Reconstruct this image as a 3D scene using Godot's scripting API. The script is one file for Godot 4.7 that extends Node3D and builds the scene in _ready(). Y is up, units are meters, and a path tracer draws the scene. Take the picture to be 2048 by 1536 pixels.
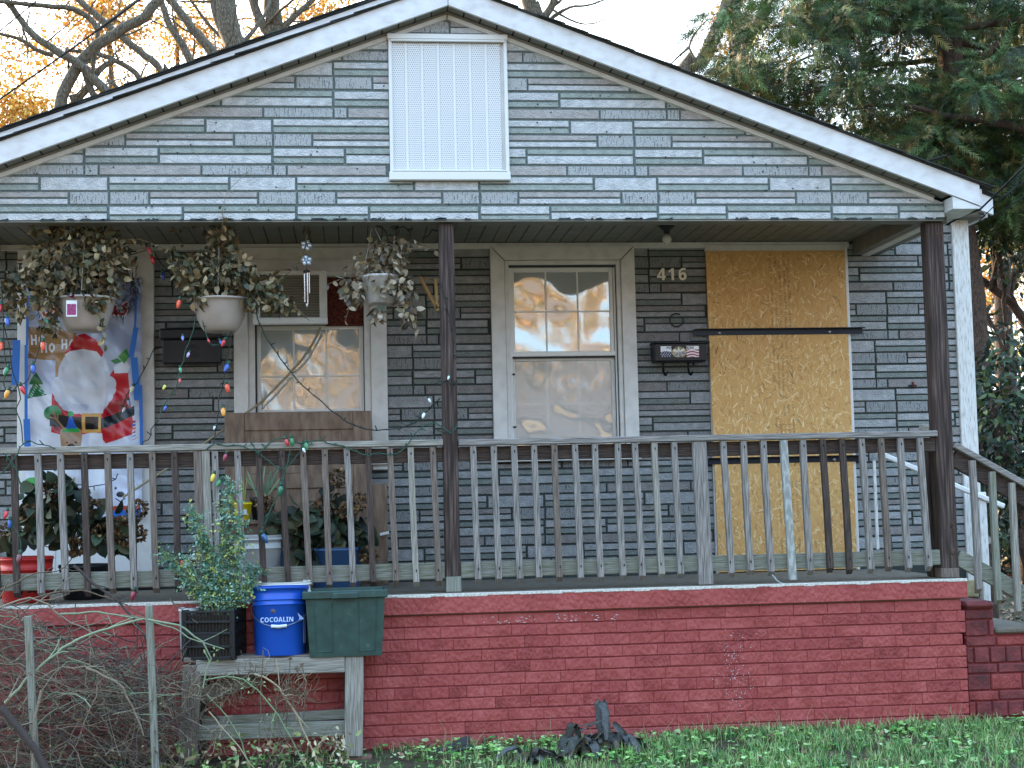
extends Node3D
# Small gabled house with a railed porch on a painted brick base, seen from the street.
# World: metres, y up, x along the facade, z towards the street. z = 0 is the face of the gable,
# z = -1.36 the house wall at the back of the porch; the porch floor lies at y = 0.95, the lawn near y = 0.05.

const WALL := -1.36
const FLOOR := 0.95
var rng := RandomNumberGenerator.new()
var taken := {}
var M := {}
var textures := {}

# ---------------------------------------------------------------- naming
func numbered(called: String) -> String:
	if not taken.has(called):
		taken[called] = 0
		return called
	taken[called] += 1
	return "%s_%03d" % [called, taken[called]]

func tag(o: Node3D, label: String, category: String, group := "", kind := "") -> Node3D:
	o.set_meta("label", label)
	o.set_meta("category", category)
	if group != "": o.set_meta("group", group)
	if kind != "": o.set_meta("kind", kind)
	return o

func thing(called: String, label: String, category: String, at := Vector3.ZERO, group := "") -> Node3D:
	var o := Node3D.new()
	o.name = numbered(called)
	add_child(o)
	o.position = at
	return tag(o, label, category, group)

func put(called: String, mesh: Mesh, m: Material, parent: Node3D = self, pos := Vector3.ZERO, basis := Basis()) -> MeshInstance3D:
	var o := MeshInstance3D.new()
	o.name = numbered(called) if parent == self else called
	o.mesh = mesh
	if m: o.material_override = m
	o.transform = Transform3D(basis, pos)
	parent.add_child(o, true)
	return o

func scatter(called: String, mesh: Mesh, xf: Array, cols: Array, m: Material, parent: Node3D = self) -> MultiMeshInstance3D:
	var mm := MultiMesh.new()
	mm.transform_format = MultiMesh.TRANSFORM_3D
	mm.use_colors = true
	mm.mesh = mesh
	mm.instance_count = xf.size()
	for i in xf.size():
		mm.set_instance_transform(i, xf[i])
		mm.set_instance_color(i, cols[i] if cols.size() == xf.size() else cols[i % cols.size()])
	var o := MultiMeshInstance3D.new()
	o.name = numbered(called) if parent == self else called
	o.multimesh = mm
	o.material_override = m
	parent.add_child(o, true)
	o.set_meta("kind", "stuff")
	return o

# ---------------------------------------------------------------- mesh building
class MB:
	var st := SurfaceTool.new()
	var off := Vector3.ZERO
	func _init() -> void:
		st.begin(Mesh.PRIMITIVE_TRIANGLES)
	func flat() -> void: st.set_smooth_group(-1)
	func smooth() -> void: st.set_smooth_group(0)
	func tri(a: Vector3, b: Vector3, c: Vector3, out: Vector3) -> void:
		# front faces run clockwise seen from the side that out points to
		var n := (b - a).cross(c - a)
		if n.dot(out) > 0.0:
			var t := b
			b = c
			c = t
		st.add_vertex(a - off); st.add_vertex(b - off); st.add_vertex(c - off)
	func quad(a: Vector3, b: Vector3, c: Vector3, d: Vector3, out: Vector3) -> void:
		tri(a, b, c, out); tri(a, c, d, out)
	func box(c: Vector3, s: Vector3, bevel := 0.0, bs := Basis()) -> MB:
		flat()
		var h := s * 0.5
		var b: float = minf(bevel, minf(h.x, minf(h.y, h.z)) * 0.9)
		var ax := [Vector3(1, 0, 0), Vector3(0, 1, 0), Vector3(0, 0, 1)]
		for i in 3:
			var j := (i + 1) % 3
			var k := (i + 2) % 3
			for s1 in [-1.0, 1.0]:
				var n: Vector3 = ax[i] * s1
				var f: Vector3 = n * h[i]
				var u: Vector3 = ax[j] * (h[j] - b)
				var v: Vector3 = ax[k] * (h[k] - b)
				quad(c + bs * (f + u + v), c + bs * (f - u + v), c + bs * (f - u - v), c + bs * (f + u - v), bs * n)
				if b > 0.0:
					for s2 in [-1.0, 1.0]:
						var n2: Vector3 = ax[j] * s2
						var e1: Vector3 = n * h[i] + n2 * (h[j] - b)
						var e2: Vector3 = n * (h[i] - b) + n2 * h[j]
						quad(c + bs * (e1 + v), c + bs * (e1 - v), c + bs * (e2 - v), c + bs * (e2 + v), bs * (n + n2))
		if b > 0.0:
			for sx in [-1.0, 1.0]:
				for sy in [-1.0, 1.0]:
					for sz in [-1.0, 1.0]:
						var q := Vector3(sx, sy, sz)
						tri(c + bs * (q * Vector3(h.x, h.y - b, h.z - b)), c + bs * (q * Vector3(h.x - b, h.y, h.z - b)), c + bs * (q * Vector3(h.x - b, h.y - b, h.z)), bs * q)
		return self
	func bar(a: Vector3, b: Vector3, w: float, h: float, bevel := 0.0, up := Vector3.UP) -> MB:
		# a board from a to b, h along up, w across
		var d := (b - a).normalized()
		if absf(d.dot(up)) > 0.98: up = Vector3(0, 0, 1)
		var side := d.cross(up).normalized()
		var top := side.cross(d).normalized()
		return box((a + b) * 0.5, Vector3(a.distance_to(b), h, w), bevel, Basis(d, top, side))
	func tube(pts: Array, radii, sides := 6, cap := true) -> MB:
		smooth()
		var n := pts.size()
		var rings := []
		var side := Vector3.ZERO
		for i in n:
			var d: Vector3
			if i == 0: d = pts[1] - pts[0]
			elif i == n - 1: d = pts[i] - pts[i - 1]
			else: d = (pts[i + 1] - pts[i - 1])
			d = d.normalized() if d.length() > 1e-6 else Vector3.UP
			if side == Vector3.ZERO:
				side = d.cross(Vector3.UP if absf(d.y) < 0.9 else Vector3.RIGHT).normalized()
			else:
				side = side - d * side.dot(d)
				side = side.normalized() if side.length() > 1e-5 else d.cross(Vector3(0.3, 0.5, 0.8)).normalized()
			var up := side.cross(d)
			var r: float = radii[i] if radii is Array else lerpf(radii.x, radii.y, float(i) / (n - 1)) if radii is Vector2 else radii
			var ring := []
			for k in sides:
				var t := TAU * k / sides
				ring.append(pts[i] + (side * cos(t) + up * sin(t)) * r)
			rings.append(ring)
		for i in n - 1:
			for k in sides:
				var k2 := (k + 1) % sides
				var o: Vector3 = (rings[i][k] + rings[i + 1][k2]) * 0.5 - (pts[i] + pts[i + 1]) * 0.5
				quad(rings[i][k], rings[i + 1][k], rings[i + 1][k2], rings[i][k2], o)
		if cap:
			flat()
			for e in [0, n - 1]:
				var o2: Vector3 = (pts[0] - pts[1]) if e == 0 else (pts[n - 1] - pts[n - 2])
				for k in range(1, sides - 1):
					tri(rings[e][0], rings[e][k], rings[e][k + 1], o2)
		return self
	func lathe(prof: Array, sides := 24, at := Vector3.ZERO, bs := Basis()) -> MB:
		# prof: Vector2(radius, height), smooth round the axis; outside is to the right of the walk
		smooth()
		for i in prof.size() - 1:
			var p: Vector2 = prof[i]
			var q: Vector2 = prof[i + 1]
			var nr := Vector2((q - p).y, -(q - p).x)
			for k in sides:
				var t := TAU * k / sides
				var t2 := TAU * (k + 1) / sides
				var o := Vector3(cos((t + t2) / 2) * nr.x, nr.y, sin((t + t2) / 2) * nr.x)
				var a := Vector3(cos(t) * p.x, p.y, sin(t) * p.x)
				var b := Vector3(cos(t) * q.x, q.y, sin(t) * q.x)
				var c := Vector3(cos(t2) * q.x, q.y, sin(t2) * q.x)
				var d := Vector3(cos(t2) * p.x, p.y, sin(t2) * p.x)
				if p.x > 1e-5: tri(at + bs * a, at + bs * b, at + bs * d, bs * o)
				if q.x > 1e-5: tri(at + bs * b, at + bs * c, at + bs * d, bs * o)
		return self
	func prism(poly: PackedVector2Array, z0: float, z1: float, inset := 0.0) -> MB:
		# polygon in the xy plane from z0 (back) to z1 (front); the front may be inset
		flat()
		var front := poly
		if inset > 0.0:
			var r := Geometry2D.offset_polygon(poly, -inset, Geometry2D.JOIN_MITER)
			if r.size() == 1 and r[0].size() == poly.size():
				var best := 0
				for k in poly.size():
					if r[0][k].distance_to(poly[0]) < r[0][best].distance_to(poly[0]): best = k
				front = PackedVector2Array()
				for k in poly.size(): front.append(r[0][(best + k) % poly.size()])
				if front.size() > 1 and front[1].distance_to(poly[1]) > front[poly.size() - 1].distance_to(poly[1]):
					front = poly
		var mid := Vector2.ZERO
		for p in poly: mid += p / poly.size()
		var t := Geometry2D.triangulate_polygon(front)
		for i in range(0, t.size(), 3):
			tri(Vector3(front[t[i]].x, front[t[i]].y, z1), Vector3(front[t[i + 1]].x, front[t[i + 1]].y, z1), Vector3(front[t[i + 2]].x, front[t[i + 2]].y, z1), Vector3(0, 0, z1 - z0))
		var t2 := Geometry2D.triangulate_polygon(poly)
		for i in range(0, t2.size(), 3):
			tri(Vector3(poly[t2[i]].x, poly[t2[i]].y, z0), Vector3(poly[t2[i + 1]].x, poly[t2[i + 1]].y, z0), Vector3(poly[t2[i + 2]].x, poly[t2[i + 2]].y, z0), Vector3(0, 0, z0 - z1))
		var cw := Geometry2D.is_polygon_clockwise(poly)
		for i in poly.size():
			var j := (i + 1) % poly.size()
			var e := poly[j] - poly[i]
			var o := Vector3(e.y, -e.x, 0) * (-1.0 if cw else 1.0)
			quad(Vector3(poly[i].x, poly[i].y, z0), Vector3(poly[j].x, poly[j].y, z0), Vector3(front[j].x, front[j].y, z1), Vector3(front[i].x, front[i].y, z1), o)
		return self
	func ball(c: Vector3, r: Vector3, bs := Basis(), rings := 8, sides := 12) -> MB:
		var prof := []
		for i in rings + 1:
			var t := -PI / 2 + PI * i / rings
			prof.append(Vector2(cos(t) if i > 0 and i < rings else 0.0, sin(t)))
		return lathe(prof, sides, c, bs * Basis.from_scale(r))
	func done() -> ArrayMesh:
		st.generate_normals()
		return st.commit()

func mb() -> MB: return MB.new()

func wobble(pts: Array, step: float, amp: float) -> Array:
	# resample a polyline through a smooth curve, with a little irregularity
	var c := Curve3D.new()
	for i in pts.size():
		var t: Vector3 = (pts[mini(i + 1, pts.size() - 1)] - pts[maxi(i - 1, 0)]) / 6.0
		c.add_point(pts[i], -t, t)
	var n: int = maxi(2, int(c.get_baked_length() / step))
	var out := []
	for i in n + 1:
		var p := c.sample_baked(c.get_baked_length() * i / n)
		out.append(p + Vector3(rng.randf_range(-amp, amp), rng.randf_range(-amp, amp), rng.randf_range(-amp, amp)))
	return out

func rv(a: float) -> Vector3:
	return Vector3(rng.randf_range(-a, a), rng.randf_range(-a, a), rng.randf_range(-a, a))

func rdir() -> Vector3:
	var v := Vector3(rng.randfn(), rng.randfn(), rng.randfn())
	return v.normalized() if v.length() > 1e-4 else Vector3.UP

func frame(dir: Vector3, up := Vector3.UP) -> Basis:
	# y axis along dir
	var y := dir.normalized()
	var x := y.cross(up if absf(y.dot(up)) < 0.97 else Vector3.RIGHT).normalized()
	return Basis(x, y, x.cross(y))

# ---------------------------------------------------------------- materials
func hexc(h: String) -> Color: return Color.html(h)

func noise(seed_: int, freq: float, kind := 0, oct := 4) -> FastNoiseLite:
	var n := FastNoiseLite.new()
	n.seed = seed_
	n.frequency = freq
	n.noise_type = [FastNoiseLite.TYPE_SIMPLEX_SMOOTH, FastNoiseLite.TYPE_CELLULAR, FastNoiseLite.TYPE_VALUE, FastNoiseLite.TYPE_PERLIN][kind]
	n.fractal_octaves = oct
	return n

func ramp(stops: Array) -> Gradient:
	var g := Gradient.new()
	var o := PackedFloat32Array()
	var c := PackedColorArray()
	for s in stops:
		o.append(s[0]); c.append(hexc(s[1]) if s[1] is String else s[1])
	g.offsets = o
	g.colors = c
	return g

func ntex(seed_: int, freq: float, stops: Array, kind := 0, oct := 4, size := 512) -> NoiseTexture2D:
	var t := NoiseTexture2D.new()
	t.width = size; t.height = size
	t.seamless = true
	t.noise = noise(seed_, freq, kind, oct)
	if stops.size(): t.color_ramp = ramp(stops)
	return t

func bumpt(seed_: int, freq: float, kind := 0, oct := 4, strength := 6.0) -> NoiseTexture2D:
	var key := "n%d_%f_%d" % [seed_, freq, kind]
	if textures.has(key): return textures[key]
	var t := NoiseTexture2D.new()
	t.width = 512; t.height = 512
	t.seamless = true
	t.noise = noise(seed_, freq, kind, oct)
	t.as_normal_map = true
	t.bump_strength = strength
	textures[key] = t
	return t

func plain(c, rough := 0.6, metal := 0.0) -> StandardMaterial3D:
	var m := StandardMaterial3D.new()
	m.albedo_color = hexc(c) if c is String else c
	m.roughness = rough
	m.metallic = metal
	return m

func textured(tex: Texture2D, scale: Vector3, rough := 0.7, bump: Texture2D = null, strength := 0.6) -> StandardMaterial3D:
	var m := StandardMaterial3D.new()
	m.albedo_texture = tex
	m.roughness = rough
	m.uv1_triplanar = true
	m.uv1_world_triplanar = true
	m.uv1_scale = scale
	if bump:
		m.normal_enabled = true
		m.normal_texture = bump
		m.normal_scale = strength
	return m

func leafmat(rough := 0.6, back := 0.25) -> StandardMaterial3D:
	var m := StandardMaterial3D.new()
	m.vertex_color_use_as_albedo = true
	m.roughness = rough
	m.cull_mode = BaseMaterial3D.CULL_DISABLED
	m.backlight_enabled = true
	m.backlight = Color(back, back, back * 0.6)
	return m

func lin(h: String) -> Color: return hexc(h).srgb_to_linear()

func vein_image(seed_: int) -> Image:
	# pressed stone grain: fine speckle with a few dark hairline cracks that run along the stone
	var n := 512
	var im := Image.create(n, n, false, Image.FORMAT_RGBA8)
	var r := RandomNumberGenerator.new()
	r.seed = seed_ * 91
	var speck: float = [0.0, 0.06, 0.15, 0.13][seed_]
	var big := noise(seed_, 0.012, 0, 3)
	for y in n:
		for x in n:
			var v := 0.90 + big.get_noise_2d(x, y) * 0.10 + r.randf_range(-speck, speck) * (1.0 if r.randf() < 0.6 else 0.3)
			im.set_pixel(x, y, Color(v, v, v))
	for i in [0, 46, 22, 34][seed_]:
		var x := r.randf() * n
		var y := r.randf() * n
		var slope := r.randf_range(-0.15, 0.15)
		var dark := r.randf_range(0.42, 0.72)
		for k in r.randi_range(24, 110):
			x += 1.0
			slope = clampf(slope + r.randf_range(-0.22, 0.22), -0.75, 0.75)
			y += slope
			for t in (2 if r.randf() < 0.5 else 1):
				var xi := posmod(int(x), n)
				var yi := posmod(int(y) + t, n)
				var c := im.get_pixel(xi, yi)
				im.set_pixel(xi, yi, Color(c.r * dark, c.g * dark, c.b * dark))
	return im

func comb_image() -> Image:
	var n := 512
	var im := Image.create(n, n, false, Image.FORMAT_RGBA8)
	var r := RandomNumberGenerator.new()
	r.seed = 5
	for y in n:
		for x in n:
			var v := 0.88 + r.randf_range(-0.07, 0.07)
			im.set_pixel(x, y, Color(v, v, v))
	for i in 560:
		var x := r.randi() % n
		var y := r.randi() % n
		var dark := r.randf_range(0.42, 0.75)
		var w := 1 + r.randi() % 3
		for k in r.randi_range(10, 40):
			if r.randf() < 0.08: x += r.randi_range(-1, 1)
			for t in w:
				var c := im.get_pixel(posmod(x + t, n), posmod(y + k, n))
				im.set_pixel(posmod(x + t, n), posmod(y + k, n), Color(c.r * dark, c.g * dark, c.b * dark))
	return im

func make_materials() -> void:
	var grain := bumpt(3, 0.02, 0, 5, 5.0)
	var rough_n := bumpt(5, 0.06, 0, 5, 6.0)
	var fine_n := bumpt(6, 0.12, 0, 3, 4.0)
	# pressed mineral siding: pale, green and pinkish stones, combed stones, dark joints
	var veins := [vein_image(1), vein_image(2), vein_image(3), comb_image()]
	var tex := []
	for im in veins: tex.append(ImageTexture.create_from_image(im))
	for v in [["stone_", 1.03], ["wing_", 0.88], ["wall_", 0.79]]:  # same stones in three tones: gable, darker right wing, darkest porch wall
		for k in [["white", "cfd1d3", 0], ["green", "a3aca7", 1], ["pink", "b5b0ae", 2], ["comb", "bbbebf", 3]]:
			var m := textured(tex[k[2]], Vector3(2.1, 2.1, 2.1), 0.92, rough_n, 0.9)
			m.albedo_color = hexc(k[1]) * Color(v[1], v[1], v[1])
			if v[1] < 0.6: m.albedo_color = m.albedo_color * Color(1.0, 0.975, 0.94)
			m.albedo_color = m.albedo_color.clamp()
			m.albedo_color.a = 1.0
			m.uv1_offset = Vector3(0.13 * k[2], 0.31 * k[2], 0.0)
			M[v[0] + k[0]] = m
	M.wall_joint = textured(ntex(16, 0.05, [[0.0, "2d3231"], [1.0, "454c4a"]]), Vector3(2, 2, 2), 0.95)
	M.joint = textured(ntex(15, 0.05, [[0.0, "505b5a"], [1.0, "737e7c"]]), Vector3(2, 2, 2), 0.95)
	# paint
	M.white = textured(ntex(21, 0.012, [[0.0, "dadad9"], [1.0, "e6e6e5"]], 0, 5), Vector3(0.9, 0.9, 0.9), 0.45)
	M.fascia = textured(ntex(22, 0.02, [[0.0, "c6c2c0"], [0.3, "d2d0d1"], [0.6, "d9d9da"], [1.0, "dededf"]], 0, 6), Vector3(0.8, 1.4, 0.8), 0.4)
	M.trim_old = textured(ntex(23, 0.03, [[0.0, "8f8c86"], [0.3, "c9c7c2"], [0.5, "dad9d6"], [1.0, "e6e6e4"]], 0, 5), Vector3(4, 0.6, 4), 0.55, grain, 0.3)
	M.soffit = textured(ntex(24, 0.01, [[0.0, "6b6861"], [0.5, "74726a"], [1.0, "7e7b73"]], 0, 4), Vector3(1, 1, 1), 0.6)
	M.casing = textured(ntex(25, 0.015, [[0.0, "c6c4c0"], [0.5, "d3d2cf"], [1.0, "dcdbd9"]], 0, 5), Vector3(1, 1, 1), 0.5)
	M.vinyl = plain("dcdcda", 0.35)
	# painted brick
	M.brick = [
		textured(ntex(31, 0.014, [[0.0, "883432"], [0.4, "99423f"], [0.7, "a24948"], [1.0, "ac5a57"]], 0, 6), Vector3(0.55, 0.35, 0.55), 0.6, fine_n, 0.3),
		textured(ntex(32, 0.016, [[0.0, "83312f"], [0.4, "953d3d"], [0.75, "9d4643"], [1.0, "a85551"]], 0, 6), Vector3(0.6, 0.35, 0.6), 0.6, fine_n, 0.3),
		textured(ntex(33, 0.014, [[0.0, "8b3735"], [0.5, "9c4441"], [0.8, "a54d4c"], [1.0, "af615e"]], 0, 6), Vector3(0.5, 0.35, 0.5), 0.58, fine_n, 0.3),
		textured(ntex(38, 0.02, [[0.0, "7a2d2b"], [0.5, "8f3938"], [0.85, "9a4643"], [1.0, "aa625e"]], 0, 6), Vector3(0.8, 0.5, 0.8), 0.64, fine_n, 0.4),
		textured(ntex(39, 0.02, [[0.0, "883c3b"], [0.45, "994847"], [0.8, "a45854"], [1.0, "af756c"]], 0, 6), Vector3(0.8, 0.5, 0.8), 0.72, fine_n, 0.4)]
	M.mortar = textured(ntex(34, 0.02, [[0.0, "712729"], [0.6, "843535"], [1.0, "93413f"]], 0, 5), Vector3(1, 1, 1), 0.8, fine_n, 0.25)
	M.dirty_brick = textured(ntex(35, 0.012, [[0.0, "4e2326"], [0.45, "6d2d2f"], [0.7, "803839"], [1.0, "934744"]], 0, 5), Vector3(0.9, 0.9, 0.9), 0.7, rough_n, 0.3)
	M.concrete = textured(ntex(36, 0.02, [[0.0, "5f574e"], [0.5, "6f665a"], [1.0, "7d7366"]], 0, 6), Vector3(1, 1, 1), 0.9, rough_n, 0.3)
	M.bare_edge = textured(ntex(37, 0.05, [[0.0, "a39b93"], [0.5, "cdc8c0"], [1.0, "e2ddd6"]], 0, 6), Vector3(2, 2, 2), 0.9, rough_n, 0.4)
	# weathered timber: one set for uprights, one for boards along x
	var tones := {
		"grey": [[0.0, "4f4a46"], [0.4, "76706b"], [0.6, "8c8682"], [1.0, "a8a39f"]],
		"brown": [[0.0, "41372f"], [0.4, "60544c"], [0.6, "72665d"], [1.0, "8a7e75"]],
		"dark": [[0.0, "261e1b"], [0.4, "3c302b"], [0.6, "4c3f39"], [1.0, "66584f"]],
		"pale": [[0.0, "5d5952"], [0.4, "807b72"], [0.6, "959087"], [1.0, "b2ada3"]],
		"moss": [[0.0, "56593f"], [0.35, "70715f"], [0.55, "82827a"], [1.0, "9a9b94"]]}
	var i := 0
	for k in tones:
		var tx := ntex(41 + i, 0.018, tones[k], 0, 5)
		M["up_" + k] = textured(tx, Vector3(15, 0.5, 15), 0.88, grain, 0.5)
		M["along_" + k] = textured(tx, Vector3(0.5, 15, 15), 0.88, grain, 0.5)
		i += 1
	M.post = textured(ntex(48, 0.012, [[0.0, "1f1715"], [0.36, "332723"], [0.55, "443530"], [0.75, "574842"], [1.0, "74665e"]], 0, 5), Vector3(9, 0.35, 9), 0.85, grain, 0.4)
	M.shingle = textured(ntex(49, 0.08, [[0.0, "1c1d1c"], [0.5, "343634"], [1.0, "4e524e"]]), Vector3(3, 3, 3), 0.95, rough_n, 0.8)
	M.black = plain("111417", 0.5)
	M.black_metal = plain("15191f", 0.35, 0.4)
	M.navy_bar = plain("1a2430", 0.4, 0.5)
	M.dark = plain("0a0a0b", 0.9)
	M.wire = plain("12201a", 0.6)
	M.green_wire = plain("1d4a39", 0.55)
	M.chrome = plain("d8dade", 0.18, 0.9)
	M.rust = textured(ntex(51, 0.02, [[0.0, "2b0f0a"], [0.5, "5b2416"], [1.0, "80402a"]], 0, 5), Vector3(3, 3, 3), 0.85, rough_n, 0.6)
	M.brown_board = textured(ntex(52, 0.012, [[0.0, "5b4638"], [0.5, "76604f"], [1.0, "8a7463"]], 0, 5), Vector3(3, 0.8, 3), 0.6, grain, 0.2)
	M.pot_grey = textured(ntex(53, 0.01, [[0.0, "8f827a"], [0.5, "a2958c"], [1.0, "aea298"]], 0, 4), Vector3(1, 1, 1), 0.5)
	M.pot_pale = textured(ntex(54, 0.02, [[0.0, "8e8c8c"], [0.5, "b4b2b1"], [1.0, "c6c4c3"]], 0, 5), Vector3(2, 2, 2), 0.6)
	M.blue_bucket = plain("1c52b8", 0.32)
	M.white_bucket = plain("cfd4d6", 0.4)
	M.red_bucket = plain("c8302e", 0.4)
	M.yellow = plain("e6cf1a", 0.4)
	M.blue_pot = plain("3b6292", 0.5)
	M.black_pot = plain("14181d", 0.5)
	M.tote = textured(ntex(55, 0.015, [[0.0, "1f3533"], [0.5, "27443f"], [0.85, "2e4c47"], [1.0, "5a6a5f"]], 0, 6), Vector3(1.4, 1.4, 1.4), 0.5)
	M.crate = plain("0b0e12", 0.45)
	M.soil = textured(ntex(56, 0.06, [[0.0, "1c1612"], [1.0, "44382e"]], 0, 5), Vector3(3, 3, 3), 0.95, rough_n, 1.0)
	M.twig = leafmat(0.85, 0.0)
	M.leaf = leafmat(0.55, 0.22)
	M.dry_leaf = leafmat(0.6, 0.15)
	M.bark = textured(ntex(57, 0.03, [[0.0, "2a241e"], [0.4, "4d4439"], [0.6, "665b4c"], [0.85, "7a7463"], [1.0, "8a967c"]], 0, 6), Vector3(2.2, 0.7, 2.2), 0.95, rough_n, 1.2)
	M.dark_bark = textured(ntex(58, 0.03, [[0.0, "2a201a"], [0.5, "4d3b30"], [1.0, "6b574a"]], 0, 6), Vector3(2.5, 0.7, 2.5), 0.95, rough_n, 1.2)
	M.tan_block = textured(ntex(74, 0.02, [[0.0, "8a7f5e"], [0.5, "a89c78"], [1.0, "bdb391"]]), Vector3(1, 1, 1), 0.9)
	M.louvre = plain("8e887b", 0.6)
	M.tape = plain("2166b8", 0.6)
	var g := plain(Color(0.93, 0.96, 0.96, 0.22), 0.03, 0.16)
	g.transparency = BaseMaterial3D.TRANSPARENCY_ALPHA
	g.normal_enabled = true
	g.normal_texture = bumpt(61, 0.006, 0, 2, 14.0)
	g.normal_scale = 0.1
	g.uv1_triplanar = true
	g.uv1_world_triplanar = true
	g.uv1_scale = Vector3(1.1, 0.8, 1.1)
	M.glass = g
	var g2 := g.duplicate()
	g2.metallic = 0.5
	g2.normal_scale = 0.3
	g2.uv1_scale = Vector3(0.5, 0.55, 0.5)
	M.glass_wavy = g2
	var g3 := g.duplicate()
	g3.metallic = 0.34
	g3.normal_scale = 0.16
	M.glass_bright = g3

# ---------------------------------------------------------------- scene
func _ready() -> void:
	rng.seed = 416
	var cam := Camera3D.new()
	cam.name = "camera"
	cam.transform = Transform3D(Vector3(0.99399, -0.02244, 0.10717), Vector3(0.01392, 0.99673, 0.07962), Vector3(-0.10860, -0.07765, 0.99105), Vector3(-0.59905, 1.50000, 8.86987))
	cam.fov = 29.19
	cam.near = 0.05
	cam.far = 600.0
	add_child(cam)
	cam.current = true
	var env := Environment.new()
	env.background_mode = Environment.BG_SKY
	var sky := Sky.new()
	# clear winter evening: bright pale air round the low sun behind the house, blue overhead
	var sun_dir := Vector3(-0.55, 0.36, -0.85).normalized()
	var pano := Image.create(512, 256, false, Image.FORMAT_RGBF)
	for j in 256:
		var el := PI * 0.5 - PI * (j + 0.5) / 256.0
		for i in 512:
			var az := TAU * (i + 0.5) / 512.0
			var dir := Vector3(sin(az) * cos(el), sin(el), -cos(az) * cos(el))
			var g := dir.angle_to(sun_dir)
			var up := clampf(dir.y, 0.0, 1.0)
			var c := Vector3(0.42, 0.49, 0.54).lerp(Vector3(0.36, 0.64, 1.0), pow(up, 0.7))
			c += Vector3(1.5, 1.42, 1.25) * exp(-g * g / 0.55) + Vector3(0.30, 0.30, 0.28) * exp(-g / 0.8)
			if dir.y < 0.0: c = c.lerp(Vector3(0.13, 0.12, 0.10), clampf(-dir.y * 12.0, 0.0, 1.0))
			pano.set_pixel(i, j, Color(c.x, c.y, c.z))
	var sm := PanoramaSkyMaterial.new()
	sm.panorama = ImageTexture.create_from_image(pano)
	sky.sky_material = sm
	env.sky = sky
	env.ambient_light_source = Environment.AMBIENT_SOURCE_SKY
	env.reflected_light_source = Environment.REFLECTION_SOURCE_SKY
	env.tonemap_mode = Environment.TONE_MAPPER_LINEAR
	env.tonemap_exposure = 3.7
	env.sdfgi_enabled = true
	env.ssao_enabled = true
	env.ssil_enabled = true
	var we := WorldEnvironment.new()
	we.name = "world_environment"
	we.environment = env
	add_child(we)
	# low winter sun behind the house and to the left: the facade lies in open shade
	var sun := DirectionalLight3D.new()
	sun.name = "sun"
	sun.light_color = Color(1.0, 0.86, 0.66)
	sun.light_energy = 1.6
	sun.light_angular_distance = 0.5
	sun.shadow_enabled = true
	sun.basis = Basis.looking_at(-Vector3(-0.55, 0.36, -0.85))
	add_child(sun)

	make_materials()
	build_ground()
	build_house()
	build_porch_base()
	build_windows()
	build_posts_and_rails()
	build_steps()
	build_porch_things()
	build_plants()
	build_lights()
	build_yard()
	build_trees()
	settle_origins()

func reach(n: Node3D, at: Transform3D, box: Array) -> void:
	var t := at * n.transform
	if n is MeshInstance3D and n.mesh:
		var a: AABB = t * n.mesh.get_aabb()
		box[0] = a if box.size() == 0 or box[0] == null else box[0].merge(a)
	for c in n.get_children():
		if c is Node3D: reach(c, t, box)

func settle_origins() -> void:
	# things built in place get their origin at the middle of their own foot
	for n in get_children():
		if n.get_class() != "Node3D" or n.position != Vector3.ZERO: continue
		var box := [null]
		reach(n, Transform3D(), box)
		if box[0] == null: continue
		var a: AABB = box[0]
		var foot := Vector3(a.position.x + a.size.x / 2, a.position.y, a.position.z + a.size.z / 2)
		for c in n.get_children(): c.position -= foot
		n.position = foot

# ---------------------------------------------------------------- setting
func build_ground() -> void:
	var b := mb()
	b.smooth()
	var xs := [-220.0, -60.0, -20.0, -8.0, -5.0, -4.0, -3.0, -2.0, -1.0, 0.0, 1.0, 2.0, 3.0, 4.0, 5.0, 6.5, 8.0, 20.0, 60.0, 220.0]
	var zs := [-250.0, -80.0, -30.0, -14.0, -9.0, -5.0, -3.0, -1.5, -0.5, 0.1, 0.5, 1.0, 1.6, 2.4, 4.0, 7.0, 12.0, 15.0, 40.0, 120.0, 250.0]
	for i in xs.size() - 1:
		for j in zs.size() - 1:
			var q := []
			for c in [[i, j], [i + 1, j], [i + 1, j + 1], [i, j + 1]]:
				q.append(Vector3(xs[c[0]], ground_y(xs[c[0]], zs[c[1]]), zs[c[1]]))
			b.quad(q[0], q[1], q[2], q[3], Vector3.UP)
	var m := textured(ntex(71, 0.02, [[0.0, "241d15"], [0.4, "3f3625"], [0.6, "44432a"], [1.0, "4f5a34"]], 0, 6), Vector3(0.6, 0.6, 0.6), 0.95, bumpt(5, 0.06), 1.0)
	var g := put("ground", b.done(), m)
	tag(g, "bare and grassy ground round the house", "ground", "", "structure")
	# the street that runs past the house behind the viewer
	var r := mb().box(Vector3(0, ground_y(0, 17) + 0.0, 17), Vector3(160, 0.04, 7))
	tag(put("road", r.done(), textured(ntex(72, 0.05, [[0.0, "3a3a3a"], [1.0, "565555"]]), Vector3(1, 1, 1), 0.9)), "grey asphalt street in front of the house", "road", "", "structure")

func ground_y(x: float, z: float) -> float:
	var y := 0.045
	if z > 0.0: y -= 0.03 * minf(z, 14.0)
	if x > 3.3 and z < 0.2: y += clampf((x - 3.3) * 0.9, 0.0, 0.42) * clampf((0.2 - z) / 0.9, 0.0, 1.0)
	if z < -9.0: y += 0.02 * minf(-9.0 - z, 20.0)
	return y

# ---------------------------------------------------------------- the house
const RS := 0.374          # roof pitch, rise over run

func rake(x: float, apex: float, cx := 0.02) -> float:
	return apex - RS * absf(x - cx)

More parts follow.
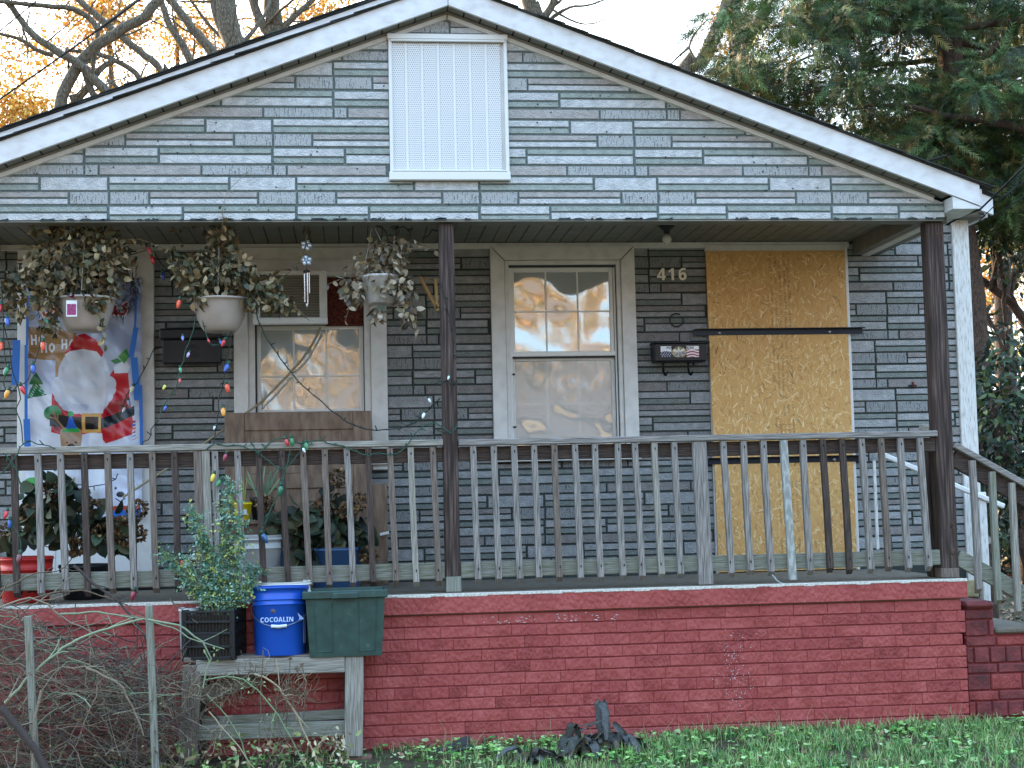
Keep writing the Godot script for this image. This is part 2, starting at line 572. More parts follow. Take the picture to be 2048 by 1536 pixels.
func clip_stones(rect: Array, inside: Array, holes: Array) -> Array:
	# rect [x0, y0, x1, y1] cut to a polygon and freed of rectangular holes
	var polys := [PackedVector2Array([Vector2(rect[0], rect[1]), Vector2(rect[2], rect[1]), Vector2(rect[2], rect[3]), Vector2(rect[0], rect[3])])]
	if inside.size():
		polys = Geometry2D.intersect_polygons(polys[0], PackedVector2Array(inside))
	for h in holes:
		var hp := PackedVector2Array([Vector2(h[0], h[1]), Vector2(h[2], h[1]), Vector2(h[2], h[3]), Vector2(h[0], h[3])])
		var nx := []
		for p in polys:
			for q in Geometry2D.clip_polygons(p, hp): nx.append(q)
		polys = nx
	var out := []
	for p in polys:
		var lo: Vector2 = p[0]
		var hi: Vector2 = p[0]
		for v in p:
			lo = lo.min(v)
			hi = hi.max(v)
		if hi.x - lo.x > 0.02 and hi.y - lo.y > 0.012: out.append([p, (hi.x - lo.x) * (hi.y - lo.y)])
	return out

# the pattern pressed into each 1.109 m x 0.355 m siding panel: [u0, u1, v0 (from the top), v1, kind]
const PANEL := [
	[0.004, 0.632, 0.012, 0.122, "white"], [0.004, 0.632, 0.148, 0.242, "green"], [0.645, 0.992, 0.022, 0.242, "white"],
	[0.008, 0.208, 0.272, 0.478, "comb"], [0.219, 0.786, 0.272, 0.362, "pink"], [0.219, 0.786, 0.388, 0.478, "white"], [0.798, 0.996, 0.272, 0.478, "comb"],
	[0.004, 0.384, 0.520, 0.655, "white"], [0.004, 0.384, 0.685, 0.775, "green"], [0.397, 0.990, 0.520, 0.608, "green"], [0.397, 0.990, 0.634, 0.780, "white"],
	[0.004, 0.068, 0.815, 0.978, "comb"], [0.079, 0.612, 0.815, 0.978, "pink"], [0.622, 0.994, 0.815, 0.978, "comb"]]

func siding(store: Array, rows: Array, pitch: float, xa: float, xb: float, inside: Array, holes: Array, z: float) -> void:
	# rows: [y_top, height, seam x]
	for r in rows:
		var k0 := int(floor((xa - r[2]) / pitch))
		var k1 := int(ceil((xb - r[2]) / pitch))
		for k in range(k0, k1):
			var px: float = r[2] + k * pitch
			var dz := rng.randf_range(0.0, 0.0015)
			for s in PANEL:
				var rect := [px + s[0] * pitch, r[0] - s[3] * r[1], px + s[1] * pitch, r[0] - s[2] * r[1]]
				if rect[2] < xa or rect[0] > xb: continue
				for c in clip_stones(rect, inside, holes):
					store.append([c[0], c[1], s[4], z + dz + rng.randf_range(0.0, 0.002)])

func build_house() -> void:
	var t := thing("house", "small grey stone-pattern sided house with white gable trim and boarded door", "house")
	var ap := 4.498
	# --- porch gable: backing, stones, beam
	var gable := [Vector2(-3.2, 3.205), Vector2(3.15, 3.205), Vector2(3.15, rake(3.15, ap) - 0.02), Vector2(0.02, ap - 0.02), Vector2(-3.2, rake(-3.2, ap) - 0.02)]
	put("gable_wall", mb().prism(PackedVector2Array(gable), -0.12, -0.006).done(), M.joint, t)
	var stones := []
	var vent := [-0.345, 3.44, 0.385, 4.345]
	siding(stones, [[3.472, 0.355, -0.908], [3.827, 0.355, 1.17 - 1.109 * 2]], 1.109, -3.2, 0.4, gable, [vent, [0.38, 3.49, 9, 9]], -0.004)
	siding(stones, [[3.472, 0.355, -0.908]], 1.109, 0.4, 3.2, gable, [vent, [-9, 3.0, 0.4, 9]], -0.004)
	siding(stones, [[3.827, 0.355, 1.17]], 1.109, 0.385, 3.2, gable, [vent], -0.004)
	siding(stones, [[4.182, 0.355, -0.679]], 1.109, -3.0, 0.38, gable, [vent, [0.38, 3.0, 9, 9]], -0.004)
	siding(stones, [[4.182, 0.355, 1.383]], 1.109, 0.385, 3.0, gable, [vent], -0.004)
	siding(stones, [[4.537, 0.355, -0.2]], 1.109, -2.0, 2.0, gable, [vent], -0.004)
	# --- porch wall
	var holes := [[-2.84, 0.0, -1.926, 3.30], [-1.396, 1.754, -0.345, 3.30], [0.381, 1.755, 1.414, 3.29], [1.932, 0.0, 2.976, 3.30]]
	var rows := []
	var y := 3.288
	var seams := [2.63, 3.26, 2.05, 3.30, 2.2, 2.95, 1.0, 1.95]
	for i in 7:
		rows.append([y, 0.352, seams[i]])
		y -= 0.352
	siding(stones, rows, 1.109, -3.4, 3.79, [Vector2(-3.4, 0.99), Vector2(3.79, 0.99), Vector2(3.79, 3.29), Vector2(-3.4, 3.29)], holes, WALL - 0.004)
	# the right wing of the wall above the porch beam, up to the main eave
	siding(stones, [[3.64, 0.352, 2.7]], 1.109, 3.1, 3.79, [Vector2(3.1, 3.29), Vector2(3.79, 3.29), Vector2(3.79, 3.56), Vector2(3.1, 3.56)], [], WALL - 0.004)
	stones.sort_custom(func(a, b): return a[1] * (2.0 if a[3] > -1.0 else 1.0) > b[1] * (2.0 if b[3] > -1.0 else 1.0))
	var rest := {}
	for i in stones.size():
		var s: Array = stones[i]
		if i < 300:
			put("siding_stone", mb().prism(s[0], s[3] - 0.004, s[3] + 0.0045, 0.0022).done(), M[("stone_" if s[3] > -1.0 else ("wing_" if s[0][0].x > 2.96 else "wall_")) + s[2]], t)
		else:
			var key: String = ("stone_" if s[3] > -1.0 else ("wing_" if s[0][0].x > 2.96 else "wall_")) + s[2]
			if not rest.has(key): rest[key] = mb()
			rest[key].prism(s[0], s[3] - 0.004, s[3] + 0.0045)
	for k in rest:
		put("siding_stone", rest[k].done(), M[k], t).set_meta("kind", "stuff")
	# nail heads and the chipped lower edge of the siding
	var chips := mb()
	for i in 60:
		var cx := rng.randf_range(-2.7, 3.1)
		var w := rng.randf_range(0.015, 0.09)
		var pl := PackedVector2Array([Vector2(cx, 3.2), Vector2(cx + w, 3.2), Vector2(cx + w * 0.9, 3.208 + rng.randf() * 0.01), Vector2(cx + w * 0.5, 3.209 + rng.randf() * 0.009), Vector2(cx + w * 0.1, 3.207 + rng.randf() * 0.01)])
		chips.prism(pl, 0.0, 0.0075)
	for i in 130:
		var cx := rng.randf_range(-2.7, 3.1)
		var cy := rng.randf_range(3.22, 4.3)
		if cy < rake(cx, ap) - 0.06 and not (cx > -0.36 and cx < 0.4 and cy > 3.42):
			chips.box(Vector3(cx, cy, 0.005), Vector3(0.008, 0.008, 0.006))
	put("chipped_edge", chips.done(), M.wall_joint, t)
	# --- walls of the body of the house
	var wb := mb()
	for s in [[-3.95, 0.55, -1.24, 3.5], [-1.24, 0.55, -0.51, 1.95], [-1.24, 3.11, -0.51, 3.5], [-0.51, 0.55, 0.505, 3.5], [0.505, 0.55, 1.275, 1.86], [0.505, 3.125, 1.275, 3.5], [1.275, 0.55, 3.85, 3.5]]:
		wb.box(Vector3((s[0] + s[2]) / 2, (s[1] + s[3]) / 2, WALL - 0.082), Vector3(s[2] - s[0], s[3] - s[1], 0.15))
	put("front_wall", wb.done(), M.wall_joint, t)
	var mg := PackedVector2Array([Vector2(-3.95, 3.5), Vector2(3.85, 3.5), Vector2(3.85, 3.56), Vector2(-0.05, 4.98), Vector2(-3.95, 3.56)])
	put("upper_wall", mb().prism(mg, WALL - 0.15, WALL - 0.005).done(), M.stone_white, t)
	put("side_wall", mb().box(Vector3(3.78, 2.0, -5.4), Vector3(0.14, 3.05, 7.78)).done(), M.stone_white, t)
	put("side_wall", mb().box(Vector3(-3.88, 2.0, -5.4), Vector3(0.14, 3.05, 7.78)).done(), M.stone_white, t)
	put("back_wall", mb().box(Vector3(-0.05, 2.0, -9.35), Vector3(7.8, 3.05, 0.14)).done(), M.stone_white, t)
	put("floor", mb().box(Vector3(-0.05, 0.86, -5.4), Vector3(7.5, 0.1, 7.7)).done(), M.brown_board, t)
	put("foundation", mb().box(Vector3(-0.05, 0.42, -5.4), Vector3(7.7, 0.86, 7.9)).done(), M.tan_block, t)
	for i in 6:
		put("foundation_block", mb().box(Vector3(3.45 + (i % 2) * 0.26, 0.79 - (i / 2) * 0.135, WALL - 0.03), Vector3(0.24, 0.12, 0.16), 0.006).done(), M.tan_block, t)
	# --- main roof (ridge runs back from the street)
	var pa := 5.105
	for sgn in [-1.0, 1.0]:
		var ex: float = -0.05 + sgn * 4.03
		var ey := pa - RS * 4.03
		var slab := PackedVector2Array([Vector2(-0.05, pa - 0.014), Vector2(ex, ey - 0.014), Vector2(ex, ey - 0.026), Vector2(-0.05, pa - 0.026)])
		put("roof_deck", mb().prism(slab, -9.6, -1.085).done(), M.shingle, t)
		var fa := PackedVector2Array([Vector2(-0.05, pa - 0.028), Vector2(ex, ey - 0.028), Vector2(ex, ey - 0.155), Vector2(-0.05, pa - 0.155)])
		put("main_rake_board", mb().prism(fa, -1.125, -1.10, 0.002).done(), M.fascia, t)
		put("eave_board", mb().box(Vector3(ex - sgn * 0.012, ey - 0.09, -5.4), Vector3(0.022, 0.125, 8.4)).done(), M.fascia, t)
		put("eave_soffit", mb().box(Vector3(ex - sgn * 0.12, ey - 0.14, -5.4), Vector3(0.21, 0.012, 8.4)).done(), M.soffit, t)
		# ragged shingle ends along the main rake
		for i in 26:
			var f := (i + 0.5) / 26.0
			var sx: float = -0.05 + sgn * 4.07 * f
			var a := Vector3(sx - sgn * 0.085, pa - RS * absf(sx - sgn * 0.085 + 0.05) - 0.011, 0)
			var c := Vector3(sx + sgn * 0.085, pa - RS * absf(sx + sgn * 0.085 + 0.05) - 0.006, 0)
			var zf := -1.075 + rng.randf_range(-0.006, 0.012)
			put("shingle", mb().bar(Vector3(a.x, a.y, zf - 0.5), Vector3(c.x, c.y, zf - 0.5), 1.0, 0.007).done(), M.shingle, t)
	put("corner_board", mb().box(Vector3(3.83, 2.15, WALL + 0.006), Vector3(0.125, 2.66, 0.03), 0.004).done(), M.trim_old, t)
	put("corner_board", mb().box(Vector3(3.878, 2.15, WALL - 0.07), Vector3(0.03, 2.66, 0.118), 0.004).done(), M.trim_old, t)
	# --- porch roof
	for sgn in [-1.0, 1.0]:
		var ex: float = 0.02 + sgn * 3.31
		var top := ap + 0.135
		var board := PackedVector2Array([Vector2(0.02 + sgn * 0.0008, ap), Vector2(ex, ap - RS * 3.31), Vector2(ex, top - RS * 3.31), Vector2(0.02 + sgn * 0.0008, top)])
		put("rake_board", mb().prism(board, 0.113, 0.135, 0.0015).done(), M.fascia, t)
		var deck := PackedVector2Array([Vector2(0.02, top + 0.001), Vector2(ex + sgn * 0.06, top - RS * 3.37), Vector2(ex + sgn * 0.06, top - RS * 3.37 + 0.006), Vector2(0.02, top + 0.007)])
		put("roof_deck", mb().prism(deck, -1.14, 0.15).done(), M.shingle, t)
		for i in 24:
			var f := (i + 0.5) / 24.0
			var sx: float = 0.02 + sgn * 3.4 * f
			var a := Vector3(sx - sgn * 0.09, top + 0.009 - RS * absf(sx - sgn * 0.09 - 0.02), 0)
			var c := Vector3(sx + sgn * 0.075, top + 0.014 - RS * absf(sx + sgn * 0.075 - 0.02), 0)
			var zf := 0.158 + rng.randf_range(-0.008, 0.014)
			put("shingle", mb().bar(Vector3(a.x, a.y, zf - 0.62), Vector3(c.x, c.y + rng.randf_range(-0.003, 0.004), zf - 0.62), 1.24, 0.006).done(), M.shingle, t)
		# short vented planks that close the overhang
		var n := 31
		for i in n:
			var f0 := 0.004 + (3.125 - 0.004) * i / n
			var f1 := 0.004 + (3.125 - 0.004) * (i + 1) / n - 0.009
			var p0 := Vector3(0.02 + sgn * f0, ap - RS * f0 + 0.004, 0.055)
			var p1 := Vector3(0.02 + sgn * f1, ap - RS * f1 + 0.004, 0.055)
			put("soffit_panel", mb().bar(p0, p1, 0.112, 0.008).done(), M.soffit, t)
		var back := PackedVector2Array([Vector2(0.02, ap + 0.02), Vector2(0.02 + sgn * 3.1, ap + 0.02 - RS * 3.1), Vector2(0.02 + sgn * 3.1, ap + 0.028 - RS * 3.1), Vector2(0.02, ap + 0.028)])
		put("soffit_backing", mb().prism(back, -0.1, 0.112).done(), M.dark, t)
		var mould := PackedVector2Array([Vector2(0.02, ap - 0.048), Vector2(0.02 + sgn * 3.06, ap - 0.048 - RS * 3.06), Vector2(0.02 + sgn * 3.06, ap - 0.006 - RS * 3.06), Vector2(0.02, ap - 0.006)])
		put("rake_moulding", mb().prism(mould, -0.002, 0.018, 0.004).done(), M.casing, t)
		put("rake_moulding_lip", mb().prism(PackedVector2Array([Vector2(0.02, ap - 0.018), Vector2(0.02 + sgn * 3.06, ap - 0.018 - RS * 3.06), Vector2(0.02 + sgn * 3.06, ap - 0.004 - RS * 3.06), Vector2(0.02, ap - 0.004)]), 0.0185, 0.028).done(), M.soffit, t)
		# boxed return at the foot of the rake
		var rx: float = 3.152
		var ry := ap - RS * (rx - 0.02)
		var box := PackedVector2Array([Vector2(0.02 + sgn * 3.132, 3.243), Vector2(ex - sgn * 0.002, 3.243), Vector2(ex - sgn * 0.002, ap - RS * 3.31 - 0.003), Vector2(0.02 + sgn * 3.132, ry - 0.003)])
		put("eave_return", mb().prism(box, -1.1, 0.128, 0.001).done(), M.fascia, t)
		put("eave_trim", mb().box(Vector3(ex + sgn * 0.01, 3.315, -0.5), Vector3(0.018, 0.11, 1.24)).done(), M.fascia, t)
	# a curled shingle tab near the right eave
	put("loose_shingle", mb().bar(Vector3(3.02, 3.565, 0.0), Vector3(3.16, 3.60, 0.02), 0.1, 0.006).done(), M.shingle, t)
	# --- gable vent: frame and seven perforated strips
	var vent_frame := mb()
	put("vent_frame", mb().box(Vector3(-0.333, 3.893, 0.014), Vector3(0.022, 0.86, 0.04), 0.003).done(), M.vinyl, t)
	put("vent_frame", mb().box(Vector3(0.374, 3.893, 0.014), Vector3(0.022, 0.86, 0.04), 0.003).done(), M.vinyl, t)
	put("vent_frame", mb().box(Vector3(0.02, 4.333, 0.018), Vector3(0.74, 0.035, 0.05), 0.004).done(), M.vinyl, t)
	put("vent_frame", mb().box(Vector3(0.02, 3.468, 0.018), Vector3(0.74, 0.052, 0.05), 0.004).done(), M.vinyl, t)
	put("vent_lip", mb().box(Vector3(0.02, 3.499, 0.034), Vector3(0.70, 0.008, 0.02), 0.002).done(), M.vinyl, t)
	put("vent_lip", mb().box(Vector3(0.02, 4.308, 0.034), Vector3(0.70, 0.012, 0.02), 0.002).done(), M.vinyl, t)
	var perf := Image.create(128, 128, false, Image.FORMAT_RGBA8)
	perf.fill(Color("d9dadb"))
	for j in 8:
		for i in 8:
			var cx := i * 16 + 8 + (8 if j % 2 else 0)
			for dy in range(-4, 5):
				for dx in range(-4, 5):
					if dx * dx + dy * dy < 14: perf.set_pixel(posmod(cx + dx, 128), posmod(j * 16 + 8 + dy, 128), Color("6f7276"))
	var pm := plain("ffffff", 0.4)
	pm.albedo_texture = ImageTexture.create_from_image(perf)
	pm.uv1_triplanar = true
	pm.uv1_world_triplanar = true
	pm.uv1_scale = Vector3(9.5, 9.5, 9.5)
	for i in 7:
		var vx := -0.322 + 0.0982 * i
		put("vent_strip", mb().box(Vector3(vx + 0.036, 3.90, 0.012), Vector3(0.078, 0.80, 0.012), 0.002).done(), pm, t)
		if i < 6:
			put("vent_rib", mb().box(Vector3(vx + 0.085, 3.90, 0.0125), Vector3(0.020, 0.80, 0.014), 0.004).done(), M.vinyl, t)
	put("vent_backing", mb().box(Vector3(0.02, 3.9, 0.003), Vector3(0.7, 0.84, 0.006)).done(), M.casing, t)
	# --- beam under the gable, porch ceiling
	put("porch_beam", mb().box(Vector3(-0.02, 3.247, -0.066), Vector3(6.3, 0.098, 0.118), 0.002).done(), M.soffit, t)
	put("beam_cap", mb().box(Vector3(-0.02, 3.196, -0.062), Vector3(6.32, 0.006, 0.13)).done(), M.soffit, t)
	for sgn in [-1.0, 1.0]:
		put("side_beam", mb().box(Vector3(sgn * 3.10 + 0.02, 3.262, -0.742), Vector3(0.20, 0.122, 1.23), 0.004).done(), M.soffit, t)
		put("side_beam_trim", mb().box(Vector3(sgn * 3.09 + 0.02, 3.197, -0.742), Vector3(0.06, 0.012, 1.2), 0.002).done(), M.casing, t)
	var nx := 62
	for i in nx:
		var x0 := -2.99 + 6.0 * i / nx
		var w := 6.0 / nx
		put("ceiling_plank", mb().box(Vector3(x0 + w / 2, 3.306, -0.742), Vector3(w - (0.004 if i % 3 else 0.007), 0.012, 1.22), 0.0025).done(), M.soffit, t)
	put("ceiling_backing", mb().box(Vector3(0.02, 3.33, -0.742), Vector3(6.3, 0.02, 1.24)).done(), M.dark, t)
	put("ceiling_trim", mb().box(Vector3(0.02, 3.276, WALL + 0.012), Vector3(5.94, 0.042, 0.02), 0.003).done(), M.casing, t)
	# little bulb holder on the porch ceiling
	var lamp := thing("ceiling_lamp", "bare round bulb in a ceramic holder on the porch ceiling", "lamp", Vector3(1.519,3.3,-0.733))
	put("holder", mb().lathe([Vector2(0.0, 0.0), Vector2(0.055, 0.0), Vector2(0.05, -0.012), Vector2(0.022, -0.03), Vector2(0.02, -0.05), Vector2(0.0, -0.05)], 16).done(), M.black, lamp)
	put("bulb", mb().ball(Vector3(0, -0.09, 0), Vector3(0.032, 0.036, 0.032)).done(), plain("c9c7c0", 0.2), lamp)

func build_porch_base() -> void:
	var t := thing("brick_porch", "red painted brick porch base with a concrete floor slab", "porch")
	# slab and its painted edge with the worn bare arris
	put("floor_slab", mb().box(Vector3(0.02, 0.885, -0.66), Vector3(6.28, 0.125, 1.38), 0.006).done(), M.concrete, t)
	put("slab_edge", mb().box(Vector3(0.02, 0.882, 0.036), Vector3(6.30, 0.108, 0.014), 0.004).done(), M.brick[2], t)
	var worn := mb()
	var x := -3.12
	while x < 3.14:
		var w := rng.randf_range(0.03, 0.16)
		var h := rng.randf_range(0.004, 0.011)
		worn.box(Vector3(x + w / 2, 0.9425 - h / 2, 0.0375), Vector3(w + 0.004, h + 0.01, 0.0165 + rng.randf() * 0.0008), 0.002)
		x += w
	put("worn_edge", worn.done(), M.bare_edge, t)
	put("slab_edge", mb().box(Vector3(3.165, 0.882, -0.64), Vector3(0.012, 0.108, 1.33), 0.003).done(), M.brick[2], t)
	put("brick_backing", mb().box(Vector3(0.0, 0.40, -0.66), Vector3(6.24, 0.845, 1.345)).done(), M.mortar, t)
	var list := []
	var ch := 0.0705
	for r in 12:
		var yb := 0.822 - ch * (r + 1)
		var off := fposmod(0.1065 * r + 0.03 * (r % 3), 0.213)
		var bx := -3.15 - off
		var head := r == 6
		while bx < 3.155:
			var w := 0.213 if not head else 0.107
			if rng.randf() < 0.04: w *= 0.5
			var x0 := maxf(bx, -3.15)
			var x1 := minf(bx + w, 3.155)
			if x1 - x0 > 0.03: list.append([x0, x1, yb, r])
			bx += w
	list.sort_custom(func(a, b): return absf(a[0] - 0.9) + absf(a[3] - 3) * 0.05 < absf(b[0] - 0.9) + absf(b[3] - 3) * 0.05)
	var rest := mb()
	for i in list.size():
		var b: Array = list[i]
		var c := Vector3((b[0] + b[1]) / 2, b[2] + ch / 2 + rng.randf_range(-0.0012, 0.0012), -0.0212 + rng.randf_range(-0.0015, 0.0015))
		var s := Vector3(b[1] - b[0] - rng.randf_range(0.0, 0.0018), ch - rng.randf_range(0.0065, 0.0095), 0.082)
		if i < 300:
			put("brick", mb().box(c, s, 0.0025, Basis(Vector3(0, 0, 1), rng.randf_range(-0.006, 0.006))).done(), M.brick[4 if b[3] > 9 else (3 if rng.randf() < 0.1 else rng.randi() % 3)], t)
		else:
			rest.box(c, s, 0.003)
	put("brick", rest.done(), M.brick[1], t).set_meta("kind", "stuff")
	# bricks of the right end, seen from the side only
	var side := mb()
	for r in 11:
		for k in 6:
			side.box(Vector3(3.116, 0.822 - ch * (r + 0.5), -0.16 - 0.213 * k - (0.1 if r % 2 else 0.0)), Vector3(0.08, ch - 0.008, 0.205), 0.004)
	put("brick", side.done(), M.brick[1], t).set_meta("kind", "stuff")
	# splashes of white paint on the bricks
	var sp := mb()
	for i in 150:
		var cx := 1.70 + rng.randfn() * 0.06
		var cy := 0.42 + rng.randfn() * 0.14
		if cy < 0.1 or cy > 0.8: continue
		var r2 := rng.randf_range(0.001, 0.003)
		sp.ball(Vector3(cx, cy, 0.0208), Vector3(r2, r2 * 1.3, 0.0025), Basis(), 3, 5)
	for i in 40:
		var cx := rng.randf_range(0.1, 1.0)
		sp.ball(Vector3(cx, 0.79 + rng.randf_range(-0.03, 0.02), 0.0208), Vector3(rng.randf_range(0.002, 0.012), 0.0025, 0.002), Basis(), 3, 5)
	put("paint_splash", sp.done(), plain("c9c4c6", 0.6), t)

# ---------------------------------------------------------------- windows and doors
func frame_set(t: Node3D, called: String, x0: float, x1: float, y0: float, y1: float, z: float, w: float, d: float, m: Material) -> void:
	put(called, mb().box(Vector3(x0 + w / 2, (y0 + y1) / 2, z), Vector3(w, y1 - y0, d), 0.004).done(), m, t)
	put(called, mb().box(Vector3(x1 - w / 2, (y0 + y1) / 2, z), Vector3(w, y1 - y0, d), 0.004).done(), m, t)
	put(called, mb().box(Vector3((x0 + x1) / 2, y1 - w / 2, z), Vector3(x1 - x0 - 2 * w, w, d), 0.004).done(), m, t)
	put(called, mb().box(Vector3((x0 + x1) / 2, y0 + w / 2, z), Vector3(x1 - x0 - 2 * w, w, d), 0.004).done(), m, t)

func grille(t: Node3D, x0: float, x1: float, y0: float, y1: float, z: float, m: Material) -> void:
	for i in 2:
		var gx := lerpf(x0, x1, (i + 1) / 3.0)
		put("muntin", mb().box(Vector3(gx, (y0 + y1) / 2, z), Vector3(0.012, y1 - y0, 0.008), 0.002).done(), m, t)
	put("muntin", mb().box(Vector3((x0 + x1) / 2, (y0 + y1) / 2, z - 0.0006), Vector3(x1 - x0, 0.011, 0.007), 0.002).done(), m, t)

func build_windows() -> void:
	var house := get_node("house")
	# ---- right window, double hung
	var w := Node3D.new()
	w.name = "window"
	house.add_child(w, true)
	w.set_meta("label", "double-hung window with a wavy reflection between post and boarded door")
	var cz := WALL + 0.02
	put("casing", mb().prism(PackedVector2Array([Vector2(0.383, 1.76), Vector2(0.483, 1.76), Vector2(0.483, 3.170), Vector2(0.383, 3.270)]), cz - 0.018, cz + 0.018, 0.002).done(), M.casing, w)
	put("casing", mb().prism(PackedVector2Array([Vector2(1.312, 1.76), Vector2(1.412, 1.76), Vector2(1.412, 3.270), Vector2(1.312, 3.170)]), cz - 0.018, cz + 0.018, 0.002).done(), M.casing, w)
	put("casing", mb().prism(PackedVector2Array([Vector2(0.3845, 3.272), Vector2(1.4105, 3.272), Vector2(1.3105, 3.172), Vector2(0.4845, 3.172)]), cz - 0.018, cz + 0.018, 0.002).done(), M.casing, w)
	put("sill", mb().box(Vector3(0.90, 1.768, cz + 0.015), Vector3(1.03, 0.022, 0.07), 0.004).done(), M.casing, w)
	frame_set(w, "jamb", 0.484, 1.311, 1.78, 3.171, WALL - 0.02, 0.03, 0.07, M.casing)
	frame_set(w, "stop", 0.513, 1.282, 1.81, 3.142, WALL - 0.04, 0.018, 0.05, M.vinyl)
	frame_set(w, "upper_sash", 0.529, 1.262, 2.505, 3.124, WALL - 0.045, 0.026, 0.03, M.vinyl)
	grille(w, 0.555, 1.236, 2.531, 3.098, WALL - 0.044, M.vinyl)
	put("meeting_rail", mb().box(Vector3(0.896, 2.512, WALL - 0.034), Vector3(0.77, 0.034, 0.03), 0.003).done(), M.vinyl, w)
	frame_set(w, "lower_sash", 0.524, 1.266, 1.83, 2.494, WALL - 0.062, 0.028, 0.025, M.casing)
	grille(w, 0.552, 1.238, 1.858, 2.466, WALL - 0.078, M.vinyl)
	frame_set(w, "screen_frame", 0.517, 1.274, 1.82, 2.496, WALL - 0.028, 0.014, 0.012, M.black)
	put("pane", mb().box(Vector3(0.896, 2.814, WALL - 0.05), Vector3(0.69, 0.58, 0.004)).done(), M.glass_wavy, w)
	put("pane", mb().box(Vector3(0.896, 2.162, WALL - 0.068), Vector3(0.70, 0.62, 0.004)).done(), M.glass, w)
	for k in 2:
		put("clip", mb().box(Vector3(0.534, 2.37 - 0.37 * k, WALL - 0.02), Vector3(0.028, 0.014, 0.01), 0.002).done(), M.black, w)
	var slat := plain("8d8a83", 0.6)
	for i in 52:
		put("blind_slat", mb().box(Vector3(0.896, 3.10 - i * 0.0245, WALL - 0.125), Vector3(0.75, 0.002, 0.024), 0.0, Basis(Vector3.RIGHT, 1.15)).done(), slat, w)
	put("room_dark", mb().box(Vector3(0.896, 2.48, WALL - 0.17), Vector3(0.95, 1.5, 0.01)).done(), M.dark, w)
	# ---- left window with the air conditioner
	var v := Node3D.new()
	v.name = "window"
	house.add_child(v, true)
	v.set_meta("label", "white window behind the brown board, an air conditioner in its top")
	put("casing", mb().box(Vector3(-1.345, 2.40, cz), Vector3(0.098, 1.36, 0.036), 0.004).done(), M.casing, v)
	put("casing", mb().box(Vector3(-0.403, 2.40, cz), Vector3(0.112, 1.36, 0.036), 0.004).done(), M.casing, v)
	put("casing", mb().box(Vector3(-0.87, 3.225, cz), Vector3(1.1, 0.09, 0.036), 0.004).done(), M.casing, v)
	put("head_board", mb().box(Vector3(-0.87, 3.14, cz - 0.004), Vector3(0.90, 0.075, 0.03), 0.004).done(), M.casing, v)
	put("head_moulding", mb().box(Vector3(-0.87, 3.178, cz + 0.005), Vector3(1.06, 0.014, 0.05), 0.003).done(), M.casing, v)
	put("sill", mb().box(Vector3(-0.87, 1.765, cz + 0.015), Vector3(1.06, 0.022, 0.07), 0.004).done(), M.casing, v)
	frame_set(v, "jamb", -1.296, -0.459, 1.78, 3.11, WALL - 0.015, 0.045, 0.06, M.casing)
	frame_set(v, "sash", -1.25, -0.505, 1.83, 2.735, WALL - 0.045, 0.034, 0.03, M.vinyl)
	grille(v, -1.216, -0.539, 2.06, 2.70, WALL - 0.046, M.vinyl)
	put("meeting_rail", mb().box(Vector3(-0.877, 2.14, WALL - 0.047), Vector3(0.68, 0.016, 0.012), 0.003).done(), M.vinyl, v)
	put("meeting_rail", mb().box(Vector3(-0.877, 2.535, WALL - 0.10), Vector3(0.68, 0.024, 0.012), 0.003).done(), M.vinyl, v)
	put("pane", mb().box(Vector3(-0.877, 2.26, WALL - 0.052), Vector3(0.70, 0.9, 0.004)).done(), M.glass_bright, v)
	put("curtain", mb().box(Vector3(-0.877, 2.3, WALL - 0.16), Vector3(0.85, 1.1, 0.01)).done(), plain("6a6654", 0.9), v)
	put("rust_panel", mb().box(Vector3(-0.62, 2.905, WALL - 0.03), Vector3(0.31, 0.36, 0.012)).done(), M.rust, v)
	put("rust_drip", mb().box(Vector3(-0.62, 2.728, WALL - 0.012), Vector3(0.29, 0.01, 0.05), 0.003).done(), M.rust, v)
	# the air conditioner
	var ac := thing("air_conditioner", "white window air conditioner with grey louvres and a drain hose side", "air conditioner", Vector3(-1.0, 2.90, WALL + 0.11))
	put("case", mb().box(Vector3(0, 0.0, -0.06), Vector3(0.475, 0.345, 0.24), 0.006).done(), plain("6f6b60", 0.6), ac)
	put("frame", mb().box(Vector3(-0.225, 0.01, 0.075), Vector3(0.045, 0.345, 0.035), 0.006).done(), M.casing, ac)
	put("frame", mb().box(Vector3(0.222, 0.01, 0.075), Vector3(0.052, 0.345, 0.035), 0.006).done(), M.casing, ac)
	put("frame", mb().box(Vector3(0, 0.166, 0.075), Vector3(0.40, 0.033, 0.035), 0.006).done(), M.casing, ac)
	put("bottom_tray", mb().box(Vector3(0, -0.165, 0.083), Vector3(0.50, 0.046, 0.05), 0.006).done(), M.white, ac)
	for i in 15:
		put("louvre", mb().box(Vector3(0, 0.137 - i * 0.0185, 0.072), Vector3(0.40, 0.003, 0.016), 0.0, Basis(Vector3.RIGHT, -0.5)).done(), M.louvre, ac)
	var hose := thing("drain_hose", "tan hose running down from the air conditioner to the porch floor", "hose")
	put("hose", mb().tube(wobble([Vector3(-0.803,2.696,-1.22), Vector3(-0.824,2.64,-1.24), Vector3(-0.908,2.505,-1.25), Vector3(-1.051,2.349,-1.25), Vector3(-1.213,2.187,-1.24), Vector3(-1.345,2.088,-1.2), Vector3(-1.606,1.896,-1.15), Vector3(-1.83,1.742,-1.1), Vector3(-2.098,1.567,-1.05)], 0.06, 0.001), 0.008, 8).done(), plain("8f8468", 0.5), hose)
	# ---- left door with its casing, hidden by the banner
	var d := Node3D.new()
	d.name = "door"
	house.add_child(d, true)
	put("slab", mb().box(Vector3(-2.36, 2.05, WALL + 0.01), Vector3(0.62, 2.26, 0.04), 0.004).done(), M.white, d)
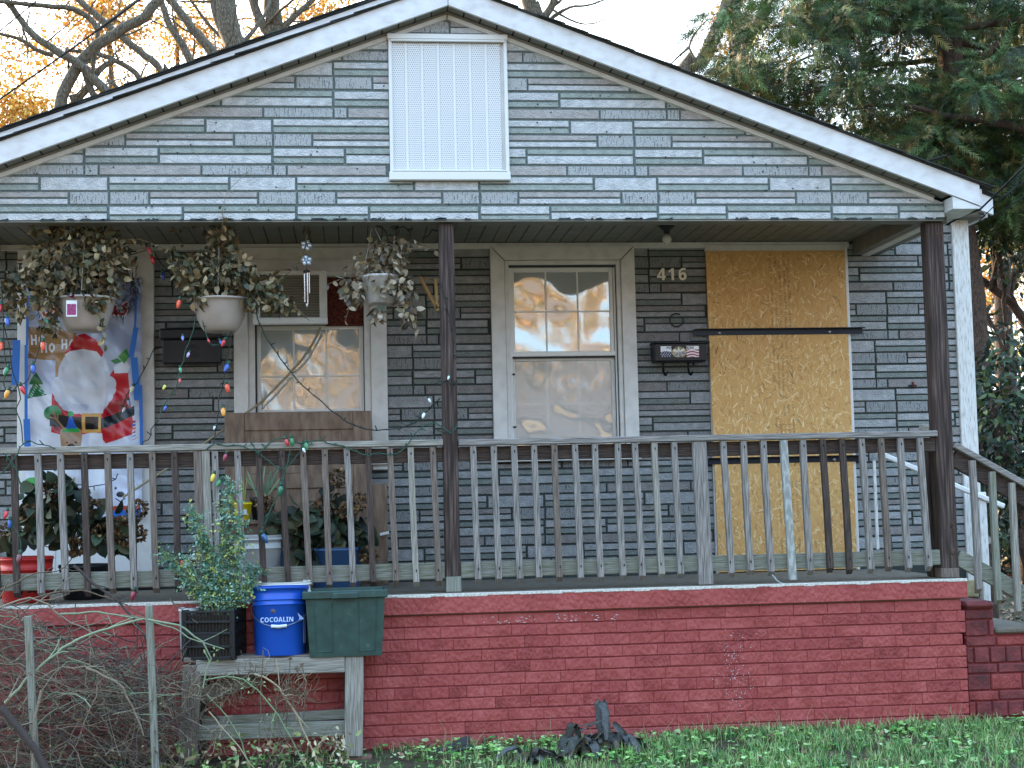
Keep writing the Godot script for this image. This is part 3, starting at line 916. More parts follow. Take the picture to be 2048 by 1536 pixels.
	put("stile", mb().box(Vector3(-2.63, 2.06, WALL + 0.026), Vector3(0.10, 2.3, 0.02), 0.003).done(), M.white, d)
	put("casing", mb().box(Vector3(-1.985, 2.06, cz), Vector3(0.115, 2.40, 0.05), 0.004).done(), M.casing, d)
	put("casing", mb().box(Vector3(-2.76, 2.06, cz), Vector3(0.14, 2.40, 0.05), 0.004).done(), M.white, d)
	put("casing", mb().box(Vector3(-2.36, 3.19, cz - 0.002), Vector3(0.66, 0.1, 0.05), 0.004).done(), M.casing, d)
	put("threshold", mb().box(Vector3(-2.36, 0.965, WALL + 0.05), Vector3(0.9, 0.03, 0.12), 0.004).done(), M.dark, d)
	# ---- right door opening behind the board
	var e := Node3D.new()
	e.name = "door"
	house.add_child(e, true)
	put("casing", mb().box(Vector3(2.962, 2.09, WALL + 0.01), Vector3(0.024, 2.34, 0.03), 0.003).done(), M.white, e)
	put("casing", mb().box(Vector3(1.945, 2.09, WALL + 0.01), Vector3(0.022, 2.34, 0.03), 0.003).done(), M.casing, e)
	put("head", mb().box(Vector3(2.44, 3.252, WALL + 0.012), Vector3(1.03, 0.05, 0.04), 0.003).done(), M.casing, e)
	put("slab", mb().box(Vector3(2.45, 2.09, WALL - 0.003), Vector3(0.98, 2.28, 0.02)).done(), M.dark, e)
	# ---- the boarded door
	var ob := thing("door_board", "yellow strand board sheet nailed over the right-hand door", "board", Vector3(0, 0, 0))
	var im := osb_image()
	var om := StandardMaterial3D.new()
	om.albedo_texture = ImageTexture.create_from_image(im)
	om.roughness = 0.75
	om.normal_enabled = true
	om.normal_texture = bumpt(62, 0.04, 0, 4, 3.0)
	om.normal_scale = 0.25
	var st := SurfaceTool.new()
	st.begin(Mesh.PRIMITIVE_TRIANGLES)
	var x0 := 1.925
	var x1 := 2.948
	var y0 := 0.955
	var y1 := 3.228
	var zf := WALL + 0.042
	for q in [[x0, y1, 0, 0], [x1, y1, 1, 0], [x1, y0, 1, 1], [x0, y1, 0, 0], [x1, y0, 1, 1], [x0 + 0.02, y0, 0, 1]]:
		st.set_normal(Vector3(0, 0, 1))
		st.set_uv(Vector2(q[2], q[3]))
		st.add_vertex(Vector3(q[0], q[1], zf))
	st.generate_tangents()
	put("sheet_face", st.commit(), om, ob)
	put("sheet_core", mb().prism(PackedVector2Array([Vector2(x0, y1), Vector2(x1, y1), Vector2(x1, y0), Vector2(x0 + 0.02, y0)]), zf - 0.012, zf - 0.0006).done(), plain("a8803f", 0.8), ob)
	for k in 2:
		var by: float = [2.645, 1.732][k]
		var bar := thing("security_bar", ["black steel angle bar bolted across the upper strand board", "dark steel bar across the strand board behind the railing"][k], "bar", Vector3(0, by, zf))
		var xa: float = [1.815, 1.885][k]
		var xb: float = [3.055, 3.03][k]
		put("web", mb().box(Vector3((xa + xb) / 2, 0, 0.003), Vector3(xb - xa, 0.042, 0.005), 0.001).done(), M.navy_bar, bar)
		put("flange", mb().box(Vector3((xa + xb) / 2 + 0.01, 0.021, 0.022), Vector3(xb - xa, 0.005, 0.042), 0.001).done(), M.black_metal, bar)
		for bx in [2.005, 2.81]:
			put("bolt", mb().lathe([Vector2(0.0, -0.001), Vector2(0.013, -0.001), Vector2(0.013, 0.003), Vector2(0.006, 0.004), Vector2(0.005, 0.009), Vector2(0, 0.009)], 14, Vector3(bx, -0.002, 0.006), Basis(Vector3.RIGHT, PI / 2)).done(), M.chrome, bar)

func osb_image() -> Image:
	var w := 700
	var h := 1560
	var im := Image.create(w, h, false, Image.FORMAT_RGBA8)
	im.fill(Color("d0a062"))
	var r := RandomNumberGenerator.new()
	r.seed = 77
	var tones := ["dcb070", "e6be80", "d4a566", "c69458", "eac890", "daaa6a", "f0d4a2", "d0a062", "e2b678", "b88850"]
	for i in 5200:
		var c := hexc(tones[r.randi() % tones.size()])
		if r.randf() < 0.006: c = hexc("8f8458")
		if r.randf() < 0.005: c = hexc("7d5a30")
		c = c.lightened(r.randf_range(-0.04, 0.06))
		var p := Vector2(r.randf() * w, r.randf() * h)
		var ang := r.randfn() * 0.7 + PI / 2
		var ln := r.randf_range(10, 46)
		var wd := r.randf_range(1.5, 7)
		var d := Vector2(cos(ang), sin(ang))
		var nn := Vector2(-d.y, d.x)
		var half := int(wd / 2) + 1
		for a in int(ln * 1.2):
			for b in range(-half, half + 1):
				var taper := minf(a / 5.0, (ln * 1.2 - a) / 5.0)
				if absf(b) > half * minf(1.0, taper): continue
				var q := p + d * (a / 1.2) + nn * (b * 0.8)
				var xi := int(q.x)
				var yi := int(q.y)
				if xi < 0 or yi < 0 or xi >= w or yi >= h: continue
				var cc := c.darkened(0.13) if absi(b) == half else c
				im.set_pixel(xi, yi, im.get_pixel(xi, yi).lerp(cc, 0.8))
	for i in 260:
		var p := Vector2i(r.randi() % (w - 6), r.randi() % (h - 6))
		im.fill_rect(Rect2i(p, Vector2i(1 + r.randi() % 3, 1 + r.randi() % 3)), Color("4a3218"))
	# faded mill stamp: rows of worn ticks running down the middle of the sheet, too faint to read
	for col in 5:
		var bx := 318 + col * 22
		for seg in [[10, 690], [760, 1060], [1130, 1330], [1400, 1540]]:
			var y: int = seg[0]
			while y < seg[1]:
				var l := 3 + r.randi() % 9
				if r.randf() < 0.72:
					for yy in l:
						for xx in 9:
							if r.randf() < 0.55 and y + yy < h:
								im.set_pixel(bx + xx, y + yy, im.get_pixel(bx + xx, y + yy).lerp(Color("54391f"), 0.5))
				y += l + 2 + r.randi() % 4
	return im

# ---------------------------------------------------------------- posts and railings
func baluster(parent: Node3D, xt: float, xb: float, y1: float, y0: float, z: float, m: Material, w := 0.036) -> void:
	# square picket, its foot cut back at an angle; a slightly bowed upright
	var b := mb()
	b.flat()
	var h := w / 2
	var n := 5
	var bow := rng.randf_range(-0.004, 0.004)
	var xs := []
	for i in n + 1:
		var f := float(i) / n
		xs.append(lerpf(xb, xt, f) + bow * sin(PI * f))
	for i in n:
		var ya := lerpf(y0, y1, float(i) / n)
		var yb := lerpf(y0, y1, float(i + 1) / n)
		var cut := 0.030 if i == 0 else 0.0
		var a := [Vector3(xs[i] - h, ya + cut, z + h), Vector3(xs[i] + h, ya + cut, z + h), Vector3(xs[i] + h, ya, z - h), Vector3(xs[i] - h, ya, z - h)]
		var c := [Vector3(xs[i + 1] - h, yb, z + h), Vector3(xs[i + 1] + h, yb, z + h), Vector3(xs[i + 1] + h, yb, z - h), Vector3(xs[i + 1] - h, yb, z - h)]
		var outs := [Vector3(0, 0, 1), Vector3(1, 0, 0), Vector3(0, 0, -1), Vector3(-1, 0, 0)]
		for k in 4:
			b.quad(a[k], a[(k + 1) % 4], c[(k + 1) % 4], c[k], outs[k])
		if i == 0: b.quad(a[0], a[1], a[2], a[3], Vector3(0, -1, 0.7))
		if i == n - 1: b.quad(c[0], c[1], c[2], c[3], Vector3.UP)
	put("baluster", b.done(), m, parent)

func nail_holes(parent: Node3D, pts: Array) -> void:
	var b := mb()
	for p in pts: b.box(p, Vector3(0.006, 0.016, 0.003))
	put("nail_heads", b.done(), M.dark, parent).set_meta("kind", "stuff")

func build_posts_and_rails() -> void:
	var tones := ["up_grey", "up_grey", "up_pale", "up_grey", "up_brown", "up_grey", "up_dark"]
	# porch posts
	var p1 := thing("porch_post", "dark weathered middle post holding the porch beam, wire wound round it", "post", Vector3(-0.005, FLOOR, -0.075))
	put("shaft", mb().box(Vector3(0, 1.122, 0), Vector3(0.091, 2.243, 0.091), 0.007).done(), M.post, p1)
	put("foot", mb().box(Vector3(0.002, 0.048, 0.0), Vector3(0.0935, 0.10, 0.0935), 0.006).done(), M.up_moss, p1)
	var p2 := thing("porch_post", "dark brown corner post at the right end of the porch", "post", Vector3(3.099, FLOOR - 0.005, -0.09))
	put("shaft", mb().box(Vector3(0, 1.125, 0), Vector3(0.113, 2.25, 0.113), 0.009).done(), M.post, p2)
	put("foot", mb().box(Vector3(0, 0.035, 0), Vector3(0.1155, 0.07, 0.1155), 0.008).done(), M.up_brown, p2)
	put("knot", mb().ball(Vector3(0.022, 0.33, 0.055), Vector3(0.016, 0.026, 0.005)).done(), M.dark_bark, p2)
	put("knot", mb().ball(Vector3(0.022, 0.165, 0.0555), Vector3(0.018, 0.026, 0.005)).done(), M.dark_bark, p2)
	put("knot", mb().ball(Vector3(0.02, 2.17, 0.055), Vector3(0.018, 0.016, 0.004)).done(), M.dark_bark, p2)
	# left span
	var a := thing("porch_railing", "long weathered railing left of the middle post, light wires along it", "railing")
	put("cap_rail", mb().bar(Vector3(-3.15, 1.845, -0.04), Vector3(-0.052, 1.848, -0.04), 0.092, 0.037, 0.004).done(), M.along_pale, a)
	put("upper_rail", mb().bar(Vector3(-3.15, 1.773, -0.06), Vector3(-0.052, 1.776, -0.06), 0.038, 0.088, 0.004).done(), M.along_dark, a)
	put("lower_rail", mb().bar(Vector3(-3.15, 1.079, -0.06), Vector3(-0.052, 1.079, -0.06), 0.038, 0.098, 0.004).done(), M.along_moss, a)
	var xs := [-2.560, -2.427, -2.298, -2.162, -2.028, -1.899, -1.770, -1.642, -1.406, -1.275, -1.149, -1.014, -0.889, -0.761, -0.630, -0.502, -0.373, -0.248, -0.116]
	var nails := []
	for x in [-3.05, -2.92, -2.79, -2.68] + xs:
		baluster(a, x, x + rng.randf_range(0.018, 0.034), 1.823, 0.995 + rng.randf_range(-0.008, 0.008), -0.02, M[tones[rng.randi() % 7]])
		nails.append(Vector3(x + 0.003, 1.785, -0.0015)); nails.append(Vector3(x + 0.022, 1.085, -0.0015))
	for k in 2:
		put("newel", mb().bar(Vector3(-1.508 + 0.048 * k, 1.826, -0.022), Vector3(-1.484 + 0.049 * k, 0.952, -0.022), 0.047, 0.04, 0.003, Vector3(0, 0, 1)).done(), M.up_pale if k else M.up_brown, a)
	nail_holes(a, nails)
	# right span
	var b := thing("porch_railing", "weathered railing from the middle post to the right corner post", "railing")
	put("cap_rail", mb().bar(Vector3(0.043, 1.845, -0.04), Vector3(3.04, 1.848, -0.04), 0.092, 0.037, 0.004).done(), M.along_grey, b)
	put("upper_rail", mb().bar(Vector3(0.043, 1.777, -0.06), Vector3(3.04, 1.78, -0.06), 0.038, 0.088, 0.004).done(), M.along_dark, b)
	put("lower_rail", mb().bar(Vector3(0.043, 1.079, -0.06), Vector3(3.04, 1.077, -0.06), 0.038, 0.094, 0.004).done(), M.along_moss, b)
	var xr := [0.129, 0.254, 0.377, 0.499, 0.623, 0.750, 0.873, 1.015, 1.120, 1.241, 1.365, 1.672, 1.801, 1.925, 2.177, 2.301, 2.426, 2.551, 2.676, 2.802, 2.928]
	nails = []
	for x in xr:
		var dark: bool = x > 2.25 and x < 2.75
		baluster(b, x, x + rng.randf_range(0.012, 0.03), 1.825, 0.995 + rng.randf_range(-0.008, 0.008), -0.02, M["up_dark"] if dark and rng.randf() < 0.6 else M[tones[rng.randi() % 6]])
		nails.append(Vector3(x + 0.003, 1.787, -0.0015)); nails.append(Vector3(x + 0.018, 1.085, -0.0015))
	put("newel", mb().bar(Vector3(1.522, 1.826, -0.022), Vector3(1.538, 0.952, -0.022), 0.088, 0.04, 0.004, Vector3(0, 0, 1)).done(), M.up_grey, b)
	nail_holes(b, nails)
	# the odd flaky white picket nailed in later
	var px: float = 2.050
	var odd := mb()
	odd.bar(Vector3(px + 0.004, 1.826, -0.018), Vector3(px + 0.032, 0.965, -0.018), 0.046, 0.036, 0.003, Vector3(0, 0, 1))
	put("baluster", odd.done(), textured(ntex(81, 0.04, [[0.0, "7f807c"], [0.5, "93948f"], [0.62, "a8aaa6"], [1.0, "b6b8b4"]], 0, 5), Vector3(2, 0.6, 2), 0.8), b).set_meta("label", "wider picket with flaking white paint")
	# dark inner post behind the corner and the stub of rail that leaves it
	var ip := thing("inner_post", "short dark post standing just behind the right corner post", "post", Vector3(3.079, FLOOR, -0.22))
	put("shaft", mb().box(Vector3(0, 0.43, 0), Vector3(0.088, 0.86, 0.088), 0.006).done(), M.post, ip)
	put("block", mb().box(Vector3(0.03, 0.03, 0.05), Vector3(0.11, 0.06, 0.09), 0.005).done(), M.up_pale, ip)
	var stub := thing("rail_stub", "short grey board end lying across the rail beside the corner post", "board")
	put("board", mb().bar(Vector3(3.047,1.904,-0.25), Vector3(3.124,1.848,-0.12), 0.085, 0.038, 0.004).done(), M.along_pale, stub)
	# stair railing, descending to the right
	var s := thing("stair_railing", "weathered sloping railing down the brick steps at the right", "railing")
	var slope := -0.575
	var top := Vector3(3.157, 1.775, -0.07)
	var d := Vector3(1, slope, 0)
	put("cap_rail", mb().bar(top + Vector3(0, 0.0, 0.02), top + d * 1.45 + Vector3(0, 0, 0.02), 0.092, 0.037, 0.004).done(), M.along_grey, s)
	put("upper_rail", mb().bar(top + Vector3(0.0, -0.078, 0.0), top + d * 1.45 + Vector3(0, -0.078, 0), 0.038, 0.105, 0.004).done(), M.along_dark, s)
	put("lower_rail", mb().bar(Vector3(3.157, 1.075, -0.07), Vector3(3.157, 1.075, -0.07) + d * 1.45, 0.038, 0.10, 0.004).done(), M.along_moss, s)
	for i in 9:
		var bx := 3.268 + 0.126 * i
		var yt := top.y + slope * (bx - top.x) - 0.035
		baluster(s, bx, bx + 0.004, yt, yt - 0.83, -0.03, M[["up_grey", "up_moss", "up_pale"][i % 3]])
	put("newel", mb().box(Vector3(4.5, 0.62, -0.07), Vector3(0.09, 0.95, 0.09), 0.006).done(), M.up_brown, s)

# ---------------------------------------------------------------- brick steps at the right end
func build_steps() -> void:
	var t := thing("brick_steps", "dark red brick steps going down from the right end of the porch", "steps")
	put("core", mb().box(Vector3(3.30, 0.39, -0.62), Vector3(0.19, 0.74, 1.0)).box(Vector3(3.55, 0.31, -0.62), Vector3(0.31, 0.58, 1.0)).box(Vector3(3.85, 0.22, -0.62), Vector3(0.29, 0.40, 1.0)).box(Vector3(4.15, 0.13, -0.62), Vector3(0.31, 0.22, 1.0)).done(), M.mortar, t)
	put("tread_cap", mb().box(Vector3(3.30, 0.768, -0.62), Vector3(0.205, 0.05, 1.06), 0.02).done(), M.dirty_brick, t)
	put("tread_cap", mb().box(Vector3(3.56, 0.606, -0.62), Vector3(0.32, 0.035, 1.06), 0.01).done(), M.concrete, t)
	put("tread_cap", mb().box(Vector3(3.86, 0.43, -0.62), Vector3(0.30, 0.04, 1.06), 0.01).done(), M.concrete, t)
	put("tread_cap", mb().box(Vector3(4.17, 0.25, -0.62), Vector3(0.32, 0.04, 1.06), 0.01).done(), M.concrete, t)
	var y := 0.742
	var r := 0
	while y > 0.03:
		var h := 0.104 if r % 2 else 0.064
		var x := 3.20 - (0.05 if r % 2 else 0.0)
		while x < 4.3:
			var w := 0.105 if (r % 4 == 3) else 0.208
			var x0 := maxf(x, 3.204)
			var x1 := minf(x + w, 4.3)
			x += w
			var limit := 0.742 if x1 < 3.41 else (0.588 if x1 < 3.72 else (0.41 if x1 < 4.01 else 0.23))
			if r < 2 and x0 < 3.40: x1 = minf(x1, 3.398)
			if y > limit + 0.02 and not (x0 < 3.40 and y <= 0.742): continue
			if x1 - x0 < 0.03: continue
			put("brick", mb().box(Vector3((x0 + x1) / 2, y - h / 2, -0.145 + rng.randf_range(-0.003, 0.003)), Vector3(x1 - x0 - 0.008, h - 0.009, 0.08), 0.006, Basis(Vector3(0, 0, 1), rng.randf_range(-0.01, 0.01))).done(), M.dirty_brick if (rng.randf() < 0.75 or y > 0.6) else M.brick[3], t)
		y -= h
		r += 1
	# white pipe handrail on the house side of the steps
	var h := thing("white_handrail", "thin white rail slanting down past the house corner behind the steps", "handrail")
	put("rail", mb().bar(Vector3(3.028,1.785,-1.15), Vector3(3.974,1.369,-1.15), 0.035, 0.035, 0.006).done(), M.white, h)
	put("post", mb().box(Vector3(3.822,1.084,-1.18), Vector3(0.055, 0.78, 0.055), 0.004).done(), M.trim_old, h)
	put("post", mb().box(Vector3(3.051,1.4,-1.18) + Vector3(0, -0.0, 0), Vector3(0.02, 0.62, 0.02), 0.003).done(), M.trim_old, h)
	var cap := thing("wooden_stake", "small pointed grey wooden stake beyond the corner of the house", "stake", Vector3(4.172,0.846,-1.9))
	put("post", mb().prism(PackedVector2Array([Vector2(-0.05, -0.5), Vector2(0.05, -0.5), Vector2(0.05, 0.26), Vector2(-0.05, 0.26)]), -0.03, 0.03).done(), M.dark_bark, cap)
	put("point", mb().prism(PackedVector2Array([Vector2(-0.055, 0.235), Vector2(0.055, 0.235), Vector2(-0.045, 0.35)]), -0.035, 0.035, 0.002).done(), M.up_pale, cap)

# ---------------------------------------------------------------- lettering
func words(called: String, s: String, size: float, depth: float, m: Material, parent: Node3D, pos: Vector3, basis := Basis(), face := "Droid Sans", bold := true) -> MeshInstance3D:
	var f := SystemFont.new()
	f.font_names = PackedStringArray([face])
	if bold: f.font_weight = 700
	var t := TextMesh.new()
	t.text = s
	t.font = f
	t.font_size = 64
	t.pixel_size = size / 64.0
	t.depth = depth
	t.curve_step = 1.5
	return put(called, t, m, parent, pos, basis)

# ---------------------------------------------------------------- buckets and pots
func bucket_shape(rt: float, rb: float, h: float, ribs: Array, wall := 0.006) -> ArrayMesh:
	var prof := [Vector2(0.0, 0.0), Vector2(rb - 0.004, 0.0), Vector2(rb, 0.006)]
	for r in ribs:
		var rr := lerpf(rb, rt, r)
		prof.append_array([Vector2(rr, r * h - 0.006), Vector2(rr + 0.006, r * h - 0.003), Vector2(rr + 0.006, r * h + 0.003), Vector2(rr + 0.001, r * h + 0.006)])
	prof.append_array([Vector2(rt, h - 0.004), Vector2(rt + 0.003, h), Vector2(rt - wall, h), Vector2(rt - wall - 0.002, h - 0.01), Vector2(rb - wall, 0.012), Vector2(0, 0.012)])
	return mb().lathe(prof, 32).done()

func bucket(called: String, label: String, at: Vector3, rt: float, rb: float, h: float, ribs: Array, m: Material, soil := 0.85) -> Node3D:
	var t := thing(called, label, "bucket", at)
	put("body", bucket_shape(rt, rb, h, ribs), m, t)
	if soil > 0.0:
		put("soil", mb().lathe([Vector2(lerpf(rb, rt, soil) - 0.006, h * soil), Vector2(0.03, h * soil + 0.012), Vector2(0, h * soil + 0.012)], 20).done(), M.soil, t)
	return t

func bail(t: Node3D, r: float, y: float, drop: float, grip: Material) -> void:
	var pts := []
	for i in 13:
		var a := PI * i / 12.0
		pts.append(Vector3(-cos(a) * (r + 0.008), y - sin(a) * drop, sin(a) * (r + 0.012)))
	put("handle", mb().tube(pts, 0.0022, 6).done(), plain("9a9ea0", 0.3, 0.8), t)
	if grip:
		put("grip", mb().tube([pts[5], pts[6], pts[7]], 0.010, 8).done(), grip, t)

func build_porch_things() -> void:
	# --- house number
	var num := thing("house_number", "white house number 416 on the dark siding beside the board", "house number", Vector3(1.682,3.065,-1.34))
	var i := 0
	for c in ["4", "1", "6"]:
		words("digit", c, 0.118, 0.01, plain("ece6d4", 0.45), num, Vector3(-0.078 + 0.076 * i, 0, 0.0), Basis(), "Droid Sans")
		i += 1
	# --- mailboxes
	var b1 := thing("mailbox", "plain black wall mailbox left of the window, round emblem pressed into it", "mailbox", Vector3(-1.671,2.577,-1.27))
	put("body", mb().box(Vector3(0.005, -0.035, 0), Vector3(0.385, 0.165, 0.12), 0.008).done(), M.black_metal, b1)
	put("lid", mb().box(Vector3(-0.005, 0.082, 0.012), Vector3(0.405, 0.075, 0.15), 0.012).done(), M.black, b1)
	var em := mb()
	for k in 3:
		var ring := []
		for j in 21: ring.append(Vector3(cos(TAU * j / 20) * (0.012 + 0.014 * k) + 0.02, -0.035 + sin(TAU * j / 20) * (0.012 + 0.014 * k), 0.0605))
		em.tube(ring, 0.0025, 5)
	for j in 8:
		em.box(Vector3(0.02 + cos(TAU * j / 8) * 0.024, -0.035 + sin(TAU * j / 8) * 0.024, 0.0605), Vector3(0.028, 0.003, 0.004), 0.0, Basis(Vector3(0, 0, 1), TAU * j / 8))
	put("emblem", em.done(), plain("20262e", 0.3, 0.4), b1)
	var b2 := thing("mailbox", "black wall mailbox with a flag sticker beside the boarded door", "mailbox", Vector3(1.693,2.503,-1.26))
	put("body", mb().box(Vector3(0.0, -0.008, 0), Vector3(0.372, 0.132, 0.13), 0.01).done(), M.black_metal, b2)
	put("lid", mb().box(Vector3(0.008, 0.060, 0.006), Vector3(0.402, 0.016, 0.155), 0.006, Basis(Vector3(0, 0, 1), -0.012)).done(), M.black, b2)
	put("letter", mb().box(Vector3(0.01, 0.071, -0.01), Vector3(0.13, 0.006, 0.08), 0.0, Basis(Vector3(0, 0, 1), 0.02)).done(), plain("c2bcb0", 0.7), b2)
	for sx in [-0.105, 0.075]:
		put("newspaper_hook", mb().tube([Vector3(sx, -0.07, -0.03), Vector3(sx, -0.13, -0.03), Vector3(sx, -0.16, 0.0), Vector3(sx + 0.002, -0.165, 0.03), Vector3(sx + 0.012, -0.145, 0.05)], 0.008, 6).done(), M.black_metal, b2)
	var stk := Image.create(192, 56, false, Image.FORMAT_RGBA8)
	stk.fill(Color("14181f"))
	for yy in 56:
		for xx in 192:
			var c := Color(0, 0, 0, 0)
			if xx < 54:
				if yy < 30 - sin(xx * 0.06) * 6: c = Color("e4e3ea")
				else:
					c = Color("1c2147")
					if ((xx + (yy / 8) * 5) % 12) < 4 and (yy % 8) < 4: c = Color("e0e2ee")
			elif xx > 128:
				var w := yy + sin(xx * 0.09) * 4.0
				c = Color("e8e4e6") if yy < 18 else (Color("8b2c3a") if int(w / 7.0) % 2 == 0 else Color("e9dcdc"))
			else:
				var q := Vector2(xx - 92, (yy - 30) * 1.25)
				var rr := q.length()
				if rr < 36 and rr > 31: c = Color("b5a06a")
				elif rr <= 31:
					c = Color("20244a") if yy > 30 else Color("d9dcd6")
					if int(q.angle() * 3.0 + 40) % 3 == 0: c = Color("a8925c")
					if yy > 30 and int((xx + yy * 2) / 5.0) % 3 == 0: c = Color("cfd2dc")
			if c.a > 0.5: stk.set_pixel(xx, yy, c)
	var sm := plain("ffffff", 0.4)
	sm.albedo_texture = ImageTexture.create_from_image(stk)
	var q := QuadMesh.new()
	q.size = Vector2(0.272, 0.078)
	put("sticker", q, sm, b2, Vector3(-0.005, -0.004, 0.0662))
	words("lettering", "POWER OF PRIDE", 0.024, 0.0006, M.dark, b2, Vector3(-0.002, 0.022, 0.0668))
	# --- hooks and small hardware on the wall
	var ring := thing("wall_ring", "dark iron ring hanging on the siding below the house number", "ring", Vector3(1.704,2.739,-1.34))
	var rp := []
	for k in 19: rp.append(Vector3(cos(TAU * k / 20 + 1.0) * 0.048, sin(TAU * k / 20 + 1.0) * 0.046, 0))
	put("loop", mb().tube(rp, 0.0055, 6).done(), M.black, ring)
	var brk := thing("wall_bracket", "small rusty black bracket on the siding near the right corner post", "bracket", Vector3(3.42,2.245,-1.345))
	put("plate", mb().box(Vector3(0, 0, 0), Vector3(0.06, 0.02, 0.01), 0.002).done(), M.black, brk)
	put("tab", mb().box(Vector3(0, 0.012, 0.01), Vector3(0.015, 0.035, 0.012), 0.002).done(), M.rust, brk)
	# --- the plastic door banner
	build_banner()
	# --- brown cabinet panel and its shelf
	var cab := thing("brown_cabinet", "tall brown wooden cabinet back standing in front of the left window", "cabinet")
	var z := -1.08
	var xa: float = -1.438
	var xb: float = -0.467
	var yt: float = 2.112
	put("back_panel", mb().box(Vector3((xa + xb) / 2, (yt + 0.96) / 2, z - 0.014), Vector3(xb - xa, yt - 0.96, 0.02)).done(), M.brown_board, cab)
	put("stile", mb().box(Vector3(xa + 0.065, (yt + 0.96) / 2, z), Vector3(0.13, yt - 0.96, 0.016), 0.003).done(), M.brown_board, cab)
	put("stile", mb().box(Vector3(xb - 0.06, (yt + 0.96) / 2, z), Vector3(0.12, yt - 0.96, 0.016), 0.003).done(), M.brown_board, cab)
	put("rail", mb().box(Vector3((xa + xb) / 2 + 0.005, yt - 0.06, z), Vector3(xb - xa - 0.256, 0.12, 0.016), 0.003).done(), M.brown_board, cab)
	put("rail", mb().box(Vector3((xa + xb) / 2 + 0.005, yt - 0.46, z), Vector3(xb - xa - 0.256, 0.10, 0.016), 0.003).done(), M.brown_board, cab)
	for k in 3:
		put("slat", mb().box(Vector3(xa + 0.24 + 0.23 * k, yt - 0.27, z - 0.002), Vector3(0.14, 0.28, 0.014), 0.004).done(), M.brown_board, cab)
	put("side_board", mb().box(Vector3(-0.430, 1.29, -0.95), Vector3(0.12, 0.66, 0.02), 0.003).done(), M.brown_board, cab)
	var sh := thing("plant_shelf", "low brown shelf on the porch carrying the yellow pot", "shelf")
	var sy: float = 1.400
	put("top", mb().box(Vector3(-1.111, sy - 0.012, -0.78), Vector3(0.75, 0.024, 0.32), 0.004).done(), M.brown_board, sh)
	put("apron", mb().box(Vector3(-1.112, sy - 0.085, -0.655), Vector3(0.72, 0.12, 0.02), 0.003).done(), M.brown_board, sh)
	for sx in [-0.34, 0.34]:
		put("leg", mb().box(Vector3(-1.112 + sx, (sy + 0.93) / 2, -0.68), Vector3(0.04, sy - 0.96, 0.04), 0.003).done(), M.brown_board, sh)
	# --- pots and buckets on the porch
	var yp := bucket("yellow_pot", "small bright yellow pot with a white label on the low shelf", Vector3(-1.295, sy, -0.72), 0.056, 0.043, 0.118, [0.9], M.yellow)
	put("label_patch", mb().box(Vector3(0.012, 0.055, 0.052), Vector3(0.03, 0.034, 0.003), 0.001, Basis(Vector3.RIGHT, -0.12)).done(), M.white_bucket, yp)
	yp.set_meta("category", "pot")
	bucket("dark_pot", "black nursery pot with spiky green leaves beside the yellow pot", Vector3(-1.185, sy, -0.78), 0.07, 0.055, 0.15, [0.93], M.black_pot).set_meta("category", "pot")
	var wb := bucket("white_bucket", "white plastic bucket on the porch floor under the shelf", Vector3(-1.189, FLOOR, -0.5), 0.145, 0.125, 0.36, [0.93, 0.78], M.white_bucket, 0.0)
	bail(wb, 0.135, 0.27, 0.15, M.black)
	var bp := bucket("blue_pot", "round blue pot holding the dried hydrangea on the porch", Vector3(-0.714, FLOOR, -0.62), 0.20, 0.15, 0.27, [0.95], M.blue_pot)
	bp.set_meta("category", "pot")
	bucket("blue_pot", "second blue pot half hidden left of the round blue pot", Vector3(-0.947, FLOOR, -0.8), 0.13, 0.10, 0.27, [0.95], M.blue_pot).set_meta("category", "pot")
	var rb := bucket("red_bucket", "red plastic bucket full of soil at the left end of the porch", Vector3(-2.556, FLOOR, -0.32), 0.158, 0.135, 0.27, [0.95, 0.72, 0.52], M.red_bucket, 0.9)
	words("lettering", "y Sen", 0.055, 0.002, M.dark, rb, Vector3(0.06, 0.08, 0.137), Basis(Vector3.UP, 0.35))
	put("cord", mb().tube([Vector3(0.10, 0.28, 0.125), Vector3(0.103, 0.15, 0.128), Vector3(0.10, 0.0, 0.12)], 0.003, 5).done(), plain("b8703a", 0.8), rb)
	bucket("black_planter", "wide black planter with hydrangea standing before the banner", Vector3(-2.239, FLOOR, -0.45), 0.15, 0.12, 0.21, [0.94], M.black_pot).set_meta("category", "pot")
	# --- wind chime
	var ch := thing("wind_chime", "silver wind chime with two metal flowers over the left window", "wind chime", Vector3(-0.863,2.932,-0.3))
	var strg := mb().tube([Vector3(0.0, 0.37, 0), Vector3(-0.004, 0.2, 0), Vector3(0.0, -0.01, 0)], 0.0015, 5)
	put("string", strg.done(), M.black, ch)
	for k in 2:
		var fl := mb()
		for j in 5:
			var a := TAU * j / 5 + 0.4 * k
			fl.ball(Vector3(cos(a) * 0.022 + 0.002, 0.17 - 0.095 * k + sin(a) * 0.02, 0.008), Vector3(0.017, 0.015, 0.006), Basis(Vector3.UP, 0.5), 5, 8)
		fl.ball(Vector3(0, 0.17 - 0.095 * k, 0.012), Vector3(0.01, 0.01, 0.01), Basis(), 5, 8)
		put("metal_flower", fl.done(), plain("cfe0f2", 0.25, 0.5), ch)
	put("top_disc", mb().lathe([Vector2(0, 0.0), Vector2(0.022, 0.0), Vector2(0.02, 0.012), Vector2(0.0, 0.02)], 16, Vector3(0, 0.0, 0)).done(), M.black, ch)
	for k in 5:
		var a := TAU * k / 5
		var l := 0.13 + 0.018 * k
		put("chime_tube", mb().tube([Vector3(cos(a) * 0.016, 0.0 - 0.005 * k, sin(a) * 0.016), Vector3(cos(a) * 0.016, -l, sin(a) * 0.016)], 0.0045, 8).done(), M.chrome, ch)
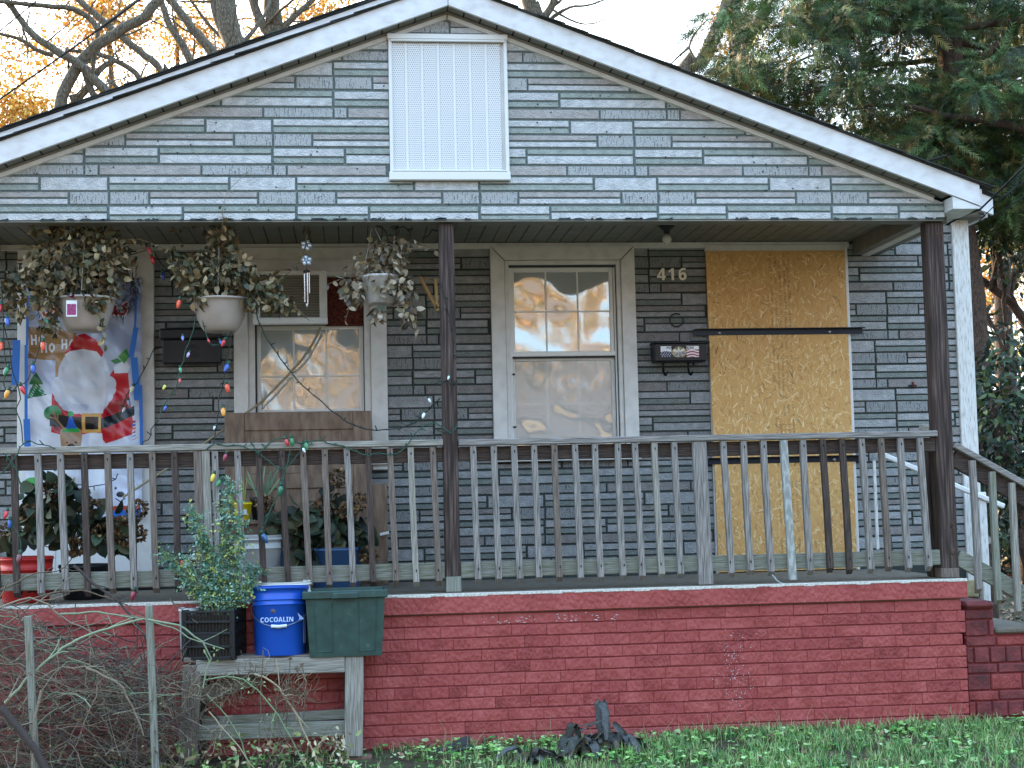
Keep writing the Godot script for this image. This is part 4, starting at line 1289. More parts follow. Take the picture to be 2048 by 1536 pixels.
	put("clapper", mb().ball(Vector3(0.0, -0.205, 0), Vector3(0.008, 0.016, 0.008)).done(), M.chrome, ch)
	# --- wooden corner bracket by the post
	var wbk := thing("corner_strips", "thin yellow wooden strips making a corner beside the middle post", "frame")
	put("strip", mb().bar(Vector3(-0.146,2.923,-0.5), Vector3(-0.044,2.722,-0.5), 0.02, 0.02, 0.002).done(), plain("9a7642", 0.7), wbk)
	put("strip", mb().bar(Vector3(-0.05,2.916,-0.5), Vector3(-0.044,2.709,-0.5), 0.02, 0.02, 0.002).done(), plain("a5844f", 0.7), wbk)
	put("strip", mb().bar(Vector3(-0.162,2.936,-0.5), Vector3(-0.054,2.903,-0.5), 0.006, 0.006).done(), plain("8c6a3c", 0.7), wbk)
	# --- white paper tag
	var tg := thing("white_tag", "small white plastic tag fixed to the brown side board", "tag", Vector3(-0.393,1.292,-0.92))
	put("tag", mb().box(Vector3.ZERO, Vector3(0.062, 0.018, 0.004), 0.001, Basis(Vector3(0, 0, 1), 0.2)).done(), M.white, tg)

# ---------------------------------------------------------------- banner
func fill_poly(im: Image, pts: Array, c: Color) -> void:
	var lo := 1e9
	var hi := -1e9
	for p in pts:
		lo = minf(lo, p[1]); hi = maxf(hi, p[1])
	for y in range(maxi(0, int(lo)), mini(im.get_height(), int(hi) + 1)):
		var xs := []
		for i in pts.size():
			var a: Array = pts[i]
			var b: Array = pts[(i + 1) % pts.size()]
			if (a[1] <= y) != (b[1] <= y):
				xs.append(a[0] + (y - a[1]) * (b[0] - a[0]) / float(b[1] - a[1]))
		xs.sort()
		for k in range(0, xs.size() - 1, 2):
			var x0 := clampi(int(xs[k]), 0, im.get_width())
			var x1 := clampi(int(xs[k + 1]), 0, im.get_width())
			if x1 > x0: im.fill_rect(Rect2i(x0, y, x1 - x0, 1), c)

func fill_oval(im: Image, cx: float, cy: float, rx: float, ry: float, c: Color) -> void:
	var p := []
	for i in 28: p.append([cx + cos(TAU * i / 28) * rx, cy + sin(TAU * i / 28) * ry])
	fill_poly(im, p, c)

func brush(im: Image, pts: Array, w: float, c: Color) -> void:
	for i in pts.size() - 1:
		var a := Vector2(pts[i][0], pts[i][1])
		var b := Vector2(pts[i + 1][0], pts[i + 1][1])
		var n := int(a.distance_to(b) / 2.0) + 1
		for k in n + 1:
			var p := a.lerp(b, float(k) / n)
			fill_oval(im, p.x, p.y, w, w, c)

func build_banner() -> void:
	# print: 720 x 1500, a plain winter picture of clothing, a sign, a fir, a deer and a bear
	var im := Image.create(480, 1000, false, Image.FORMAT_RGBA8)
	im.fill(Color("b9bcd0"))
	var white := Color("cdd2de")
	var red := Color("b3202c")
	var dred := Color("8e1722")
	for y in 1000:
		var c := Color("8f99b8").lerp(Color("bcc3d6"), clampf(y / 620.0, 0, 1))
		im.fill_rect(Rect2i(0, y, 480, 1), c)
	# script lettering: Christmas
	for pass_ in 2:
		var w := 9.0 if pass_ == 0 else 6.0
		var c := Color("e8e2e4") if pass_ == 0 else Color("a81f2b")
		brush(im, [[98, 78], [80, 70], [66, 92], [64, 130], [76, 152], [96, 148], [112, 130]], w, c)
		brush(im, [[124, 66], [124, 150], [134, 116], [148, 112], [152, 150], [164, 150]], w, c)
		brush(im, [[176, 116], [176, 150], [180, 122], [194, 114]], w, c)
		brush(im, [[208, 116], [208, 148], [218, 148]], w, c)
		brush(im, [[240, 112], [228, 124], [240, 136], [228, 150]], w, c)
		brush(im, [[262, 84], [260, 150], [272, 148]], w, c)
		brush(im, [[286, 150], [286, 114], [302, 116], [302, 150], [304, 118], [320, 116], [320, 150]], w, c)
		brush(im, [[366, 118], [348, 118], [342, 138], [352, 150], [366, 138], [370, 118], [372, 150], [382, 146]], w, c)
		brush(im, [[420, 108], [404, 118], [418, 134], [404, 152], [392, 148]], w, c)
	# wooden sign on a stick
	var wood := Color("8f6b45")
	fill_poly(im, [[8, 200], [70, 205], [210, 225], [215, 330], [150, 345], [6, 330]], wood)
	for y in 5: fill_poly(im, [[8, 212 + y * 25], [212, 228 + y * 22], [212, 231 + y * 22], [8, 215 + y * 25]], Color("7c5a38"))
	fill_poly(im, [[122, 330], [146, 330], [140, 620], [112, 620]], Color("a07a50"))
	for s in [[22, 238, 0], [62, 270, 0], [150, 258, 1]]:
		var ox: float = s[0]
		var oy: float = s[1]
		brush(im, [[ox, oy], [ox, oy + 34]], 4, white)
		brush(im, [[ox + 18, oy], [ox + 18, oy + 34]], 4, white)
		brush(im, [[ox, oy + 17], [ox + 18, oy + 17]], 4, white)
		var o2 := ox + 42
		brush(im, [[o2, oy], [o2 - 9, oy + 10], [o2 - 9, oy + 24], [o2, oy + 34], [o2 + 9, oy + 24], [o2 + 9, oy + 10], [o2, oy]], 4, white)
	# fir tree
	fill_poly(im, [[38, 388], [70, 440], [50, 440], [95, 500], [0, 500], [26, 440], [10, 440]], Color("2f6b45"))
	for k in 14: brush(im, [[14 + (k * 37) % 70, 440 + (k * 23) % 55], [20 + (k * 37) % 70, 446 + (k * 23) % 55]], 2, Color("a9cdb4"))
	fill_poly(im, [[0, 500], [110, 480], [240, 520], [200, 1000], [0, 1000]], white)
	# red coat with black belt, white fur front, red cap; no wearer is drawn
	fill_poly(im, [[106, 480], [130, 455], [330, 480], [352, 400], [370, 376], [425, 372], [430, 505], [446, 600], [442, 655], [330, 690], [290, 640], [180, 660], [106, 640]], red)
	fill_poly(im, [[362, 372], [415, 345], [432, 372], [424, 398], [368, 400]], white)
	fill_poly(im, [[120, 500], [160, 560], [150, 640], [112, 630]], dred)
	fill_poly(im, [[335, 520], [430, 500], [436, 540], [330, 575]], dred)
	# soft white fur shape under the cap
	fill_oval(im, 240, 400, 108, 110, Color("b9bfd0"))
	for k in 13:
		var a := PI * k / 12.0
		fill_oval(im, 238 + cos(a) * 106, 440 + sin(a) * 100, 30, 30, Color("bcc2d2"))
	fill_oval(im, 238, 430, 92, 104, Color("c6ccda"))
	for k in 5: fill_oval(im, 170 + k * 34, 538, 20, 14, Color("aeb5c8"))
	fill_poly(im, [[160, 318], [205, 244], [238, 228], [290, 256], [322, 310], [312, 330], [290, 310], [235, 298], [185, 312]], red)
	fill_poly(im, [[160, 318], [185, 306], [235, 294], [292, 306], [312, 330], [296, 350], [235, 332], [176, 350]], white)
	# green leaves, mitten
	fill_poly(im, [[350, 345], [380, 335], [400, 350], [370, 360]], Color("3f7d4b"))
	fill_poly(im, [[385, 330], [420, 295], [430, 330], [410, 360]], Color("4c8f4a"))
	fill_oval(im, 112, 560, 36, 32, Color("2f7a4c"))
	# belt and buckle
	fill_poly(im, [[100, 565], [270, 585], [300, 590], [450, 535], [452, 575], [300, 637], [100, 615]], Color("1c2026"))
	fill_poly(im, [[232, 565], [312, 565], [312, 645], [232, 645]], Color("c99a56"))
	fill_poly(im, [[246, 579], [300, 579], [300, 631], [246, 631]], Color("17191d"))
	fill_poly(im, [[265, 465], [330, 465], [318, 565], [256, 565]], white)
	fill_poly(im, [[262, 647], [316, 647], [330, 925], [240, 925]], white)
	# deer
	fill_poly(im, [[140, 631], [160, 620], [210, 620], [232, 637], [222, 725], [205, 785], [160, 785], [146, 725]], Color("a08268"))
	fill_oval(im, 186, 707, 18, 20, Color("15171a"))
	fill_oval(im, 170, 683, 4, 4, Color("15171a"))
	fill_oval(im, 204, 683, 4, 4, Color("15171a"))
	fill_poly(im, [[160, 631], [186, 565], [214, 631]], Color("1f5cc0"))
	fill_poly(im, [[152, 625], [218, 625], [222, 641], [150, 641]], Color("2a9a4e"))
	fill_oval(im, 186, 565, 12, 12, Color("2a9a4e"))
	for s in [-1, -74]:
		brush(im, [[186 + s * 30, 625], [186 + s * 62, 585], [186 + s * 72, 555]], 4, Color("8b7058"))
		brush(im, [[186 + s * 56, 593], [186 + s * 54, 565]], 3, Color("8b7058"))
		brush(im, [[186 + s * 62, 585], [186 + s * 86, 577]], 3, Color("8b7058"))
	fill_oval(im, 28, 860, 40, 36, Color("3f9a4c"))
	# bear
	fill_oval(im, 385, 900, 82, 78, Color("d5dbf0"))
	fill_oval(im, 372, 876, 5, 6, Color("15171a"))
	fill_oval(im, 392, 902, 17, 12, Color("23262e"))
	brush(im, [[372, 918], [392, 932], [412, 918]], 2, Color("23262e"))
	fill_oval(im, 345, 905, 16, 14, Color("cfb3cc"))
	fill_poly(im, [[310, 920], [330, 950], [460, 950], [470, 930], [474, 972], [330, 985]], Color("b5503f"))
	fill_poly(im, [[340, 972], [478, 960], [478, 1000], [340, 1000]], Color("2a6cc4"))
	for k in 6: fill_poly(im, [[432 + k * 6, 600 + k * 14], [456, 596 + k * 14], [456, 606 + k * 14], [436, 610 + k * 14]], [Color("8b3550"), Color("4c4f9c"), Color("c05a3c")][k % 3])
	var m := StandardMaterial3D.new()
	m.albedo_texture = ImageTexture.create_from_image(im)
	m.roughness = 0.22
	m.rim_enabled = false
	var t := thing("door_banner", "shiny plastic winter door banner with red coat print, taped in blue", "banner")
	var st := SurfaceTool.new()
	st.begin(Mesh.PRIMITIVE_TRIANGLES)
	st.set_smooth_group(0)
	var x0: float = -2.761
	var x1: float = -2.005
	var y1: float = 3.051
	var y0: float = 1.431
	var n := noise(90, 2.6, 0, 4)
	var n2 := noise(91, 7.0, 0, 3)
	var gx := 28
	var gy := 60
	var pt := func(i: int, j: int) -> Vector3:
		var u := float(i) / gx
		var v := float(j) / gy
		var p := Vector3(lerpf(x0, x1, u), lerpf(y1, y0, v), WALL + 0.085)
		p.z += n.get_noise_2d(p.x * 1.2, p.y * 0.9 + p.x * 0.8) * 0.05 + n2.get_noise_2d(p.x + p.y * 0.5, p.y) * 0.02
		return p
	for i in gx:
		for j in gy:
			var idx := [[i, j], [i + 1, j], [i + 1, j + 1], [i, j], [i + 1, j + 1], [i, j + 1]]
			for q in idx:
				st.set_uv(Vector2(float(q[0]) / gx, float(q[1]) / gy))
				st.add_vertex(pt.call(q[0], q[1]))
	st.generate_normals()
	put("sheet", st.commit(), m, t)
	var tz := -1.235
	for s in [[Vector3(-2.817,2.633,-1.235), Vector3(-2.825,2.332,-1.235), 0.05], [Vector3(-2.755,2.599,-1.235), Vector3(-2.753,1.93,-1.235), 0.02], [Vector3(-2.75,2.103,-1.234), Vector3(-2.743,1.92,-1.234), 0.042], [Vector3(-2.035,2.71,-1.235), Vector3(-2.068,2.507,-1.235), 0.035], [Vector3(-2.049,2.507,-1.236), Vector3(-2.026,2.219,-1.236), 0.045], [Vector3(-2.006,2.32,-1.234), Vector3(-2,1.916,-1.234), 0.022], [Vector3(-2.034,2.931,-1.236), Vector3(-2.041,2.71,-1.236), 0.015], [Vector3(-2.747,2.929,-1.236), Vector3(-2.749,2.599,-1.236), 0.016]]:
		put("tape", mb().bar(s[0], s[1], s[2], 0.002, 0.0, Vector3(0, 0, 1)).done(), M.tape, t)

# ---------------------------------------------------------------- foliage
func leaf_mesh(l: float, w: float, fold := 0.25, droop := 0.25, n := 4) -> ArrayMesh:
	# along +y, face to +z, folded along the midrib and drooping at the tip
	var st := SurfaceTool.new()
	st.begin(Mesh.PRIMITIVE_TRIANGLES)
	st.set_smooth_group(0)
	var c := []
	var a := []
	var b := []
	for i in n + 1:
		var f := float(i) / n
		var hw := w * 0.5 * pow(sin(PI * pow(f, 0.85)), 0.6) if i > 0 and i < n else 0.0
		var z := -droop * l * f * f
		c.append(Vector3(0, l * f, z - fold * hw * 0.0))
		a.append(Vector3(-hw, l * f, z + fold * hw))
		b.append(Vector3(hw, l * f, z + fold * hw))
	for i in n:
		for q in [[c[i], a[i], a[i + 1]], [c[i], a[i + 1], c[i + 1]], [c[i], b[i + 1], b[i]], [c[i], c[i + 1], b[i + 1]]]:
			if (q[1] - q[0]).cross(q[2] - q[0]).length() < 1e-10: continue
			for v in q: st.add_vertex(v)
	st.generate_normals()
	return st.commit()

func spray_mesh(l: float, k: int, needle: float, w: float) -> ArrayMesh:
	# a drooping cedar spray: a thin stem with slender side shoots
	var st := SurfaceTool.new()
	st.begin(Mesh.PRIMITIVE_TRIANGLES)
	var r := RandomNumberGenerator.new()
	r.seed = k
	for i in k:
		var f := float(i) / k
		var p := Vector3(0, l * f, -0.25 * l * f * f)
		var s := -1.0 if i % 2 else 1.0
		var d := Vector3(s * r.randf_range(0.5, 1.0), r.randf_range(0.5, 1.0), r.randf_range(-0.7, 0.3)).normalized() * needle * (1.1 - 0.6 * f)
		var n := d.cross(Vector3(r.randf() - 0.5, 0.2, 1)).normalized() * w
		st.add_vertex(p - n); st.add_vertex(p + d); st.add_vertex(p + n)
	st.add_vertex(Vector3(-w * 0.6, 0, 0)); st.add_vertex(Vector3(0, l, -0.25 * l)); st.add_vertex(Vector3(w * 0.6, 0, 0))
	st.generate_normals()
	return st.commit()

func pal(list: Array) -> Array:
	var out := []
	for h in list: out.append(lin(h))
	return out

func pick(cols: Array) -> Color:
	var c: Color = cols[rng.randi() % cols.size()]
	var k := rng.randf_range(0.78, 1.22)
	return Color(c.r * k, c.g * k, c.b * k)

func blob_leaves(blobs: Array, cols: Array, scale: Vector2, hang: float, o: Vector3) -> Array:
	# blobs: [centre, radii, count]; leaves crowd the outer shell of each blob and hang down
	var xf := []
	var cc := []
	for b in blobs:
		for i in int(b[2]):
			var d := rdir()
			var rr := pow(rng.randf(), 0.45)
			var p: Vector3 = b[0] + d * b[1] * rr
			var dir := (d * 0.7 + Vector3(0, -hang, 0) + rdir() * 0.75).normalized()
			var bs := frame(dir, rdir()) * Basis(Vector3.UP, rng.randf() * TAU)
			xf.append(Transform3D(bs.scaled(Vector3.ONE * rng.randf_range(scale.x, scale.y)), p - o))
			cc.append(pick(cols))
	return [xf, cc]

func stem_leaves(paths: Array, step: float, cols: Array, scale: Vector2, hang: float, o: Vector3) -> Array:
	var xf := []
	var cc := []
	for p in paths:
		for q in wobble(p, step, 0.004):
			var dir := (rdir() + Vector3(0, -hang, 0.2)).normalized()
			xf.append(Transform3D(frame(dir, rdir()).scaled(Vector3.ONE * rng.randf_range(scale.x, scale.y)), q - o))
			cc.append(pick(cols))
	return [xf, cc]

func stems(t: Node3D, paths: Array, r: float, m: Material, o: Vector3, amp := 0.004) -> void:
	var b := mb()
	b.off = o
	for p in paths: b.tube(wobble(p, 0.05, amp), Vector2(r, r * 0.6), 5)
	put("stems", b.done(), m, t).set_meta("kind", "stuff")

func hanging_pot(t: Node3D, rt: float, rb: float, h: float) -> void:
	var prof := [Vector2(0, 0.0), Vector2(rb * 0.9, 0.0), Vector2(rb, 0.006)]
	for i in 7:
		var f := (i + 1) / 8.0
		prof.append(Vector2(rb + (rt - rb) * pow(f, 0.72), 0.006 + (h - 0.016) * f))
	prof.append_array([Vector2(rt, h - 0.014), Vector2(rt + 0.008, h - 0.012), Vector2(rt + 0.009, h), Vector2(rt - 0.008, h), Vector2(rt - 0.012, h - 0.02), Vector2(0, h - 0.03)])
	put("pot", mb().lathe(prof, 40).done(), M.pot_grey, t)

func build_plants() -> void:
	var lf := leaf_mesh(0.05, 0.031, 0.3, 0.25)
	var grey := pal(["695f43", "83704e", "464a35", "948364", "6e5734", "393f2d", "9f8d6b", "6a6a4e", "51462d", "2d3224", "5d4b30", "4c412a"])
	var brown := pal(["6b5a48", "83745f", "4c443b", "9a8a74", "5d5246", "7c7060", "a89b86"])
	# --- left hanging basket
	var o: Vector3 = Vector3(-2.183,2.564,-0.2)
	var t := thing("hanging_basket", "large hanging basket of pale drying leaves in front of the banner", "hanging basket", o, "hanging baskets under the porch beam")
	hanging_pot(t, 0.172, 0.112, 0.20)
	put("soil", mb().lathe([Vector2(0.16, 0.185), Vector2(0.0, 0.2)], 20).done(), M.soil, t)
	put("hanger", mb().tube([Vector3(-0.17, 0.2, 0), Vector3(-0.02, 0.66, 0)], 0.002, 5).tube([Vector3(0.17, 0.2, 0), Vector3(0.02, 0.66, 0)], 0.002, 5).tube([Vector3(0, 0.2, 0.17), Vector3(0, 0.66, 0.01)], 0.002, 5).done(), plain("8f8a7c", 0.5), t).set_meta("kind", "stuff")
	var bl := [[Vector3(-2.248,2.878,-0.2), Vector3(0.24, 0.13, 0.2), 330], [Vector3(-2.336,3.001,-0.2), Vector3(0.22, 0.15, 0.18), 260], [Vector3(-2.085,3.03,-0.2), Vector3(0.17, 0.17, 0.18), 210], [Vector3(-2.408,2.747,-0.12), Vector3(0.12, 0.12, 0.1), 120], [Vector3(-2.371,2.591,-0.08), Vector3(0.06, 0.06, 0.05), 30], [Vector3(-2.277,3.123,-0.2), Vector3(0.16, 0.08, 0.15), 90], [Vector3(-2.512,2.88,-0.2), Vector3(0.13, 0.09, 0.12), 90], [Vector3(-2.629,2.82,-0.2), Vector3(0.08, 0.1, 0.1), 70], [Vector3(-2.58,2.711,-0.18), Vector3(0.05, 0.07, 0.06), 45], [Vector3(-2.018,2.869,-0.15), Vector3(0.08, 0.12, 0.1), 80], [Vector3(-2.101,2.732,-0.03), Vector3(0.06, 0.05, 0.04), 50], [Vector3(-2.366,3.2,-0.2), Vector3(0.2, 0.03, 0.12), 50]]
	var r := blob_leaves(bl, grey, Vector2(0.7, 1.25), 0.6, o)
	var vines := [[Vector3(-2.087,2.732,-0.03), Vector3(-2.072,2.657,-0.03), Vector3(-2.061,2.582,-0.03), Vector3(-2.049,2.517,-0.03), Vector3(-2.043,2.463,-0.03)], [Vector3(-2.048,3.052,-0.15), Vector3(-1.944,3.119,-0.15), Vector3(-1.87,3.119,-0.15), Vector3(-1.811,3.1,-0.15), Vector3(-1.707,3.06,-0.15), Vector3(-1.648,3.075,-0.15), Vector3(-1.603,3.087,-0.15)], [Vector3(-2.512,2.88,-0.2), Vector3(-2.6,2.926,-0.2), Vector3(-2.586,3.002,-0.2)], [Vector3(-2.248,3,-0.2), Vector3(-2.336,3.154,-0.2), Vector3(-2.366,3.215,-0.2)], [Vector3(-2.13,3,-0.2), Vector3(-2.026,3.122,-0.2), Vector3(-1.981,3.177,-0.2)], [Vector3(-2.085,3,-0.2), Vector3(-2.1,3.153,-0.2), Vector3(-2.159,3.208,-0.2)]]
	var s := stem_leaves(vines, 0.018, grey, Vector2(0.6, 1.0), 0.7, o)
	scatter("leaves", lf, r[0] + s[0], r[1] + s[1], M.dry_leaf, t)
	stems(t, vines, 0.003, plain("7d7358", 0.8), o)
	put("plant_tag", mb().box(Vector3(-2.233,2.68,-0.01) - o, Vector3(0.062, 0.096, 0.002)).done(), M.white, t)
	put("tag_picture", mb().box(Vector3(-2.233,2.677,-0.01) - o + Vector3(0, -0.003, 0.0016), Vector3(0.052, 0.066, 0.0012)).done(), textured(ntex(91, 0.03, [[0.0, "3d0f2c"], [0.5, "8e2a63"], [0.8, "b8568a"], [1.0, "efd9e6"]]), Vector3(6, 6, 6), 0.4), t)
	var pk := []
	for i in 7: pk.append(Transform3D(frame(Vector3(rng.randf_range(-1, 1), rng.randf_range(-0.2, 1), 0.6)).scaled(Vector3.ONE * 0.7), Vector3(-2.235,2.744,-0.02) - o))
	scatter("pink_leaf", lf, pk, [lin("8e3560")], M.dry_leaf, t)
	# --- middle hanging basket
	o = Vector3(-1.384,2.553,-0.2)
	t = thing("hanging_basket", "hanging basket with a bare grey bowl in front of the left window", "hanging basket", o, "hanging baskets under the porch beam")
	hanging_pot(t, 0.175, 0.098, 0.20)
	put("soil", mb().lathe([Vector2(0.16, 0.185), Vector2(0.0, 0.2)], 20).done(), M.soil, t)
	put("hanger", mb().tube([Vector3(-0.17, 0.2, 0), Vector3(-0.02, 0.66, 0)], 0.002, 5).tube([Vector3(0.17, 0.2, 0), Vector3(0.02, 0.66, 0)], 0.002, 5).tube([Vector3(0, 0.2, 0.17), Vector3(0, 0.66, 0.01)], 0.002, 5).done(), plain("8f8a7c", 0.5), t).set_meta("kind", "stuff")
	bl = [[Vector3(-1.37,2.873,-0.2), Vector3(0.2, 0.13, 0.2), 340], [Vector3(-1.549,2.935,-0.2), Vector3(0.12, 0.12, 0.14), 170], [Vector3(-1.384,3.012,-0.2), Vector3(0.14, 0.11, 0.12), 170], [Vector3(-1.171,2.787,-0.15), Vector3(0.14, 0.10, 0.12), 190], [Vector3(-1.02,2.721,-0.12), Vector3(0.09, 0.07, 0.09), 90], [Vector3(-1.495,2.782,-0.1), Vector3(0.1, 0.09, 0.08), 100], [Vector3(-1.083,2.871,-0.2), Vector3(0.08, 0.05, 0.06), 40], [Vector3(-1.378,3.142,-0.15), Vector3(0.07, 0.08, 0.06), 50], [Vector3(-1.261,2.912,-0.16), Vector3(0.1, 0.12, 0.1), 90]]
	r = blob_leaves(bl, grey, Vector2(0.7, 1.25), 0.6, o)
	vines = [[Vector3(-1.379,3.111,-0.15), Vector3(-1.345,3.2,0.03), Vector3(-1.349,3.289,0.035), Vector3(-1.331,3.335,0.035), Vector3(-1.288,3.408,0.02), Vector3(-1.184,3.506,0.015)], [Vector3(-1.385,2.873,-0.2), Vector3(-1.428,3.151,-0.2), Vector3(-1.503,3.207,-0.2), Vector3(-1.653,3.182,-0.2)], [Vector3(-1.141,2.818,-0.15), Vector3(-1.02,2.863,-0.15), Vector3(-0.928,2.939,-0.15), Vector3(-0.882,3.001,-0.15), Vector3(-0.86,3.109,-0.15), Vector3(-0.865,3.202,-0.15)], [Vector3(-1.079,2.734,-0.1), Vector3(-0.929,2.687,-0.1), Vector3(-0.84,2.609,-0.1)], [Vector3(-1.354,2.934,-0.2), Vector3(-1.293,3.089,-0.2), Vector3(-1.268,3.181,-0.2)], [Vector3(-1.681,3.04,-0.18), Vector3(-1.667,2.933,-0.18), Vector3(-1.637,2.871,-0.18)]]
	s = stem_leaves([[Vector3(-1.379,3.111,-0.15), Vector3(-1.345,3.2,0.03), Vector3(-1.349,3.283,0.035)]] + vines.slice(1), 0.026, grey, Vector2(0.6, 1.0), 0.7, o)
	scatter("leaves", lf, r[0] + s[0], r[1] + s[1], M.dry_leaf, t)
	stems(t, vines, 0.0025, plain("7d7358", 0.8), o)
	# --- right hanging basket: faceted pot, dried plant
	o = Vector3(-0.408,2.712,-0.16)
	t = thing("hanging_basket", "pale faceted hanging pot with a dried brown plant beside the middle post", "hanging basket", o, "hanging baskets under the porch beam")
	put("pot", mb().lathe([Vector2(0, 0), Vector2(0.098, 0.0), Vector2(0.118, 0.155), Vector2(0.126, 0.158), Vector2(0.127, 0.172), Vector2(0.11, 0.172), Vector2(0.105, 0.15), Vector2(0, 0.15)], 8).done(), M.pot_pale, t, Vector3.ZERO, Basis(Vector3.UP, 0.3))
	put("hanger", mb().tube([Vector3(-0.11, 0.17, 0), Vector3(-0.05, 0.47, 0)], 0.002, 5).tube([Vector3(0.11, 0.17, 0), Vector3(-0.03, 0.47, 0)], 0.002, 5).done(), plain("a5a19a", 0.4), t).set_meta("kind", "stuff")
	bl = [[Vector3(-0.395,2.938,-0.16), Vector3(0.16, 0.1, 0.14), 160], [Vector3(-0.332,3.031,-0.16), Vector3(0.11, 0.1, 0.1), 130], [Vector3(-0.581,2.812,-0.14), Vector3(0.08, 0.1, 0.08), 100], [Vector3(-0.277,2.804,-0.1), Vector3(0.08, 0.1, 0.08), 90], [Vector3(-0.235,2.632,-0.08), Vector3(0.05, 0.07, 0.05), 40], [Vector3(-0.432,2.645,-0.05), Vector3(0.04, 0.07, 0.03), 30], [Vector3(-0.439,3.078,-0.16), Vector3(0.04, 0.06, 0.04), 25], [Vector3(-0.384,2.815,-0.06), Vector3(0.07, 0.06, 0.04), 40]]
	r = blob_leaves(bl, brown + grey.slice(0, 3), Vector2(0.7, 1.3), 0.9, o)
	vines = [[Vector3(-0.287,3.04,-0.12), Vector3(-0.209,3.108,-0.12), Vector3(-0.133,3.064,-0.12), Vector3(-0.072,3.039,-0.12)], [Vector3(-0.595,2.856,-0.12), Vector3(-0.656,2.872,-0.12), Vector3(-0.732,2.826,-0.12)], [Vector3(-0.261,2.851,-0.1), Vector3(-0.217,2.727,-0.1), Vector3(-0.204,2.604,-0.1), Vector3(-0.19,2.511,-0.1)], [Vector3(-0.597,2.761,-0.1), Vector3(-0.613,2.638,-0.1), Vector3(-0.629,2.608,-0.1)], [Vector3(-0.457,2.923,-0.16), Vector3(-0.532,3.048,-0.16), Vector3(-0.594,2.97,-0.16), Vector3(-0.625,2.908,-0.16)]]
	s = stem_leaves(vines, 0.035, brown, Vector2(0.6, 1.0), 1.0, o)
	scatter("leaves", lf, r[0] + s[0], r[1] + s[1], M.dry_leaf, t)
	var more := []
	for i in 26: more.append([Vector3(-0.396,2.892,-0.16), Vector3(-0.396,2.892,-0.16) + Vector3(rng.randf_range(-0.2, 0.16), rng.randf_range(0.02, 0.14), rng.randf_range(-0.08, 0.1)), Vector3(-0.396,2.892,-0.16) + Vector3(rng.randf_range(-0.26, 0.2), rng.randf_range(-0.12, 0.12), rng.randf_range(-0.08, 0.1))])
	stems(t, vines + more, 0.0022, plain("6f6048", 0.9), o)
	# --- wreath of dark tinsel behind the left basket
	var wr := thing("dark_wreath", "dark tinsel wreath with small red and gold baubles on the left door", "wreath", Vector3(-2.217,2.978,-1.2))
	var tin := leaf_mesh(0.07, 0.006, 0.1, 0.1, 2)
	var xf := []
	for i in 900:
		var a := rng.randf() * TAU
		var p := Vector3(cos(a) * 0.17, sin(a) * 0.17, 0.0) + rv(0.04)
		xf.append(Transform3D(frame(rdir()), p))
	scatter("tinsel", tin, xf, pal(["120d10", "1c1418", "0d1512", "241014"]), M.dry_leaf, wr)
	for i in 16:
		var a := i * 0.42
		put("bauble", mb().ball(Vector3(cos(a) * (0.15 + 0.04 * (i % 3 - 1)), sin(a) * (0.16 + 0.04 * (i % 2)), 0.05), Vector3.ONE * 0.007, Basis(), 5, 8).done(), plain(["8c2222", "c8b878", "9a5a2a"][i % 3], 0.25, 0.3), wr)
	# --- hydrangeas on the porch
	hydrangea("potted dried hydrangea with dark leaves in front of the door banner", Vector3(-2.248,1.217,-0.45), [[Vector3(-2.482,1.558,-0.5), Vector3(0.14, 0.16, 0.14), 60], [Vector3(-2.301,1.431,-0.5), Vector3(0.2, 0.16, 0.16), 110], [Vector3(-2.121,1.396,-0.5), Vector3(0.16, 0.13, 0.14), 80], [Vector3(-2.347,1.601,-0.5), Vector3(0.12, 0.12, 0.12), 40], [Vector3(-2.068,1.288,-0.45), Vector3(0.1, 0.07, 0.08), 20], [Vector3(-2.579,1.348,-0.4), Vector3(0.12, 0.05, 0.1), 26]], [Vector3(-2.561,1.483,-0.45), Vector3(-2.427,1.624,-0.45), Vector3(-2.188,1.496,-0.45), Vector3(-2.042,1.395,-0.42), Vector3(-1.917,1.49,-0.45), Vector3(-1.926,1.337,-0.45), Vector3(-2.288,1.266,-0.36), Vector3(-2.668,1.365,-0.4), Vector3(-2.123,1.342,-0.42), Vector3(-1.988,1.317,-0.42)])
	hydrangea("brown withered hydrangea in the round blue pot by the cabinet", Vector3(-0.745,1.203,-0.6), [[Vector3(-0.931,1.365,-0.6), Vector3(0.14, 0.14, 0.14), 70], [Vector3(-0.743,1.361,-0.6), Vector3(0.16, 0.15, 0.16), 100], [Vector3(-0.617,1.31,-0.6), Vector3(0.12, 0.13, 0.12), 70], [Vector3(-0.884,1.179,-0.5), Vector3(0.1, 0.07, 0.08), 30], [Vector3(-0.709,1.566,-0.6), Vector3(0.05, 0.07, 0.05), 12], [Vector3(-1.039,1.384,-0.55), Vector3(0.07, 0.07, 0.07), 24]], [Vector3(-1.146,1.503,-0.55), Vector3(-0.682,1.66,-0.55), Vector3(-0.634,1.447,-0.5), Vector3(-0.501,1.163,-0.5), Vector3(-0.558,1.499,-0.55), Vector3(-0.773,1.488,-0.6)])
	# --- spiky leaves on the shelf
	o = Vector3(-1.185,1.536,-0.78)
	t = thing("spiky_plant", "thin green spiky plant in the dark pot on the shelf", "plant", o)
	var strap := leaf_mesh(0.26, 0.012, 0.2, 0.3, 5)
	for i in 11:
		put("leaf", strap, plain(["5c7a58", "6d8a5e", "4d6a50"][i % 3], 0.5), t, Vector3(rng.randf_range(-0.02, 0.02), -0.02, 0), frame(Vector3(rng.randf_range(-0.8, 0.8), 1.0, rng.randf_range(-0.3, 0.5)), Vector3(0, 0, 1)).scaled(Vector3.ONE * rng.randf_range(0.7, 1.1)))
